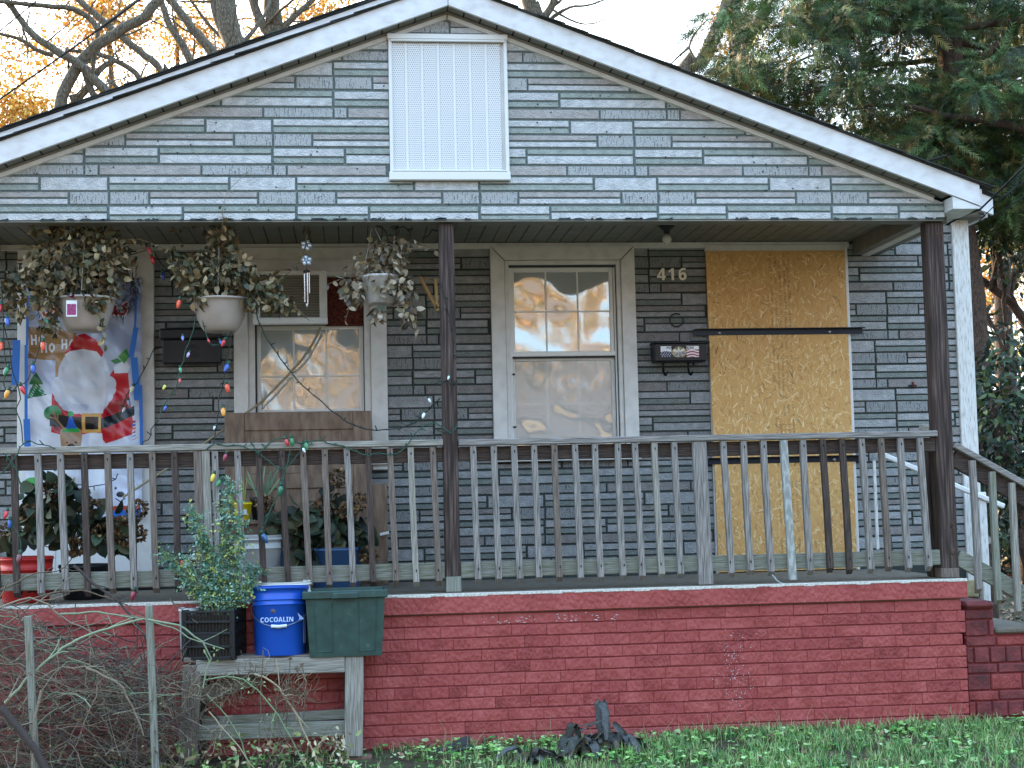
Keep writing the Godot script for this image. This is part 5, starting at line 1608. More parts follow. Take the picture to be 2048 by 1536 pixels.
	o = Vector3(-1.295,1.513,-0.72)
	t = thing("upright_plant", "narrow yellow green plant in the yellow pot on the shelf", "plant", o)
	for i in 6:
		put("leaf", strap, plain(["8a8a3a", "77803c"][i % 2], 0.5), t, Vector3(rng.randf_range(-0.02, 0.02), -0.01, 0), frame(Vector3(rng.randf_range(-0.16, 0.16), 1.0, rng.randf_range(-0.1, 0.2)), Vector3(0, 0, 1)).scaled(Vector3.ONE * rng.randf_range(0.45, 0.75)))

func hydrangea(label: String, o: Vector3, blobs: Array, heads: Array) -> void:
	var t := thing("hydrangea", label, "plant", o, "hydrangeas in pots on the porch")
	var big := leaf_mesh(0.105, 0.075, 0.25, 0.35, 5)
	var r := blob_leaves(blobs, pal(["233327", "2f4230", "3a4c34", "1d2a23", "4a4a33", "57573c", "34432f"]), Vector2(0.6, 1.1), 0.6, o)
	scatter("leaves", big, r[0], r[1], M.leaf, t)
	var fl := leaf_mesh(0.022, 0.018, 0.3, 0.3, 3)
	var st := []
	for h in heads:
		var xf := []
		var cc := []
		for i in 170:
			var d := rdir()
			xf.append(Transform3D(frame((d + rdir() * 0.8).normalized(), rdir()).scaled(Vector3.ONE * rng.randf_range(0.7, 1.3)), h + d * Vector3(0.055, 0.048, 0.05) * rng.randf_range(0.75, 1.05) - o))
			cc.append(pick(pal(["4a382a", "6b5138", "86684a", "372a20", "5a4630", "97794f"])))
		scatter("flower_head", fl, xf, cc, M.dry_leaf, t)
		st.append([o + Vector3(rng.randf_range(-0.05, 0.05), 0, 0), (o + h) * 0.5 + rv(0.03), h])
	stems(t, st, 0.004, plain("5a4c36", 0.9), o)

# ---------------------------------------------------------------- string lights
func strand(label: String, paths: Array, wire: Material, r: float, stubs: float, bulbs: Array, group := "") -> void:
	var o: Vector3 = paths[0][0]
	var t := thing("string_lights", label, "string lights", o, group)
	for p in paths:
		var b := mb()
		b.off = o
		var q := wobble(p, 0.035, 0.0035 if stubs > 0.0 else 0.0015)
		b.tube(q, r, 5)
		if stubs > 0.0:
			for i in range(1, q.size() - 1, 2):
				if rng.randf() < stubs:
					var d := (rdir() + Vector3(0, 0.1, 0.5)).normalized() * rng.randf_range(0.018, 0.04)
					b.tube([q[i], q[i] + d], Vector2(r * 1.2, r * 0.8), 5)
		put("wire", b.done(), wire, t)
	for e in bulbs:
		var dir: Vector3 = Vector3(rng.randf_range(-0.5, 0.5), -1, rng.randf_range(0.0, 0.5)).normalized()
		var s: float = e[2] if e.size() > 2 else 1.0
		var bs := frame(dir)
		var m := plain(e[1], 0.2)
		m.clearcoat_enabled = true
		put("bulb", mb().lathe([Vector2(0, 0.058), Vector2(0.008, 0.05), Vector2(0.0125, 0.036), Vector2(0.0155, 0.022), Vector2(0.013, 0.008), Vector2(0.009, 0.0), Vector2(0, 0)], 12).done(), m, t, e[0] - o, bs.scaled(Vector3.ONE * s))
		put("socket", mb().lathe([Vector2(0, 0.0), Vector2(0.0105, 0.002), Vector2(0.0095, -0.022), Vector2(0, -0.024)], 8).done(), M.green_wire, t, e[0] - o, bs.scaled(Vector3.ONE * s))

func build_lights() -> void:
	var RED := "c41f2a"
	var ORG := "e5522a"
	var BLU := "1f4fa8"
	var GRN := "1d7a48"
	var AMB := "e0982a"
	strand("dark wires with large coloured bulbs hanging at the left edge by the white door trim", [[Vector3(-2.663,2.869,-0.12), Vector3(-2.654,2.719,-0.12), Vector3(-2.65,2.599,-0.12), Vector3(-2.644,2.449,-0.12), Vector3(-2.626,2.33,-0.12), Vector3(-2.649,2.256,-0.12), Vector3(-2.626,2.181,-0.12), Vector3(-2.594,2.195,-0.12), Vector3(-2.563,2.246,-0.12)], [Vector3(-2.65,2.614,-0.12), Vector3(-2.615,2.479,-0.12), Vector3(-2.597,2.329,-0.12), Vector3(-2.562,2.225,-0.12), Vector3(-2.545,2.15,-0.12), Vector3(-2.579,2.097,-0.12), Vector3(-2.545,2.016,-0.12), Vector3(-2.533,1.883,-0.12)], [Vector3(-2.421,2.624,-0.1), Vector3(-2.432,2.49,-0.1), Vector3(-2.455,2.4,-0.1), Vector3(-2.484,2.32,-0.1), Vector3(-2.506,2.252,-0.1), Vector3(-2.558,2.238,-0.1)]], M.wire, 0.0035, 0.0,
		[[Vector3(-2.661,2.716,-0.1), RED], [Vector3(-2.623,2.638,-0.1), BLU], [Vector3(-2.657,2.492,-0.1), ORG], [Vector3(-2.619,2.343,-0.1), GRN], [Vector3(-2.613,2.209,-0.1), AMB], [Vector3(-2.541,2.232,-0.1), RED], [Vector3(-2.382,2.627,-0.08), GRN], [Vector3(-2.411,2.49,-0.08), ORG], [Vector3(-2.468,2.354,-0.08), BLU]])
	strand("green mini lights hanging below the middle hanging basket over the black mailbox", [[Vector3(-1.522,2.679,-0.12), Vector3(-1.528,2.588,-0.12), Vector3(-1.558,2.497,-0.12), Vector3(-1.588,2.437,-0.12), Vector3(-1.6,2.362,-0.12), Vector3(-1.63,2.287,-0.12), Vector3(-1.642,2.212,-0.12), Vector3(-1.684,2.152,-0.12), Vector3(-1.722,2.093,-0.12), Vector3(-1.743,2.018,-0.12)], [Vector3(-1.483,2.618,-0.12), Vector3(-1.463,2.527,-0.12), Vector3(-1.44,2.472,-0.12), Vector3(-1.392,2.465,-0.12), Vector3(-1.351,2.489,-0.12), Vector3(-1.326,2.543,-0.12)], [Vector3(-1.616,2.725,-0.12), Vector3(-1.542,2.694,-0.12), Vector3(-1.498,2.673,-0.12)]], M.green_wire, 0.003, 0.5,
		[[Vector3(-1.6,2.52,-0.1), "6d7fd0", 0.6], [Vector3(-1.562,2.42,-0.1), "b7a6d8", 0.6], [Vector3(-1.616,2.33,-0.1), "4fae84", 0.6], [Vector3(-1.616,2.264,-0.1), "c83a44", 0.6], [Vector3(-1.702,2.226,-0.1), "d8cf5a", 0.6], [Vector3(-1.699,2.1,-0.1), "3c58b8", 0.6], [Vector3(-1.352,2.493,-0.1), RED, 0.8], [Vector3(-1.45,2.5,-0.1), RED, 0.5], [Vector3(-1.379,2.49,-0.1), BLU, 0.6], [Vector3(-1.617,2.738,-0.1), ORG]])
	strand("dark wire with blue orange and amber bulbs down the left window casing", [[Vector3(-1.317,2.559,-0.15), Vector3(-1.33,2.437,-0.15), Vector3(-1.348,2.331,-0.15), Vector3(-1.367,2.225,-0.15), Vector3(-1.391,2.135,-0.15), Vector3(-1.398,2.044,-0.15), Vector3(-1.41,1.954,-0.15), Vector3(-1.423,1.879,-0.15)]], M.wire, 0.0035, 0.6,
		[[Vector3(-1.335,2.35,-0.13), BLU], [Vector3(-1.344,2.229,-0.13), ORG], [Vector3(-1.366,2.085,-0.13), AMB], [Vector3(-1.414,1.977,-0.13), "c9ced0", 0.5]])
	strand("dark bare mini light wire crossing in front of the left window to the rail", [[Vector3(-1.163,2.689,-0.1), Vector3(-1.151,2.612,-0.1), Vector3(-1.111,2.515,-0.1), Vector3(-1.046,2.414,-0.1), Vector3(-0.978,2.322,-0.1), Vector3(-0.957,2.291,-0.1), Vector3(-0.898,2.221,-0.1), Vector3(-0.839,2.168,-0.1), Vector3(-0.786,2.122,-0.1), Vector3(-0.741,2.076,-0.1), Vector3(-0.637,1.992,-0.1), Vector3(-0.548,1.952,-0.1), Vector3(-0.482,1.935,-0.1), Vector3(-0.382,1.934,-0.1), Vector3(-0.306,1.944,-0.1), Vector3(-0.215,1.973,-0.1), Vector3(-0.147,2.036,-0.1), Vector3(-0.097,2.093,-0.1), Vector3(-0.054,2.126,-0.1)]], M.wire, 0.004, 0.9,
		[[Vector3(-0.131,2.12,-0.08), "d6d9d8", 0.6], [Vector3(-0.157,2.032,-0.08), "e4e6e4", 0.7]])
	strand("green mini light wire tangled along the top rail left of the post", [[Vector3(-1.46,1.828,0.015), Vector3(-1.402,1.872,0.015), Vector3(-1.344,1.847,0.015), Vector3(-1.256,1.854,0.015), Vector3(-1.198,1.824,0.015), Vector3(-1.14,1.808,0.015), Vector3(-1.066,1.88,0.015), Vector3(-1.022,1.891,0.015), Vector3(-0.934,1.866,0.015), Vector3(-0.869,1.859,0.015), Vector3(-0.786,1.881,0.015), Vector3(-0.727,1.85,0.015), Vector3(-0.639,1.834,0.015), Vector3(-0.565,1.797,0.015), Vector3(-0.506,1.775,0.015)], [Vector3(-0.506,1.775,0.02), Vector3(-0.432,1.794,0.02), Vector3(-0.357,1.772,0.02), Vector3(-0.282,1.812,0.02), Vector3(-0.227,1.901,0.02), Vector3(-0.16,1.954,0.02), Vector3(-0.1,1.968,0.02), Vector3(0.004,1.897,0.02), Vector3(0.035,1.951,0.02)], [Vector3(-1.197,1.883,0.02), Vector3(-1.154,1.808,0.02), Vector3(-1.082,1.747,0.02), Vector3(-1.023,1.702,0.02), Vector3(-0.964,1.73,0.02), Vector3(-0.905,1.803,0.02), Vector3(-0.886,1.877,0.02)], [Vector3(-0.963,1.819,0.03), Vector3(-0.994,1.686,0.03), Vector3(-1.018,1.598,0.03), Vector3(-1.069,1.496,0.03), Vector3(-1.114,1.379,0.03), Vector3(-1.158,1.316,0.03)]], M.green_wire, 0.0035, 0.8,
		[[Vector3(-0.986,1.884,0.03), RED, 0.8], [Vector3(-0.954,1.89,0.03), GRN, 0.9], [Vector3(-0.869,1.861,0.03), GRN, 0.9], [Vector3(-1.337,1.802,0.03), "96284a", 0.8], [Vector3(-1.018,1.607,0.03), "1f6a4c", 1.1], [Vector3(-1.129,1.327,0.03), "1f5a8c", 1.1], [Vector3(-1.408,1.686,0.03), "e2c83a", 0.9], [Vector3(-1.373,1.65,0.03), GRN, 0.9], [Vector3(-0.887,1.829,0.03), "dfe3e4", 0.6]])
	strand("green wire and bulbs tied round the rail at the far left", [[Vector3(-2.632,1.711,0.02), Vector3(-2.576,1.768,0.02), Vector3(-2.533,1.834,0.02), Vector3(-2.505,1.883,0.02), Vector3(-2.463,1.9,0.02), Vector3(-2.42,1.875,0.02), Vector3(-2.364,1.88,0.02), Vector3(-2.321,1.85,0.02)], [Vector3(-2.618,1.835,0.02), Vector3(-2.547,1.747,0.02), Vector3(-2.519,1.668,0.02), Vector3(-2.476,1.6,0.02)], [Vector3(-2.572,1.443,0.03), Vector3(-2.515,1.341,0.03), Vector3(-2.51,1.24,0.03)]], M.green_wire, 0.0035, 0.8,
		[[Vector3(-2.513,1.246,0.04), "5e1420", 1.1], [Vector3(-2.596,1.496,0), RED, 0.9], [Vector3(-2.579,1.443,0), BLU, 0.9], [Vector3(-1.867,1.016,0.05), "8c1236", 1.1], [Vector3(-1.592,1.187,0.03), RED, 0.8]])
	strand("dark wire loop of clear bulbs at the right side of the banner", [[Vector3(-1.898,2.586,-1.2), Vector3(-1.951,2.478,-1.2), Vector3(-1.998,2.378,-1.2), Vector3(-2.031,2.324,-1.2), Vector3(-2.064,2.301,-1.2), Vector3(-2.096,2.251,-1.2), Vector3(-2.116,2.178,-1.2), Vector3(-2.136,2.118,-1.2)], [Vector3(-1.887,2.08,-1.2), Vector3(-1.94,2.007,-1.2), Vector3(-1.93,1.964,-1.2), Vector3(-1.989,1.931,-1.2), Vector3(-1.996,1.898,-1.2)], [Vector3(-2.147,1.724,-1.18), Vector3(-2.16,1.691,-1.18), Vector3(-2.231,1.659,-1.18), Vector3(-2.344,1.639,-1.18)]], M.wire, 0.0035, 0.6,
		[[Vector3(-2.049,2.31,-1.19), "d9d6b0", 0.9], [Vector3(-2.082,2.217,-1.19), "8c93b0", 0.8], [Vector3(-2.102,2.167,-1.19), "c8c8cc", 0.7]])
	strand("single red and amber bulbs on a wire along the porch ceiling at the left", [[Vector3(-2.043,3.049,-0.5), Vector3(-1.981,3.074,-0.5), Vector3(-1.92,3.096,-0.5), Vector3(-1.867,3.111,-0.5), Vector3(-1.827,3.111,-0.5), Vector3(-1.781,3.032,-0.5), Vector3(-1.689,2.92,-0.5), Vector3(-1.597,2.793,-0.5), Vector3(-1.536,2.729,-0.5)]], M.wire, 0.003, 0.2,
		[[Vector3(-1.845,3.113,-0.4), "e05a6a"], [Vector3(-1.82,3.056,-0.4), RED], [Vector3(-1.95,3.065,-0.6), "6a4a18"], [Vector3(-1.766,2.968,-0.5), "1c2c7a"]])
	strand("bare dark light wire wound round the middle post", [[Vector3(-0.088,2.241,0), Vector3(-0.049,2.21,0), Vector3(-0.003,2.231,0), Vector3(0.033,2.206,0)], [Vector3(-0.07,2.189,0), Vector3(-0.027,2.225,0), Vector3(0.02,2.194,0), Vector3(0.042,2.224,0)], [Vector3(-0.087,1.924,0), Vector3(-0.04,1.899,0), Vector3(0.006,1.916,0), Vector3(0.039,1.933,0)], [Vector3(-0.05,2.839,-0.03), Vector3(-0.014,2.684,-0.02), Vector3(0.005,2.592,-0.02), Vector3(0.027,2.469,-0.02), Vector3(0.017,2.408,-0.02), Vector3(0.037,2.347,-0.02)]], M.wire, 0.003, 0.8, [[Vector3(-0.01,2.247,0.02), "c8d4d4", 0.5]])
	strand("tangle of black wire stubs under the porch beam beside the middle post", [[Vector3(-0.437,3.211,-0.2), Vector3(-0.39,3.195,-0.2), Vector3(-0.36,3.154,-0.2), Vector3(-0.37,3.116,-0.2), Vector3(-0.33,3.091,-0.2)], [Vector3(-0.344,3.195,-0.2), Vector3(-0.297,3.21,-0.2), Vector3(-0.283,3.163,-0.2), Vector3(-0.299,3.141,-0.2)], [Vector3(-0.329,3.185,-0.2), Vector3(-0.251,3.204,-0.2), Vector3(-0.227,3.172,-0.2), Vector3(-0.205,3.185,-0.2)], [Vector3(-0.144,3.122,-0.2), Vector3(-0.103,3.147,-0.2), Vector3(-0.081,3.178,-0.2), Vector3(-0.04,3.172,-0.2)]], M.black, 0.004, 0.9, [])
	strand("short fairy light wire lying on the porch floor near the white picket", [[Vector3(1.944,1.001,0.02), Vector3(1.962,0.97,0.02), Vector3(1.99,0.954,0.02), Vector3(2.042,0.941,0.02)]], plain("9aa4a0", 0.6), 0.004, 0.4, [])

# ---------------------------------------------------------------- yard
func plank_m(i: int) -> Material:
	return [M.along_pale, M.along_brown, M.along_moss, M.along_grey][i % 4]

func build_yard() -> void:
	# --- rough timber bench against the wall
	var t := thing("timber_bench", "rough timber potting bench against the red brick wall", "bench")
	var zf := 0.25
	put("leg", mb().bar(Vector3(-0.6,0.621,0.25), Vector3(-0.614,0.056,0.25), 0.105, 0.06, 0.005, Vector3(0, 0, 1)).done(), M.up_pale, t)
	put("leg", mb().bar(Vector3(-1.515,0.601,0.25), Vector3(-1.546,0.044,0.25), 0.105, 0.06, 0.005, Vector3(0, 0, 1)).done(), M.up_brown, t)
	put("leg", mb().bar(Vector3(-0.615,0.593,0.06), Vector3(-0.628,0.059,0.06), 0.09, 0.05, 0.005, Vector3(0, 0, 1)).done(), M.up_dark, t)
	put("leg", mb().bar(Vector3(-1.492,0.58,0.06), Vector3(-1.507,0.052,0.06), 0.09, 0.05, 0.005, Vector3(0, 0, 1)).done(), M.up_dark, t)
	put("front_board", mb().bar(Vector3(-1.494,0.585,0.262), Vector3(-0.655,0.578,0.262), 0.038, 0.092, 0.005).done(), M.along_pale, t)
	put("top_board", mb().bar(Vector3(-1.563,0.63,0.19), Vector3(-0.562,0.619,0.19), 0.16, 0.03, 0.004).done(), M.along_brown, t)
	put("top_board", mb().bar(Vector3(-1.574,0.626,0.09), Vector3(-0.562,0.615,0.09), 0.08, 0.03, 0.004).done(), M.along_grey, t)
	put("brace", mb().bar(Vector3(-1.485,0.412,0.14), Vector3(-1.144,0.514,0.14), 0.04, 0.085, 0.004).done(), M.along_brown, t)
	put("lower_board", mb().bar(Vector3(-1.479,0.259,0.1), Vector3(-0.66,0.273,0.1), 0.035, 0.055, 0.004).done(), M.along_moss, t)
	put("lower_board", mb().bar(Vector3(-1.488,0.217,0.23), Vector3(-0.654,0.212,0.23), 0.035, 0.085, 0.004).done(), M.along_moss, t)
	var fb := thing("foot_brick", "loose reddish brick under the right leg of the bench", "brick")
	put("body", mb().box(Vector3(-0.603,0.025,0.22), Vector3(0.19, 0.055, 0.09), 0.006, Basis(Vector3(0, 0, 1), 0.03)).done(), plain("7a5a50", 0.9), fb)
	# --- crate
	var by: float = 0.625 + 0.002
	var o := Vector3(-1.400, by, 0.165)
	t = thing("plastic_crate", "black slatted plastic crate holding the feathery plant", "crate", o)
	t.rotation.y = -0.2
	var w := 0.305
	var d := 0.25
	var h := 0.285
	for sx in [-1, 1]:
		for sz in [-1, 1]:
			put("corner", mb().box(Vector3(sx * (w / 2 - 0.012), h / 2, sz * (d / 2 - 0.012)), Vector3(0.028, h, 0.028), 0.004).done(), M.crate, t)
	for k in 5:
		var y: float = [0.01, 0.075, 0.15, 0.215, 0.272][k]
		for sz in [-1, 1]:
			put("band", mb().box(Vector3(0, y, sz * (d / 2 - 0.004)), Vector3(w - 0.02, 0.014 if k else 0.02, 0.012), 0.002).done(), M.crate, t)
		for sx in [-1, 1]:
			put("band", mb().box(Vector3(sx * (w / 2 - 0.004), y, 0), Vector3(0.012, 0.014 if k else 0.02, d - 0.02), 0.002).done(), M.crate, t)
	for k in 14:
		for sz in [-1, 1]:
			put("slat", mb().box(Vector3(-w / 2 + 0.028 + k * 0.0192, h / 2, sz * (d / 2 - 0.009)), Vector3(0.006, h - 0.02, 0.005)).done(), M.crate, t)
	for k in 11:
		for sx in [-1, 1]:
			put("slat", mb().box(Vector3(sx * (w / 2 - 0.009), h / 2, -d / 2 + 0.028 + k * 0.0192), Vector3(0.005, h - 0.02, 0.006)).done(), M.crate, t)
	put("name_plate", mb().box(Vector3(0.0, 0.11, d / 2 - 0.001), Vector3(0.13, 0.07, 0.004), 0.002).done(), M.crate, t)
	put("soil", mb().box(Vector3(0, 0.13, 0), Vector3(w - 0.03, 0.24, d - 0.03), 0.01).done(), M.soil, t)
	# feathery plant in the crate
	o = Vector3(-1.401,0.906,0.16)
	t = thing("feathery_plant", "feathery blue green herb growing out of the black crate", "plant", o)
	var tips := [[Vector3(-1.41,0.872,0.16), Vector3(-1.508,1.018,0.16), Vector3(-1.62,1.164,0.16), Vector3(-1.69,1.238,0.16)], [Vector3(-1.392,0.875,0.2), Vector3(-1.433,1.104,0.2), Vector3(-1.473,1.362,0.2), Vector3(-1.515,1.478,0.2)], [Vector3(-1.378,0.874,0.2), Vector3(-1.348,1.13,0.2), Vector3(-1.317,1.416,0.2), Vector3(-1.301,1.631,0.2)], [Vector3(-1.362,0.875,0.22), Vector3(-1.275,1.1,0.22), Vector3(-1.245,1.299,0.22), Vector3(-1.25,1.414,0.22)], [Vector3(-1.349,0.873,0.2), Vector3(-1.221,1.012,0.2), Vector3(-1.134,1.153,0.2)], [Vector3(-1.373,0.878,0.25), Vector3(-1.358,1.019,0.25), Vector3(-1.385,1.133,0.25)], [Vector3(-1.388,0.878,0.24), Vector3(-1.443,0.992,0.24), Vector3(-1.513,1.108,0.24), Vector3(-1.549,1.194,0.24)], [Vector3(-1.362,0.875,0.22), Vector3(-1.276,0.958,0.22), Vector3(-1.176,1.069,0.22)], [Vector3(-1.392,0.903,0.2), Vector3(-1.404,1.217,0.2), Vector3(-1.431,1.304,0.2)]]
	stems(t, tips, 0.004, plain("8a8666", 0.8), o)
	var lt := leaf_mesh(0.017, 0.009, 0.2, 0.15, 3)
	var xf := []
	var cc := []
	var cols := pal(["7fa093", "9db9a8", "5f8a70", "86a05f", "aeb562", "4f7a66", "6f9a88", "48705c"])
	for p in tips:
		var q := wobble(p, 0.02, 0.006)
		for i in range(3, q.size()):
			for j in 7:
				var d1 := rdir()
				var l := rng.randf_range(0.02, 0.085)
				var c := pick(cols)
				for m in 7:
					var f := (m + 1) / 7.0
					xf.append(Transform3D(frame((d1 + rdir() * 0.9 + Vector3(0, -0.1, 0.3)).normalized(), rdir()).scaled(Vector3.ONE * rng.randf_range(0.7, 1.4)), q[i] + d1 * l * f - o + rv(0.006)))
					cc.append(c)
	for i in 1500:
		xf.append(Transform3D(frame(rdir(), rdir()), Vector3(-1.363,0.988,0.2) + rdir() * Vector3(0.15, 0.1, 0.1) * pow(rng.randf(), 0.4) - o))
		cc.append(pick(cols))
	scatter("foliage", lt, xf, cc, M.leaf, t)
	# --- buckets and tote on the bench
	var by2: float = 0.620 + 0.004
	var bb := bucket("blue_bucket", "bright blue plastic bucket with white lettering on the bench", Vector3(-1.025, by2, 0.15), 0.163, 0.147, 0.40, [0.965, 0.80, 0.73], M.blue_bucket, 0.0)
	bb.rotation.x = -0.10
	bail(bb, 0.16, 0.29, 0.125, M.white_bucket)
	words("lettering", "COCOALIN", 0.037, 0.0015, plain("a9c4ea", 0.5), bb, Vector3(-0.012, 0.205, 0.1565), Basis(Vector3.RIGHT, 0.045))
	put("logo", mb().prism(PackedVector2Array([Vector2(0.085, 0.188), Vector2(0.125, 0.208), Vector2(0.088, 0.242), Vector2(0.099, 0.211)]), 0.128, 0.1325).done(), plain("8fb4e8", 0.5), bb, Vector3(0.0, 0, 0.0), Basis(Vector3.UP, 0.12))
	put("print", mb().box(Vector3(0.140, 0.17, 0.066), Vector3(0.026, 0.20, 0.002), 0.0, Basis(Vector3.UP, 1.12)).done(), plain("6f84b0", 0.6), bb)
	bucket("white_bucket", "white bucket with dead stalks behind the blue bucket on the bench", Vector3(-1.006 , by2, -0.0 + 0.06), 0.155, 0.14, 0.425, [0.96, 0.85], plain("d5d6cf", 0.45), 0.92)
	bucket("white_bucket", "white bucket almost hidden behind the black crate", Vector3(-1.548, by2, 0.085), 0.06, 0.05, 0.29, [0.95], M.white_bucket, 0.9)
	o = Vector3(-0.648, by2, 0.165)
	t = thing("storage_tote", "dark green plastic storage tote at the right end of the bench", "storage tote", o)
	var bot := Vector2(0.205, 0.125)
	var topv := Vector2(0.228, 0.148)
	var ht := 0.375
	var tb := mb()
	tb.flat()
	for s in [[1, 0], [-1, 0], [0, 1], [0, -1]]:
		var n := Vector3(s[0], 0, s[1])
		var c0: Array
		if s[0] != 0: c0 = [Vector3(s[0] * bot.x, 0, -bot.y), Vector3(s[0] * bot.x, 0, bot.y), Vector3(s[0] * topv.x, ht, topv.y), Vector3(s[0] * topv.x, ht, -topv.y)]
		else: c0 = [Vector3(-bot.x, 0, s[1] * bot.y), Vector3(bot.x, 0, s[1] * bot.y), Vector3(topv.x, ht, s[1] * topv.y), Vector3(-topv.x, ht, s[1] * topv.y)]
		tb.quad(c0[0], c0[1], c0[2], c0[3], n)
		var inn := []
		for v in c0: inn.append(Vector3(v.x * 0.975, maxf(v.y, 0.01), v.z * 0.965))
		tb.quad(inn[0], inn[1], inn[2], inn[3], -n)
	tb.quad(Vector3(-bot.x, 0.0, -bot.y), Vector3(bot.x, 0.0, -bot.y), Vector3(bot.x, 0.0, bot.y), Vector3(-bot.x, 0.0, bot.y), Vector3.DOWN)
	tb.quad(Vector3(-bot.x, 0.01, -bot.y), Vector3(bot.x, 0.01, -bot.y), Vector3(bot.x, 0.01, bot.y), Vector3(-bot.x, 0.01, bot.y), Vector3.UP)
	put("tub", tb.done(), M.tote, t)
	for s in [[0, 1], [0, -1], [1, 0], [-1, 0]]:
		var c := Vector3(s[0] * (topv.x + 0.006), ht - 0.022, s[1] * (topv.y + 0.006))
		put("rim", mb().box(c, Vector3(0.018 if s[0] else topv.x * 2 + 0.03, 0.045, 0.018 if s[1] else topv.y * 2 + 0.03 - 0.04), 0.005).done(), M.tote, t)
	put("handle", mb().box(Vector3(0.0, ht - 0.028, topv.y + 0.02), Vector3(0.15, 0.036, 0.02), 0.006).done(), M.tote, t)
	for sx in [-1, 1]:
		var g := mb()
		var zf2 := 0.134
		var tilt := Basis(Vector3.RIGHT, 0.061)
		for e in [[0.075, 0.03, 0.075, 0.31], [0.165, 0.03, 0.178, 0.31], [0.075, 0.03, 0.165, 0.03]]:
			g.tube([Vector3(sx * e[0], e[1], bot.y + 0.061 * e[1] + 0.001), Vector3(sx * e[2], e[3], bot.y + 0.061 * e[3] + 0.001)], 0.003, 5)
		put("moulded_rib", g.done(), M.tote, t)
	put("soil", mb().box(Vector3(0, 0.12, 0), Vector3(0.40, 0.2, 0.24), 0.01).done(), M.soil, t)
	# --- wooden stakes
	var s1 := thing("garden_stake", "grey wooden stake standing in the brush at the far left", "stake")
	put("shaft", mb().bar(Vector3(-2.317,0.939,0.75), Vector3(-2.273,0.083,0.75), 0.038, 0.03, 0.003, Vector3(0, 0, 1)).done(), M.up_moss, s1)
	var s2 := thing("garden_stake", "tall grey wooden stake between the brush and the bench", "stake")
	put("shaft", mb().bar(Vector3(-1.695,0.975,0.7), Vector3(-1.662,0.048,0.7), 0.038, 0.03, 0.003, Vector3(0, 0, 1)).done(), M.up_moss, s2)
	build_brush()
	build_lawn()

func cane(b: MB, pts: Array, r0: float, r1: float, amp := 0.006, side := 0.3) -> void:
	var q := wobble(pts, 0.05, amp)
	b.tube(q, Vector2(r0, r1), 5)
	for i in range(2, q.size() - 1):
		if rng.randf() < side:
			var d: Vector3 = (q[i] - q[i - 1]).normalized() + rdir() * 0.9
			var l := rng.randf_range(0.04, 0.16)
			b.tube([q[i], q[i] + d.normalized() * l * 0.5 + rv(0.01), q[i] + d.normalized() * l + rv(0.02)], Vector2(r1 * 0.8, r1 * 0.4), 4, false)

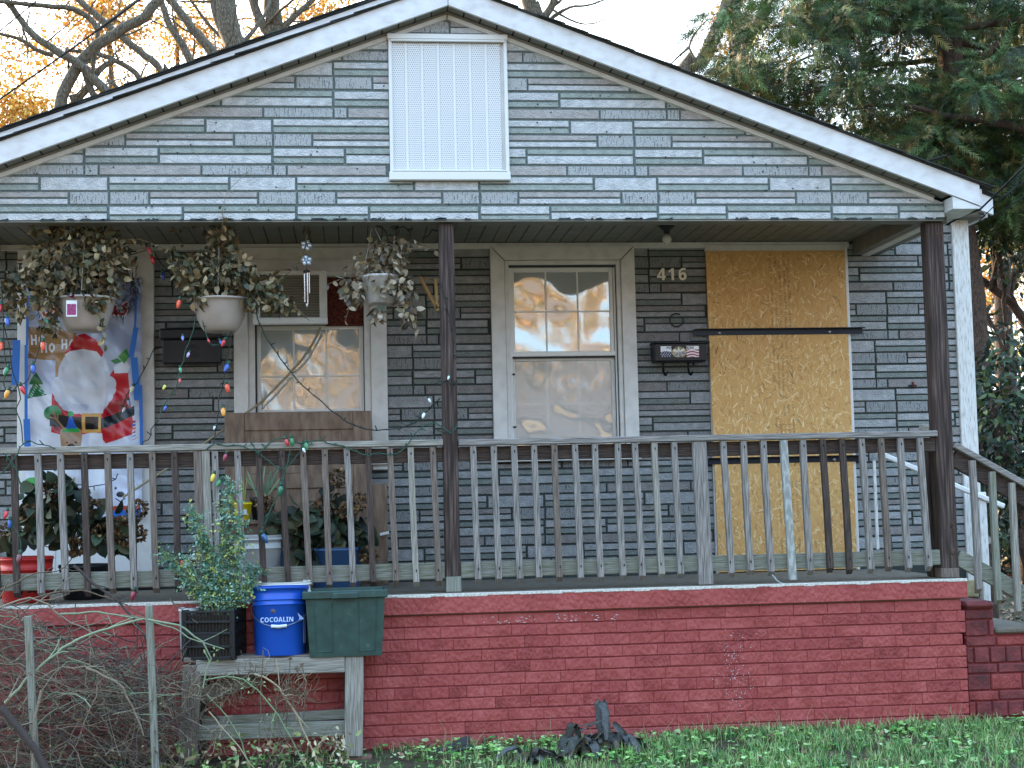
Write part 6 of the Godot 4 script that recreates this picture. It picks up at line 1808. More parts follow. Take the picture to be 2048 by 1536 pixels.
func build_brush() -> void:
	var t := thing("brush_pile", "tangled heap of dry grey branches and briars at the left", "brush pile")
	t.set_meta("kind", "stuff")
	var pale := mb()
	var dark := mb()
	var mid := mb()
	var olive := mb()
	cane(olive, [Vector3(-2.433,0.491,0.75), Vector3(-2.306,0.624,0.75), Vector3(-2.123,0.77,0.75), Vector3(-1.931,0.851,0.75), Vector3(-1.71,0.91,0.75)], 0.008, 0.006)
	cane(olive, [Vector3(-1.687,0.902,0.8), Vector3(-1.599,0.881,0.8), Vector3(-1.497,0.857,0.8), Vector3(-1.39,0.759,0.8), Vector3(-1.359,0.687,0.8), Vector3(-1.405,0.536,0.8)], 0.007, 0.003)
	cane(olive, [Vector3(-2.18,0.934,0.6), Vector3(-1.993,0.942,0.6), Vector3(-1.847,0.916,0.6), Vector3(-1.73,0.891,0.6), Vector3(-1.624,0.858,0.6), Vector3(-1.49,0.786,0.6), Vector3(-1.308,0.713,0.6)], 0.006, 0.003)
	cane(dark, [Vector3(-2.125,1.187,0.5), Vector3(-2.01,1.077,0.5), Vector3(-1.9,0.992,0.5), Vector3(-1.825,0.916,0.5), Vector3(-1.76,0.832,0.5), Vector3(-1.717,0.716,0.5)], 0.009, 0.005)
	cane(pale, [Vector3(-2.495,0.981,0.6), Vector3(-2.391,1.021,0.6), Vector3(-2.323,1.032,0.6), Vector3(-2.259,0.996,0.6), Vector3(-2.151,0.896,0.6), Vector3(-2.049,0.85,0.6), Vector3(-1.89,0.759,0.6)], 0.006, 0.004)
	cane(pale, [Vector3(-2.022,0.654,0.75), Vector3(-1.924,0.614,0.75), Vector3(-1.825,0.545,0.75), Vector3(-1.784,0.451,0.75), Vector3(-1.719,0.297,0.75)], 0.008, 0.004)
	cane(dark, [Vector3(-2.447,0.475,0.8), Vector3(-2.343,0.352,0.8), Vector3(-2.266,0.249,0.8), Vector3(-2.202,0.115,0.8)], 0.022, 0.022, 0.003, 0.05)
	cane(pale, [Vector3(-2.367,0.443,0.7), Vector3(-2.28,0.599,0.7), Vector3(-2.174,0.654,0.7), Vector3(-1.932,0.651,0.7)], 0.006, 0.003)
	cane(pale, [Vector3(-2.239,0.56,0.8), Vector3(-2.267,0.427,0.8), Vector3(-2.279,0.249,0.8), Vector3(-2.273,0.118,0.8)], 0.008, 0.006)
	cane(mid, [Vector3(-2.519,1.067,0.5), Vector3(-2.36,1.144,0.5), Vector3(-2.2,1.167,0.5), Vector3(-2.138,1.22,0.5)], 0.005, 0.003)
	cane(pale, [Vector3(-2.564,0.835,0.3), Vector3(-2.428,0.942,0.3), Vector3(-2.265,1.048,0.3), Vector3(-2.156,1.129,0.3)], 0.005, 0.003)
	cane(mid, [Vector3(-2.461,0.977,0.4), Vector3(-2.3,1.027,0.4), Vector3(-2.138,1.05,0.4), Vector3(-1.921,0.989,0.4), Vector3(-1.73,0.872,0.4)], 0.006, 0.003)
	cane(mid, [Vector3(-1.657,0.961,0.1), Vector3(-1.561,0.894,0.2), Vector3(-1.48,0.843,0.3)], 0.004, 0.002)
	for i in 640:
		var z := rng.randf_range(0.12, 0.72)
		# heap outline: high at the left, falling to the right
		var x := rng.randf_range(-2.85, -1.62)
		var topy := lerpf(1.12, 0.58, clampf((x + 2.85) / 1.2, 0, 1)) - 0.25 * absf(z - 0.35)
		var y := rng.randf_range(0.05, topy)
		var p := Vector3(x, y, z)
		var d := Vector3(rng.randfn() * 1.0, rng.randfn() * 0.45 - 0.1, rng.randfn() * 0.4).normalized()
		if d.x < 0 and rng.randf() < 0.5: d.x = -d.x; d.y = -absf(d.y)
		var l := rng.randf_range(0.25, 0.75)
		var sag := Vector3(0, rng.randf_range(-0.05, 0.12), 0)
		var pts := [p - d * l * 0.5 - sag * 0.6, p + sag * 0.6, p + d * l * 0.5 - sag]
		for k in 3:
			pts[k].z = clampf(pts[k].z, 0.07, 0.95)
			pts[k].y = maxf(pts[k].y, 0.02)
		var which := rng.randf()
		var b: MB = pale if which < 0.28 else (mid if which < 0.66 else (dark if which < 0.9 else olive))
		cane(b, pts, rng.randf_range(0.0016, 0.0045), 0.0012, 0.008, 0.5)
	put("branches", pale.done(), textured(ntex(95, 0.05, [[0.0, "5c5044"], [0.5, "7e7161"], [1.0, "a09280"]]), Vector3(4, 4, 4), 0.9), t).set_meta("kind", "stuff")
	put("branches", mid.done(), textured(ntex(96, 0.05, [[0.0, "45392f"], [0.5, "625446"], [1.0, "7f7263"]]), Vector3(4, 4, 4), 0.9), t).set_meta("kind", "stuff")
	put("branches", dark.done(), textured(ntex(97, 0.05, [[0.0, "2c2624"], [0.5, "433a37"], [1.0, "5d524c"]]), Vector3(4, 4, 4), 0.9), t).set_meta("kind", "stuff")
	put("branches", olive.done(), textured(ntex(98, 0.05, [[0.0, "5d6a50"], [0.5, "7d8a70"], [1.0, "9aa58c"]]), Vector3(4, 4, 4), 0.8), t).set_meta("kind", "stuff")
	var lf := leaf_mesh(0.03, 0.014, 0.3, 0.2, 3)
	var xf := []
	var cc := []
	for i in 520:
		xf.append(Transform3D(frame(rdir(), rdir()).scaled(Vector3.ONE * rng.randf_range(0.5, 1.3)), Vector3(rng.randf_range(-2.8, -1.55), rng.randf_range(0.03, 0.55) * rng.randf_range(0.3, 1.0), rng.randf_range(0.1, 0.75))))
		cc.append(pick(pal(["4c5a3a", "6b5a40", "7a6a4a", "3d4a33", "8a7a58"])))
	scatter("leaves", lf, xf, cc, M.dry_leaf, t)
	# --- dry weeds in front of the bench
	t = thing("dry_weeds", "arching dry canes and curled brown weeds in front of the bench", "weeds")
	t.set_meta("kind", "stuff")
	var tan := mb()
	var grn := mb()
	var brn := mb()
	cane(tan, [Vector3(-1.154,0.566,0.5), Vector3(-1.075,0.536,0.5), Vector3(-1.021,0.496,0.5), Vector3(-0.975,0.415,0.5), Vector3(-0.921,0.328,0.5), Vector3(-0.87,0.209,0.5), Vector3(-0.828,0.112,0.5), Vector3(-0.777,0.015,0.5)], 0.006, 0.005, 0.003, 0.3)
	cane(tan, [Vector3(-1.033,0.644,0.5), Vector3(-1.023,0.57,0.5), Vector3(-1.018,0.496,0.5)], 0.003, 0.003)
	cane(grn, [Vector3(-1.421,0.543,0.5), Vector3(-1.315,0.558,0.5), Vector3(-1.209,0.541,0.5), Vector3(-1.109,0.453,0.5), Vector3(-1.028,0.343,0.5), Vector3(-0.95,0.196,0.5), Vector3(-0.867,0.032,0.5)], 0.004, 0.005, 0.003, 0.2)
	cane(grn, [Vector3(-1.415,0.452,0.45), Vector3(-1.331,0.367,0.45), Vector3(-1.277,0.28,0.45), Vector3(-1.224,0.182,0.45), Vector3(-1.189,0.037,0.45)], 0.004, 0.005, 0.003, 0.2)
	cane(tan, [Vector3(-1.396,0.375,0.55), Vector3(-1.313,0.269,0.55), Vector3(-1.249,0.199,0.55), Vector3(-1.15,0.053,0.55)], 0.004, 0.004, 0.003, 0.2)
	cane(grn, [Vector3(-1.425,0.707,0.5), Vector3(-1.399,0.651,0.5), Vector3(-1.421,0.57,0.5), Vector3(-1.435,0.5,0.5), Vector3(-1.449,0.435,0.5)], 0.004, 0.002)
	cane(brn, [Vector3(-0.96,0.634,0.4), Vector3(-0.97,0.515,0.4), Vector3(-0.98,0.305,0.4), Vector3(-0.994,0.075,0.4)], 0.003, 0.003, 0.002, 0.1)
	cane(brn, [Vector3(-0.894,0.593,0.4), Vector3(-0.873,0.506,0.4), Vector3(-0.883,0.354,0.4), Vector3(-0.91,0.126,0.4)], 0.003, 0.003, 0.002, 0.1)
	cane(brn, [Vector3(-0.922,0.575,0.4), Vector3(-0.912,0.458,0.4), Vector3(-0.92,0.264,0.4)], 0.003, 0.002, 0.002, 0.1)
	cane(brn, [Vector3(-1.106,0.696,0.5), Vector3(-1.114,0.505,0.5), Vector3(-1.124,0.314,0.5), Vector3(-1.139,0.07,0.5)], 0.003, 0.003, 0.003, 0.2)
	for e in [[Vector3(-0.96,0.634,0.4)], [Vector3(-0.894,0.593,0.4)], [Vector3(-0.922,0.575,0.4)], [Vector3(-1.055,0.898,0.35)]]:
		for i in 14: brn.tube([e[0], e[0] + rdir() * 0.018], Vector2(0.004, 0.001), 4, false)
	for c in [[Vector3(-1.481,0.506,0.45), 0.16, 60], [Vector3(-1.345,0.425,0.45), 0.14, 50], [Vector3(-1.266,0.498,0.4), 0.1, 25], [Vector3(-0.938,0.451,0.45), 0.12, 60], [Vector3(-1.016,0.358,0.45), 0.1, 30], [Vector3(-1.155,0.563,0.4), 0.1, 25], [Vector3(-1.369,0.215,0.5), 0.18, 40], [Vector3(-1.016,0.147,0.5), 0.2, 40], [Vector3(-0.743,0.147,0.4), 0.1, 24]]:
		for i in int(c[2]):
			var p: Vector3 = c[0] + rdir() * c[1] * rng.randf()
			p.y = maxf(p.y, 0.03)
			var pts := [p]
			var d := rdir()
			for k in 5:
				d = (d + rdir() * 0.7).normalized()
				pts.append(pts[k] + d * rng.randf_range(0.02, 0.035))
			(brn if rng.randf() < 0.7 else tan).tube(pts, Vector2(0.0022, 0.001), 4, false)
	put("canes", tan.done(), plain("a2947a", 0.85), t).set_meta("kind", "stuff")
	put("canes", grn.done(), plain("7c8f6c", 0.7), t).set_meta("kind", "stuff")
	put("canes", brn.done(), plain("6b5c4a", 0.9), t).set_meta("kind", "stuff")
	xf = []
	cc = []
	for i in 260:
		var p := Vector3(rng.randf_range(-1.75, -0.6), rng.randf_range(0.03, 0.22), rng.randf_range(0.3, 0.6))
		xf.append(Transform3D(frame(rdir(), rdir()).scaled(Vector3.ONE * rng.randf_range(0.6, 1.8)), p))
		cc.append(pick(pal(["b5aa86", "8f9a5a", "c9bd98", "5d7a45", "7a6a4a", "6f8a4a"])))
	for i in 60:
		var p2: Vector3 = Vector3(-0.71,0.143,0.38) + rdir() * Vector3(0.07, 0.14, 0.06) * rng.randf()
		xf.append(Transform3D(frame(rdir(), rdir()).scaled(Vector3.ONE * rng.randf_range(0.6, 1.2)), p2))
		cc.append(pick(pal(["d8cdaa", "c4b890", "e0d8bc"])))
	for i in 40:
		var p3: Vector3 = [Vector3(-1.204,0.508,0.5), Vector3(-1.095,0.477,0.5), Vector3(-1.364,0.708,0.8), Vector3(-1.083,0.313,0.5)][i % 4] + rdir() * 0.05
		xf.append(Transform3D(frame(rdir(), rdir()).scaled(Vector3.ONE * rng.randf_range(0.6, 1.0)), p3))
		cc.append(pick(pal(["7f9a62", "93a876"])))
	scatter("leaves", lf, xf, cc, M.dry_leaf, t)
	# --- frost-killed plant in the grass
	t = thing("withered_plant", "frost-blackened plant with limp leaves against the red wall", "plant", Vector3(0.776, 0.03, 0.3))
	var oo := t.position
	var tones := ["3f4a4c", "55605f", "2f3430", "4a4636", "39403f", "62605a", "4f4a44"]
	var ribs := [[[Vector3(0.819,0.04,0.3), Vector3(0.808,0.183,0.3), Vector3(0.802,0.298,0.3), Vector3(0.821,0.32,0.3), Vector3(0.838,0.245,0.34), Vector3(0.833,0.109,0.38)], 0.034], [[Vector3(0.857,0.039,0.3), Vector3(0.843,0.182,0.3), Vector3(0.832,0.302,0.3), Vector3(0.809,0.315,0.3)], 0.03], [[Vector3(0.622,-0.002,0.34), Vector3(0.617,0.14,0.34), Vector3(0.633,0.207,0.34), Vector3(0.662,0.195,0.34), Vector3(0.683,0.109,0.34)], 0.04], [[Vector3(0.868,0.207,0.38), Vector3(0.91,0.163,0.38), Vector3(0.952,0.09,0.38), Vector3(1.009,0.06,0.38)], 0.03], [[Vector3(0.43,0.037,0.6), Vector3(0.501,0.061,0.6), Vector3(0.586,0.085,0.6), Vector3(0.628,0.103,0.6)], 0.01], [[Vector3(0.654,0.203,0.45), Vector3(0.726,0.217,0.45), Vector3(0.784,0.226,0.45)], 0.008], [[Vector3(0.668,0.177,0.45), Vector3(0.74,0.208,0.45), Vector3(0.79,0.234,0.45)], 0.008], [[Vector3(0.297,0.081,0.42), Vector3(0.293,0.137,0.42), Vector3(0.308,0.164,0.42)], 0.014]]
	for i in 46:
		# limp blades that rise a little and flop outwards
		var c0: Vector3 = [Vector3(0.845,0.043,0.32), Vector3(0.649,0.029,0.36), Vector3(0.673,0.006,0.48), Vector3(0.9,0.043,0.42), Vector3(0.355,0.026,0.52)][i % 5]
		var base := Vector3(c0.x + rng.randf_range(-0.05, 0.05), 0.03, c0.z + rng.randf_range(-0.04, 0.04))
		var a := rng.randf() * TAU
		var out := Vector3(cos(a), 0, absf(sin(a)) * 0.5)
		var l := rng.randf_range(0.09, 0.24)
		var hgt := rng.randf_range(0.04, 0.13) * (1.0 if i % 5 < 4 else 0.7)
		ribs.append([[base, base + out * l * 0.3 + Vector3(0, hgt, 0), base + out * l * 0.65 + Vector3(0, hgt * 0.75, 0) + rv(0.015), base + out * l + Vector3(0, 0.01, 0.01)], rng.randf_range(0.014, 0.04)])
	var k := 0
	for rb in ribs:
		var st := SurfaceTool.new()
		st.begin(Mesh.PRIMITIVE_TRIANGLES)
		st.set_smooth_group(0)
		var q := wobble(rb[0], 0.018, 0.003)
		var side := rdir() * 0.4 + Vector3(1, 0.0, 0.3)
		var prev := []
		for i in q.size():
			var f := float(i) / (q.size() - 1)
			var dd: Vector3 = (q[mini(i + 1, q.size() - 1)] - q[maxi(i - 1, 0)]).normalized()
			var sd := (side - dd * side.dot(dd)).normalized()
			var nn := sd.cross(dd)
			var hw: float = rb[1] * 0.8 * (0.35 + 0.65 * sin(PI * clampf(f * 0.9 + 0.1, 0, 1))) * rng.randf_range(0.8, 1.15)
			var row := [q[i] - sd * hw - nn * hw * 0.5 - oo, q[i] - sd * hw * 0.45 + nn * hw * 0.15 - oo, q[i] + nn * hw * -0.1 - oo, q[i] + sd * hw * 0.5 + nn * hw * 0.2 - oo, q[i] + sd * hw - nn * hw * 0.4 - oo]
			if i > 0:
				for c in 4:
					for v in [prev[c], row[c], row[c + 1], prev[c], row[c + 1], prev[c + 1]]: st.add_vertex(v)
			prev = row
		st.generate_normals()
		put("limp_leaf", st.commit(), textured(get_meta_tex(k), Vector3(3, 12, 3), 0.6), t)
		k += 1
	# --- scraps of black plastic
	var pl := thing("plastic_scrap", "crumpled black plastic scrap in the grass by the wall", "plastic scrap", Vector3(-0.038,0.068,0.12))
	put("sheet", mb().prism(PackedVector2Array([Vector2(-0.13, -0.07), Vector2(0.10, -0.07), Vector2(0.105, 0.06), Vector2(0.06, 0.05), Vector2(0.0, 0.02), Vector2(-0.1, -0.015)]), -0.01, 0.006, 0.003).done(), M.black, pl, Vector3.ZERO, Basis(Vector3.RIGHT, -0.35))
	put("fold", mb().box(Vector3(0.02, -0.03, 0.04), Vector3(0.2, 0.05, 0.04), 0.012, Basis(Vector3(0.2, 0.3, 1).normalized(), 0.2)).done(), M.black, pl)

var leaf_tex := []
func get_meta_tex(k: int) -> Texture2D:
	if leaf_tex.size() == 0:
		for h in [["1f2020", "45474a", "6f7470"], ["241f17", "4d4433", "7a6d52"], ["171816", "33352f", "57574d"]]:
			leaf_tex.append(ntex(105 + leaf_tex.size(), 0.03, [[0.0, h[0]], [0.5, h[1]], [1.0, h[2]]]))
	return leaf_tex[k % 3]

func build_lawn() -> void:
	var blade := SurfaceTool.new()
	blade.begin(Mesh.PRIMITIVE_TRIANGLES)
	for i in 6:
		var a := i * 1.1 + 0.3
		var o := Vector3(cos(a * 2.3), 0, sin(a * 2.3)) * 0.012
		var lean := Vector3(cos(a), 0, sin(a)) * (0.02 + 0.008 * (i % 3))
		var h := 0.05 + 0.012 * (i % 4)
		var s := Vector3(-sin(a), 0, cos(a)) * 0.0022
		var m := o + lean * 0.4 + Vector3(0, h * 0.6, 0)
		var tip := o + lean * 1.4 + Vector3(0, h, 0)
		for v in [o - s, m + s, o + s, o - s, m - s, m + s, m - s, tip, m + s]: blade.add_vertex(v)
	blade.generate_normals()
	var bm := blade.commit()
	var xf := []
	var cc := []
	var cols := pal(["5d8a44", "6e994e", "4f783e", "7ca258", "8da666", "588250", "a0aa72", "80885a"])
	var n := noise(120, 0.9, 0, 3)
	for i in 15000:
		var x := rng.randf_range(-1.2, 5.5)
		var z := 0.05 + pow(rng.randf(), 1.5) * 2.6
		var d := n.get_noise_2d(x * 1.4, z * 1.4) * 1.5
		var dens := clampf((x + 0.3) * 0.7, 0.12, 1.0)
		if rng.randf() > dens * (0.75 + d): continue
		xf.append(Transform3D(Basis(Vector3.UP, rng.randf() * TAU).scaled(Vector3.ONE * rng.randf_range(0.55, 1.25) * (1.0 if x > 0.9 else 0.8)), Vector3(x, ground_y(x, z), z)))
		cc.append(pick(cols))
	var g := scatter("grass", bm, xf, cc, M.leaf)
	tag(g, "short green lawn grass in front of the brick base", "grass", "", "stuff")
	# round-leaved ground cover
	var cl := SurfaceTool.new()
	cl.begin(Mesh.PRIMITIVE_TRIANGLES)
	for k in 3:
		var a := TAU * k / 3
		var c := Vector3(cos(a) * 0.008, 0.03, sin(a) * 0.008)
		for j in 6:
			var t := TAU * j / 6
			var t2 := TAU * (j + 1) / 6
			for v in [c, c + Vector3(cos(t), 0.25 * sin(t + a), sin(t)) * 0.008, c + Vector3(cos(t2), 0.25 * sin(t2 + a), sin(t2)) * 0.008]: cl.add_vertex(v)
	cl.generate_normals()
	xf = []
	cc = []
	cols = pal(["6b9f4a", "80b35c", "568a40", "94bc70", "4a7a3c", "a6c18a"])
	for i in 9500:
		var x := rng.randf_range(-2.2, 5.5)
		var z := 0.04 + pow(rng.randf(), 1.5) * 2.6
		var d := n.get_noise_2d(x * 1.2 + 30, z * 1.2)
		if x < -0.25 and rng.randf() > 0.3: continue
		if rng.randf() > 0.55 + d * 1.2: continue
		var s := rng.randf_range(0.7, 1.6)
		xf.append(Transform3D((Basis(Vector3.UP, rng.randf() * TAU) * Basis(Vector3.RIGHT, rng.randfn() * 0.35)).scaled(Vector3.ONE * s), Vector3(x, ground_y(x, z) + rng.randf_range(-0.015, 0.02), z)))
		cc.append(pick(cols))
	tag(scatter("clover", cl.commit(), xf, cc, M.leaf), "round-leaved green clover among the grass", "ground cover", "", "stuff")
	# a few fallen leaves on the grass
	var fl := leaf_mesh(0.05, 0.034, 0.3, 0.35, 3)
	xf = []
	cc = []
	for i in 420:
		var x := rng.randf_range(-2.6, 4.5)
		var z := 0.05 + pow(rng.randf(), 1.3) * 2.2
		xf.append(Transform3D((Basis(Vector3.UP, rng.randf() * TAU) * Basis(Vector3.RIGHT, -PI / 2 + rng.randfn() * 0.5)).scaled(Vector3.ONE * rng.randf_range(0.4, 1.0)), Vector3(x, ground_y(x, z) + 0.02 + rng.randf() * 0.03, z)))
		cc.append(pick(pal(["5c4434", "7a5c44", "8a6c50", "6a5140", "9a8066"])))
	tag(scatter("fallen_leaves", fl, xf, cc, M.dry_leaf), "small brown fallen leaves scattered over the lawn", "fallen leaves", "", "stuff")
	# tall dry stalks
	var b := mb()
	for i in 70:
		var x := rng.randf_range(-0.2, 3.4)
		var z := rng.randf_range(0.06, 0.6)
		var y := ground_y(x, z)
		var h := rng.randf_range(0.08, 0.2)
		b.tube([Vector3(x, y, z), Vector3(x + rng.randf_range(-0.02, 0.02), y + h * 0.6, z), Vector3(x + rng.randf_range(-0.05, 0.05), y + h, z + 0.02)], Vector2(0.0018, 0.0008), 4, false)
	tag(put("grass_stalks", b.done(), plain("9a9a72", 0.8)), "thin tall dry grass stalks against the bricks", "grass", "", "stuff")
	# fallen leaves by the steps and under the trees
	var lf := leaf_mesh(0.07, 0.045, 0.3, 0.35, 3)
	xf = []
	cc = []
	for i in 5200:
		var x := rng.randf_range(3.3, 8.5)
		var z := rng.randf_range(-7.5, 0.3)
		if x < 4.4 and z > -1.15: continue
		if x < 4.0 and z < -1.3: continue
		xf.append(Transform3D((Basis(Vector3.UP, rng.randf() * TAU) * Basis(Vector3.RIGHT, -PI / 2 + rng.randfn() * 0.4)).scaled(Vector3.ONE * rng.randf_range(0.5, 1.1)), Vector3(x, ground_y(x, z) + 0.012 + rng.randf() * 0.02, z)))
		cc.append(pick(pal(["5c4434", "7a5c44", "4a3a30", "8a6c50", "6a5140", "9a8066"])))
	tag(scatter("leaf_litter", lf, xf, cc, M.dry_leaf), "brown fallen leaves on the bank beyond the steps", "fallen leaves", "", "stuff")

# ---------------------------------------------------------------- trees behind the house
func limb(b: MB, pts: Array, r0: float, r1: float, twig: int, depth := 2) -> void:
	var q := wobble(pts, maxf(0.12, r0 * 1.2), r0 * 0.12)
	b.tube(q, Vector2(r0, r1), 8 if r0 > 0.06 else 5)
	if depth <= 0: return
	for i in twig:
		var f := rng.randf_range(0.1, 1.0)
		var k := clampi(int(f * (q.size() - 1)), 1, q.size() - 1)
		var along: Vector3 = (q[k] - q[k - 1]).normalized()
		var d := (along * 0.6 + rdir() * 0.9 + Vector3(0, 0.15, 0)).normalized()
		var r := lerpf(r0, r1, f) * rng.randf_range(0.22, 0.42)
		if r < 0.004: r = 0.004
		var l := rng.randf_range(0.5, 1.3) * clampf(r * 40.0, 0.5, 2.4)
		var p := [q[k]]
		for j in 4:
			d = (d + rdir() * 0.35 + Vector3(0, 0.06, 0)).normalized()
			p.append(p[j] + d * l / 4.0)
		limb(b, p, r, r * 0.35, maxi(2, int(twig * 0.45)), depth - 1)

func bare_tree(label: String, limbs: Array, m: Material, group := "") -> Node3D:
	var o: Vector3 = limbs[0][0][0]
	o = Vector3(o.x, ground_y(o.x, o.z), o.z)
	var t := thing("bare_tree", label, "tree", o, group)
	var i := 0
	for l in limbs:
		var b := mb()
		b.off = o
		limb(b, l[0], l[1], l[2], l[3], 2)
		put("trunk" if i == 0 else "limb", b.done(), m, t)
		i += 1
	return t

func crown_tree(called: String, label: String, base: Vector3, trunk: Array, r0: float, blobs: Array, leaf: Mesh, cols: Array, scale: Vector2, hang: float, m: Material, bark: Material, group := "") -> Node3D:
	var t := thing(called, label, "tree", base, group)
	var b := mb()
	b.off = base
	b.tube(wobble(trunk, 0.3, 0.03), Vector2(r0, r0 * 0.4), 7)
	for bl in blobs:
		var from: Vector3 = trunk[1 + rng.randi() % (trunk.size() - 1)]
		b.tube(wobble([from, (from + bl[0]) * 0.5 + rv(0.15), bl[0]], 0.3, 0.04), Vector2(r0 * 0.3, r0 * 0.06), 5)
	put("trunk", b.done(), bark, t)
	var r := blob_leaves(blobs, cols, scale, hang, base)
	scatter("crown", leaf, r[0], r[1], m, t)
	return t

func build_trees() -> void:
	# --- forked grey tree behind the left slope of the roof
	bare_tree("forked grey bare tree with lichen behind the left slope of the roof", [
		[[Vector3(-5.9, 0.0, -13), Vector3(-4.897,6.524,-13)] + [Vector3(-4.805,7.382,-13), Vector3(-4.576,7.946,-13), Vector3(-4.288,8.288,-13), Vector3(-3.999,8.518,-13), Vector3(-3.6,8.751,-13), Vector3(-3.307,9.113,-13), Vector3(-3.122,9.483,-13)], 0.14, 0.075, 7],
		[[Vector3(-4.666,7.523,-13.1), Vector3(-4.486,7.599,-13.1), Vector3(-4.306,7.903,-13.1), Vector3(-4.146,8.056,-13.1), Vector3(-4.03,8.118,-13.1)], 0.07, 0.04, 5],
		[[Vector3(-4.469,8.023,-13), Vector3(-4.375,7.723,-13), Vector3(-4.274,7.498,-13)], 0.05, 0.05, 3],
		[[Vector3(-4.219,8.489,-12.8), Vector3(-4.29,8.638,-12.8), Vector3(-4.54,8.799,-12.8), Vector3(-4.897,8.839,-12.8), Vector3(-5.252,8.864,-12.8), Vector3(-5.818,8.916,-12.8)], 0.05, 0.03, 8],
		[[Vector3(-4.286,8.351,-13.2), Vector3(-4.286,8.618,-13.2), Vector3(-4.14,8.734,-13.2), Vector3(-3.795,9.007,-13.2), Vector3(-3.442,9.243,-13.2)], 0.04, 0.02, 7],
		[[Vector3(-3.914,7.361,-12.9), Vector3(-4.2,7.695,-12.9), Vector3(-4.487,7.992,-12.9), Vector3(-4.844,8.213,-12.9), Vector3(-5.201,8.471,-12.9), Vector3(-5.487,8.88,-12.9), Vector3(-5.701,9.102,-12.9)], 0.075, 0.04, 9],
		[[Vector3(-4.978,8.291,-13.4), Vector3(-5.233,8.38,-13.4), Vector3(-5.488,8.553,-13.4), Vector3(-5.743,8.603,-13.4), Vector3(-6.033,8.737,-13.4)], 0.04, 0.02, 8]], M.bark, "bare trees behind the house")
	bare_tree("group of thin leaning bare stems behind the left roof slope, right of the forked tree", [
		[[Vector3(-2.0, 0.0, -15)] + [Vector3(-3.364,7.808,-15), Vector3(-3.56,8.508,-15), Vector3(-3.836,8.794,-15), Vector3(-4.113,9.022,-15), Vector3(-4.428,9.283,-15), Vector3(-4.704,9.527,-15), Vector3(-5.019,9.853,-15)], 0.11, 0.05, 7],
		[[Vector3(-2.965,8.058,-15), Vector3(-3.121,8.719,-15), Vector3(-3.398,9.213,-15), Vector3(-3.555,9.585,-15), Vector3(-3.673,9.957,-15)], 0.08, 0.045, 6],
		[[Vector3(-2.605,8.537,-15.5), Vector3(-2.806,9.001,-15.5), Vector3(-3.049,9.295,-15.5), Vector3(-3.292,9.631,-15.5), Vector3(-3.576,10.01,-15.5)], 0.10, 0.06, 6],
		[[Vector3(-3.77,7.995,-14.5), Vector3(-3.886,8.317,-14.5), Vector3(-4.156,8.516,-14.5), Vector3(-4.58,8.673,-14.5), Vector3(-5.003,8.709,-14.5)], 0.055, 0.03, 8],
		[[Vector3(-4.312,7.721,-15), Vector3(-4.233,8.172,-15), Vector3(-4.429,8.376,-15)], 0.05, 0.03, 4]], M.bark, "bare trees behind the house")
	bare_tree("thick straight grey trunk behind the roof, left of the ridge", [
		[[Vector3(-1.9, 0.0, -17)] + [Vector3(-2.485,8.972,-17), Vector3(-2.55,9.512,-17), Vector3(-2.651,9.962,-17), Vector3(-2.718,10.413,-17), Vector3(-2.758,10.957,-17)], 0.23, 0.19, 4],
		[[Vector3(-2.507,9.512,-17), Vector3(-2.765,9.87,-17), Vector3(-2.893,10.23,-17), Vector3(-2.933,10.773,-17)], 0.09, 0.06, 6]], M.bark, "bare trees behind the house")
	bare_tree("brown trunk beside the thick grey trunk, just left of the roof ridge", [
		[[Vector3(-1.1, 0.0, -18)] + [Vector3(-1.857,9.642,-18), Vector3(-1.897,10.205,-18), Vector3(-1.939,10.582,-18), Vector3(-1.978,11.243,-18)], 0.18, 0.15, 6],
		[[Vector3(-1.881,9.923,-18), Vector3(-2.168,10.39,-18), Vector3(-2.301,10.765,-18), Vector3(-2.388,11.236,-18)], 0.10, 0.07, 6],
		[[Vector3(-1.879,10.111,-18), Vector3(-1.529,10.493,-18), Vector3(-1.252,10.733,-18), Vector3(-0.879,11.166,-18)], 0.07, 0.04, 8]], M.bark, "bare trees behind the house")
	bare_tree("brown forked trunk whose top shows just right of the roof ridge", [
		[[Vector3(2.6, 0.0, -20)] + [Vector3(3.178,10.3,-20), Vector3(3.139,11.227,-20), Vector3(3.086,11.536,-20), Vector3(3.019,12.156,-20)], 0.18, 0.15, 8],
		[[Vector3(3.244,10.918,-20), Vector3(3.456,11.283,-20), Vector3(3.616,11.544,-20), Vector3(3.78,11.961,-20)], 0.09, 0.06, 8],
		[[Vector3(3.503,11.128,-20), Vector3(3.919,11.393,-20), Vector3(4.33,11.45,-20), Vector3(4.85,11.666,-20)], 0.035, 0.015, 8]], M.bark, "bare trees behind the house")
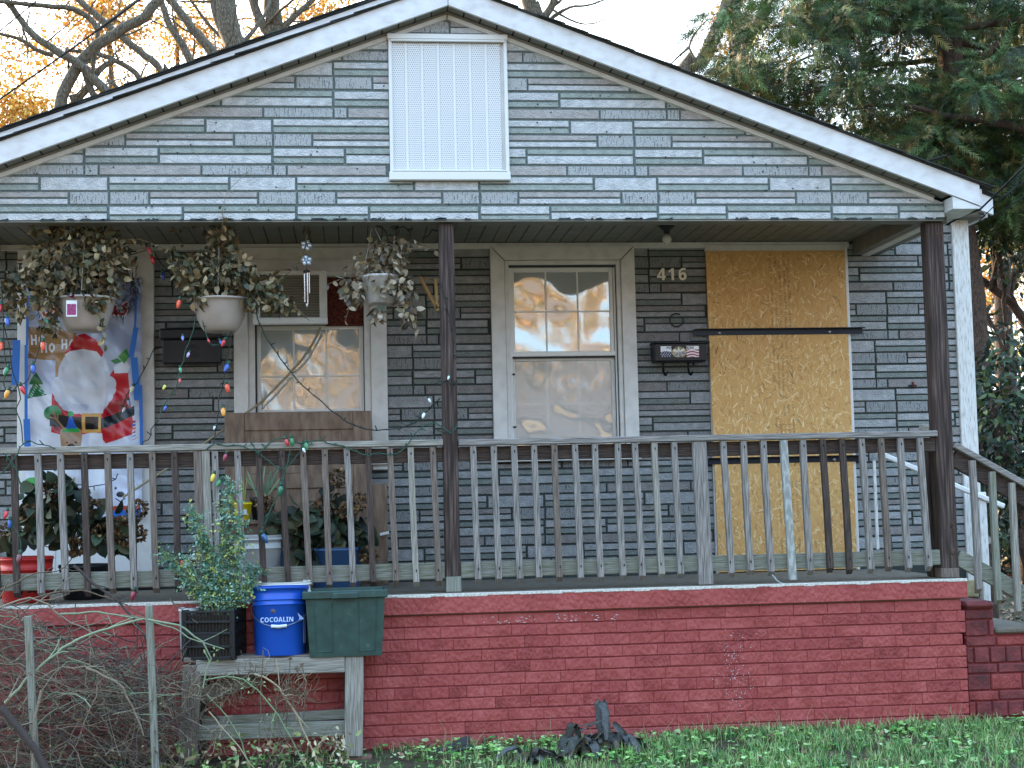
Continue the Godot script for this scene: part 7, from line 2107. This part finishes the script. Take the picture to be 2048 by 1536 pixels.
	bare_tree("pale leaning trunk against the white sky beside the cedar", [
		[[Vector3(3.9, 0.0, -16)] + [Vector3(5.196,8.392,-16), Vector3(5.526,8.931,-16), Vector3(5.813,9.472,-16), Vector3(6.056,10.016,-16), Vector3(6.353,10.745,-16)], 0.17, 0.12, 5],
		[[Vector3(6.5,8.539,-16.5), Vector3(6.434,9.271,-16.5), Vector3(6.383,9.913,-16.5), Vector3(6.338,10.466,-16.5), Vector3(6.262,10.927,-16.5)], 0.15, 0.12, 3],
		[[Vector3(6.083,8.767,-17), Vector3(6.526,9.423,-17), Vector3(6.875,9.99,-17), Vector3(7.233,10.749,-17)], 0.12, 0.09, 3],
		[[Vector3(5.524,8.96,-15.8), Vector3(5.338,9.269,-15.8), Vector3(5.5,9.583,-15.8), Vector3(5.684,9.764,-15.8)], 0.03, 0.012, 9],
		[[Vector3(5.338,9.269,-15.8), Vector3(5.174,9.134,-15.8), Vector3(4.992,8.955,-15.8)], 0.025, 0.01, 8]], M.bark, "bare trees behind the house")
	# --- golden autumn trees far behind
	var gl := leaf_mesh(0.10, 0.07, 0.3, 0.3, 2)
	var gold := pal(["d9982a", "e8b040", "c48428", "e0bc58", "b97428", "d8a448", "a9803a", "d6bc68"])
	var gm := leafmat(0.6, 0.5)
	for g in [
		["golden autumn tree low behind the left end of the roof", [30,250,-26], [[Vector3(-8.418,10.752,-26), Vector3(1.1, 1.0, 1), 2100], [Vector3(-7.964,10.577,-26), Vector3(0.9, 0.6, 0.8), 1350], [Vector3(-9.809,11.925,-27), Vector3(1.5, 2.0, 1), 2100], [Vector3(-8.356,12.43,-27), Vector3(1.1, 0.5, 1), 540]]],
		["golden autumn tree seen through the limbs of the forked tree", [230,200,-28], [[Vector3(-6.514,13.905,-28), Vector3(1.3, 0.9, 1), 2400], [Vector3(-6.209,13.27,-28), Vector3(0.8, 0.5, 0.8), 600], [Vector3(-7.668,13.125,-28), Vector3(1.0, 0.9, 1), 570], [Vector3(-7.304,12.368,-28), Vector3(1.1, 0.8, 1), 480], [Vector3(-6.089,12.252,-28), Vector3(1.0, 0.7, 1), 360]]],
		["golden autumn tree behind the straight trunks left of the ridge", [420,120,-30], [[Vector3(-5.091,14.061,-30), Vector3(0.8, 0.5, 1), 480], [Vector3(-4.439,14.34,-30), Vector3(0.6, 1.0, 0.8), 780], [Vector3(-3.922,13.669,-30), Vector3(0.5, 0.9, 0.8), 660], [Vector3(-5.094,13.52,-30), Vector3(0.7, 0.4, 1), 270], [Vector3(-3.003,13.951,-30), Vector3(0.7, 0.7, 1), 480], [Vector3(-1.147,14.657,-30), Vector3(0.9, 0.6, 1), 1260], [Vector3(-1.813,14.374,-30), Vector3(0.8, 0.4, 1), 480]]],
		["golden tree glowing low behind the cedar at the right", [1980,800,-24], [[Vector3(14.58,6.539,-24), Vector3(1.1, 0.8, 1), 1800], [Vector3(14.059,5.893,-24), Vector3(0.8, 0.6, 1), 900], [Vector3(15.11,7.308,-24), Vector3(1.0, 0.8, 1), 900], [Vector3(13.126,9.335,-24), Vector3(0.7, 0.4, 1), 780], [Vector3(15.097,10.321,-25), Vector3(1.4, 1.3, 1), 1500], [Vector3(13.434,12.668,-25), Vector3(1.2, 1.2, 1), 480], [Vector3(14.977,4.706,-24), Vector3(0.8, 0.7, 1), 750]]],
		["pale yellow tree behind the leaning trunk", [1460,300,-26], [[Vector3(8.909,13.063,-26), Vector3(0.6, 0.7, 1), 600], [Vector3(9.57,12.059,-26), Vector3(1.0, 0.9, 1), 600], [Vector3(9.289,11.301,-26), Vector3(0.7, 0.5, 1), 420]]]]:
		var p0: Vector3 = g[2][0][0]
		var base := Vector3(p0.x, ground_y(p0.x, p0.z), p0.z - 0.3)
		crown_tree("golden_tree", g[0], base, [base, base + Vector3(0.1, p0.y * 0.5, 0), base + Vector3(0, p0.y, 0)], 0.14, g[2], gl, gold, Vector2(0.6, 1.3), 0.3, gm, M.bark, "golden trees behind the house")
	# --- dark cedar at the upper right
	var cedar_sp := spray_mesh(0.24, 20, 0.08, 0.005)
	var cb := Vector3(5.6, ground_y(5.6, -5.5), -5.5)
	var cedar := thing("cedar_tree", "large dark green cedar hanging over the right slope of the roof", "tree", cb)
	var bb := mb()
	bb.off = cb
	bb.tube(wobble([cb, cb + Vector3(0.1, 2.2, 0), cb + Vector3(0, 5, 0), cb + Vector3(0.1, 9, 0)], 0.3, 0.02), Vector2(0.2, 0.1), 8)
	var boughs := [[Vector3(6.475,5.933,-5.5), Vector3(5.993,6.06,-5.5), Vector3(5.512,6.161,-5.5), Vector3(5.09,6.314,-5.5), Vector3(4.884,6.496,-5.5)], [Vector3(5.989,5.993,-5.2), Vector3(5.796,5.835,-5.2), Vector3(5.657,5.704,-5.2)], [Vector3(6.192,5.063,-5), Vector3(5.366,5.211,-5), Vector3(4.752,5.308,-5), Vector3(4.341,5.255,-5)], [Vector3(6.453,5.509,-5.5), Vector3(5.326,5.605,-5.5), Vector3(4.53,5.651,-5.5), Vector3(3.999,5.543,-5.5)], [Vector3(6.349,6.258,-5.2), Vector3(4.968,6.136,-5.2), Vector3(3.93,6.174,-5.2), Vector3(3.363,6.116,-5.2)], [Vector3(6.466,4.846,-5.6), Vector3(5.931,5.003,-5.6), Vector3(5.34,5.054,-5.6)], [Vector3(6.727,6.197,-6), Vector3(4.992,6.015,-6), Vector3(3.844,5.95,-6)]]
	for bo in boughs: bb.tube(wobble(bo, 0.1, 0.012), Vector2(0.045, 0.012), 6)
	put("trunk", bb.done(), M.dark_bark, cedar)
	var blobs := []
	var west: float = 3.407
	var unit: float = (7.287 - west) / 720.0     # metres spanned by one photo pixel at this depth
	var brow: float = 6.579
	for i in 165:
		# boughs fill the space above the right roof slope; the west side is ragged, and the roof cuts the foot
		var v := rng.randf_range(-90.0, 420.0)
		var u := rng.randf_range(60.0 * sin(v * 0.03) + maxf(0.0, v - 190.0) * 1.6, 720.0)
		if u < 480.0 and v > 240.0 + (u - 80.0) * 0.36: continue
		if Vector2(u - 370.0, (v - 140.0) * 1.2).length() < 55.0: continue
		blobs.append(Vector3(west + u * unit, brow - v * unit, -5.6 + rng.randf_range(-1.0, 1.0)))
	var xf := []
	var cc := []
	var cols := pal(["314a28", "405a2e", "506b36", "2a3926", "626838", "7a6a3a", "4a6a36", "263322"])
	for c in blobs:
		for i in 95:
			var d := rdir()
			var p: Vector3 = c + d * Vector3(0.34, 0.20, 0.34) * pow(rng.randf(), 0.5)
			xf.append(Transform3D(frame((d * Vector3(1, 0.3, 1) + Vector3(-0.2, -0.55, 0.1) + rdir() * 0.5).normalized(), rdir()).scaled(Vector3.ONE * rng.randf_range(0.6, 1.3)), p - cb))
			cc.append(pick(cols))
	scatter("crown", cedar_sp, xf, cc, leafmat(0.7, 0.3), cedar)
	# --- broad-leaved evergreens on the right
	var ol := leaf_mesh(0.11, 0.045, 0.3, 0.25, 4)
	var dk := pal(["1b2c20", "243a28", "2e4632", "16221b", "3c5230", "28402c", "566432"])
	var e1 := Vector3(5.7, ground_y(5.7, -4.4), -4.4)
	crown_tree("evergreen_tree", "dark glossy broad-leaved evergreen beside the white corner board", e1, [e1, e1 + Vector3(-0.1, 0.9, 0), e1 + Vector3(-0.3, 1.8, 0)], 0.09, [[Vector3(5.407,2.09,-4.4), Vector3(0.4, 0.35, 0.4), 330], [Vector3(5.62,2.416,-4.4), Vector3(0.4, 0.4, 0.4), 300], [Vector3(5.357,1.575,-4.4), Vector3(0.45, 0.3, 0.4), 300], [Vector3(5.734,1.755,-4.4), Vector3(0.5, 0.6, 0.4), 500], [Vector3(5.484,2.546,-4.8), Vector3(0.25, 0.3, 0.3), 130], [Vector3(5.786,2.862,-4.6), Vector3(0.35, 0.25, 0.3), 140], [Vector3(5.681,1.139,-5), Vector3(0.5, 0.3, 0.4), 300]], ol, dk, Vector2(0.6, 1.1), 0.35, M.leaf, M.dark_bark, "evergreens at the right")
	var e2 := Vector3(6.6, ground_y(6.6, -6.5), -6.5)
	var ev := crown_tree("evergreen_tree", "tall evergreen with a bent dark trunk right of the house corner", e2, [e2] + [Vector3(6.867,2.667,-6.5), Vector3(6.747,3.329,-6.5), Vector3(6.569,3.552,-6.5), Vector3(6.406,3.707,-6.5), Vector3(6.184,3.841,-6.5), Vector3(6.072,3.886,-6.5)], 0.10, [[Vector3(6.201,4.237,-6.3), Vector3(0.4, 0.3, 0.4), 260], [Vector3(6.64,4.383,-6.5), Vector3(0.5, 0.4, 0.4), 380], [Vector3(6.244,4.495,-6.5), Vector3(0.35, 0.3, 0.3), 200], [Vector3(6.533,3.891,-6.2), Vector3(0.25, 0.2, 0.3), 90], [Vector3(6.35,3.395,-7), Vector3(0.3, 0.25, 0.3), 90], [Vector3(6.727,4.753,-6.4), Vector3(0.5, 0.4, 0.4), 300]], ol, dk, Vector2(0.5, 1.0), 0.3, M.leaf, M.dark_bark, "evergreens at the right")
	var tb := mb()
	tb.off = e2
	for p in [[Vector3(6.52,4.272,-6.5), Vector3(6.678,3.994,-6.5), Vector3(6.836,3.716,-6.5)], [Vector3(6.052,3.761,-6.4), Vector3(6.182,3.541,-6.4), Vector3(6.339,3.266,-6.4), Vector3(6.413,3.047,-6.4)], [Vector3(6.437,4.089,-6.4), Vector3(6.477,3.758,-6.4), Vector3(6.489,3.429,-6.4), Vector3(6.5,3.1,-6.4)], [Vector3(5.914,3.844,-6.4), Vector3(6.105,3.706,-6.4), Vector3(6.243,3.623,-6.4)]]: tb.tube(wobble(p, 0.08, 0.01), Vector2(0.035, 0.02), 5)
	put("limb", tb.done(), M.dark_bark, ev).set_meta("kind", "stuff")
	var e3 := Vector3(7.2, ground_y(7.2, -8.0), -8.0)
	crown_tree("evergreen_tree", "dark leafy tree in the upper right corner above the cedar", e3, [e3, e3 + Vector3(0, 3, 0), e3 + Vector3(0, 6, 0)], 0.16, [[Vector3(7.405,7.075,-8), Vector3(0.6, 0.5, 0.5), 420], [Vector3(7.065,6.635,-8), Vector3(0.5, 0.4, 0.5), 260], [Vector3(7.693,6.455,-8), Vector3(0.7, 0.5, 0.5), 420], [Vector3(6.908,7.318,-8), Vector3(0.5, 0.4, 0.5), 240], [Vector3(6.611,6.384,-8), Vector3(0.5, 0.3, 0.5), 160], [Vector3(7.597,5.834,-8), Vector3(0.6, 0.4, 0.5), 240]], ol, dk, Vector2(0.7, 1.3), 0.3, M.leaf, M.dark_bark, "evergreens at the right")
	var e4 := Vector3(6.9, ground_y(6.9, -11.5), -11.5)
	crown_tree("evergreen_tree", "dense dark evergreen filling the gaps behind the cedar", e4, [e4, e4 + Vector3(0, 3, 0), e4 + Vector3(0, 6.5, 0)], 0.2, [[Vector3(6.668,7.311,-11.5), Vector3(0.9, 0.7, 0.6), 600], [Vector3(7.776,6.799,-11.5), Vector3(1.0, 0.8, 0.6), 700], [Vector3(8.735,6.21,-11.5), Vector3(1.1, 0.9, 0.6), 800], [Vector3(7.461,8.212,-11.5), Vector3(0.9, 0.8, 0.6), 200], [Vector3(8.659,7.776,-11.5), Vector3(1.1, 1.0, 0.6), 300], [Vector3(9.213,5.099,-11.5), Vector3(0.9, 0.8, 0.6), 420], [Vector3(8.668,3.346,-11.5), Vector3(0.9, 0.9, 0.6), 620], [Vector3(9.148,2.397,-11.5), Vector3(0.9, 0.9, 0.6), 620]], ol, dk, Vector2(0.8, 1.5), 0.3, M.leaf, M.dark_bark, "evergreens at the right")
	# --- dark undergrowth that closes the view right of the house
	var sh := [[Vector3(6.73,0.618,-7.5), "low dark bushes behind the leaf-covered bank beyond the steps"], [Vector3(7.903,1.34,-9), "tall dark bushes behind the evergreen at the right edge"], [Vector3(7.682,1.28,-10), "dark bushes just right of the white corner board, far back"]]
	for s in sh:
		var c: Vector3 = s[0]
		var t := thing("bush", s[1], "bush", Vector3(c.x, ground_y(c.x, c.z), c.z), "bushes at the right")
		var r := blob_leaves([[c, Vector3(0.9, 0.6, 0.5), 700], [c + Vector3(0.8, 0.3, -0.2), Vector3(0.8, 0.7, 0.5), 600], [c + Vector3(0.2, 0.8, -0.4), Vector3(0.9, 0.5, 0.5), 500]], pal(["1f2c22", "2a3a2a", "3a3a28", "18221c", "44402c"]), Vector2(0.7, 1.3), 0.2, t.position)
		scatter("leaves", ol, r[0], r[1], M.leaf, t)
		var st := []
		for i in 7: st.append([Vector3(c.x + rng.randf_range(-0.5, 0.9), t.position.y, c.z), c + rv(0.5)])
		stems(t, st, 0.02, M.dark_bark, t.position, 0.03)
	# --- cables to the house
	cable("thick black service cable running from the right eave up to the street", [[Vector3(3.287,3.224,-0.3), Vector3(3.343,3.255,-0.15), Vector3(3.318,3.234,0.15), Vector3(5.4, 6.3, 6.0)]], 0.006)
	cable("thin black wires sagging from the right eave beside the service cable", [[Vector3(3.509,3.247,-0.3), Vector3(3.344,3.249,0.4), Vector3(5.6, 5.6, 6.0)], [Vector3(3.578,3.27,-0.6), Vector3(3.387,3.189,0.3), Vector3(5.7, 5.3, 6.0)]], 0.003)
	cable("taut dark wire crossing the sky above the left roof slope", [[Vector3(-4.318,5.367,-6), Vector3(-3.352,6.087,-6), Vector3(-2.614,6.653,-6), Vector3(-1.964,7.143,-6)]], 0.009)
	cable("second dark wire in the top left corner of the view", [[Vector3(-4.274,6.067,-6), Vector3(-3.937,6.362,-6), Vector3(-3.622,6.638,-6), Vector3(-3.058,7.071,-6)]], 0.007)
	# --- the far side of the street, which the window panes mirror
	var sl := leaf_mesh(0.34, 0.24, 0.3, 0.3, 2)
	var warm := pal(["b98a44", "a5703c", "c9a860", "98683a", "b89a6a", "7a6a3a", "6a6a3a"])
	for i in 9:
		var x := -17.0 + 4.3 * i + rng.randf_range(-1.0, 1.0)
		var z := 27.0 + rng.randf_range(-2.0, 5.0)
		var base := Vector3(x, ground_y(x, z), z)
		var hh := rng.randf_range(7.0, 12.0)
		crown_tree("street_tree", ["slender", "broad", "leaning", "tall", "dense", "sparse", "low", "round", "ragged"][i] + " golden tree in the row across the street, mirrored in the windows", base, [base, base + Vector3(0.1, hh * 0.4, 0), base + Vector3(-0.1, hh * 0.8, 0)], 0.2, [[base + Vector3(0, hh * 0.8, 0), Vector3(2.4, 3.0, 2.0), 900], [base + Vector3(0.9, hh * 0.55, -0.4), Vector3(2.2, 2.0, 1.6), 500], [base + Vector3(-1.1, hh * 0.6, 0), Vector3(2.2, 2.2, 1.6), 500]], sl, warm, Vector2(0.7, 1.3), 0.3, M.leaf, M.bark, "trees across the street")
	var nb := thing("neighbour_house", "tan house across the street that the windows mirror", "house", Vector3(3.0, -0.4, 22.0))
	put("wall", mb().box(Vector3(0, 1.7, 0), Vector3(8.0, 3.4, 5.0)).done(), plain("a8977c", 0.8), nb)
	put("roof", mb().box(Vector3(0, 3.9, -1.4), Vector3(8.6, 0.15, 3.4), 0.0, Basis(Vector3.RIGHT, -0.4)).box(Vector3(0, 3.9, 1.4), Vector3(8.6, 0.15, 3.4), 0.0, Basis(Vector3.RIGHT, 0.4)).done(), plain("6b5a50", 0.9), nb)
	for k in 3:
		put("window", mb().box(Vector3(-2.4 + 2.4 * k, 1.9, -2.52), Vector3(0.9, 1.3, 0.06)).done(), plain("2c3238", 0.2), nb)
	put("door", mb().box(Vector3(3.3, 1.25, -2.52), Vector3(0.9, 2.0, 0.06)).done(), plain("5a3a2a", 0.5), nb)

func cable(label: String, paths: Array, r: float) -> void:
	var o: Vector3 = paths[0][0]
	var t := thing("power_cable", label, "cable", o)
	for p in paths:
		var b := mb()
		b.off = o
		b.tube(p, r, 6)
		put("wire", b.done(), M.dark, t)
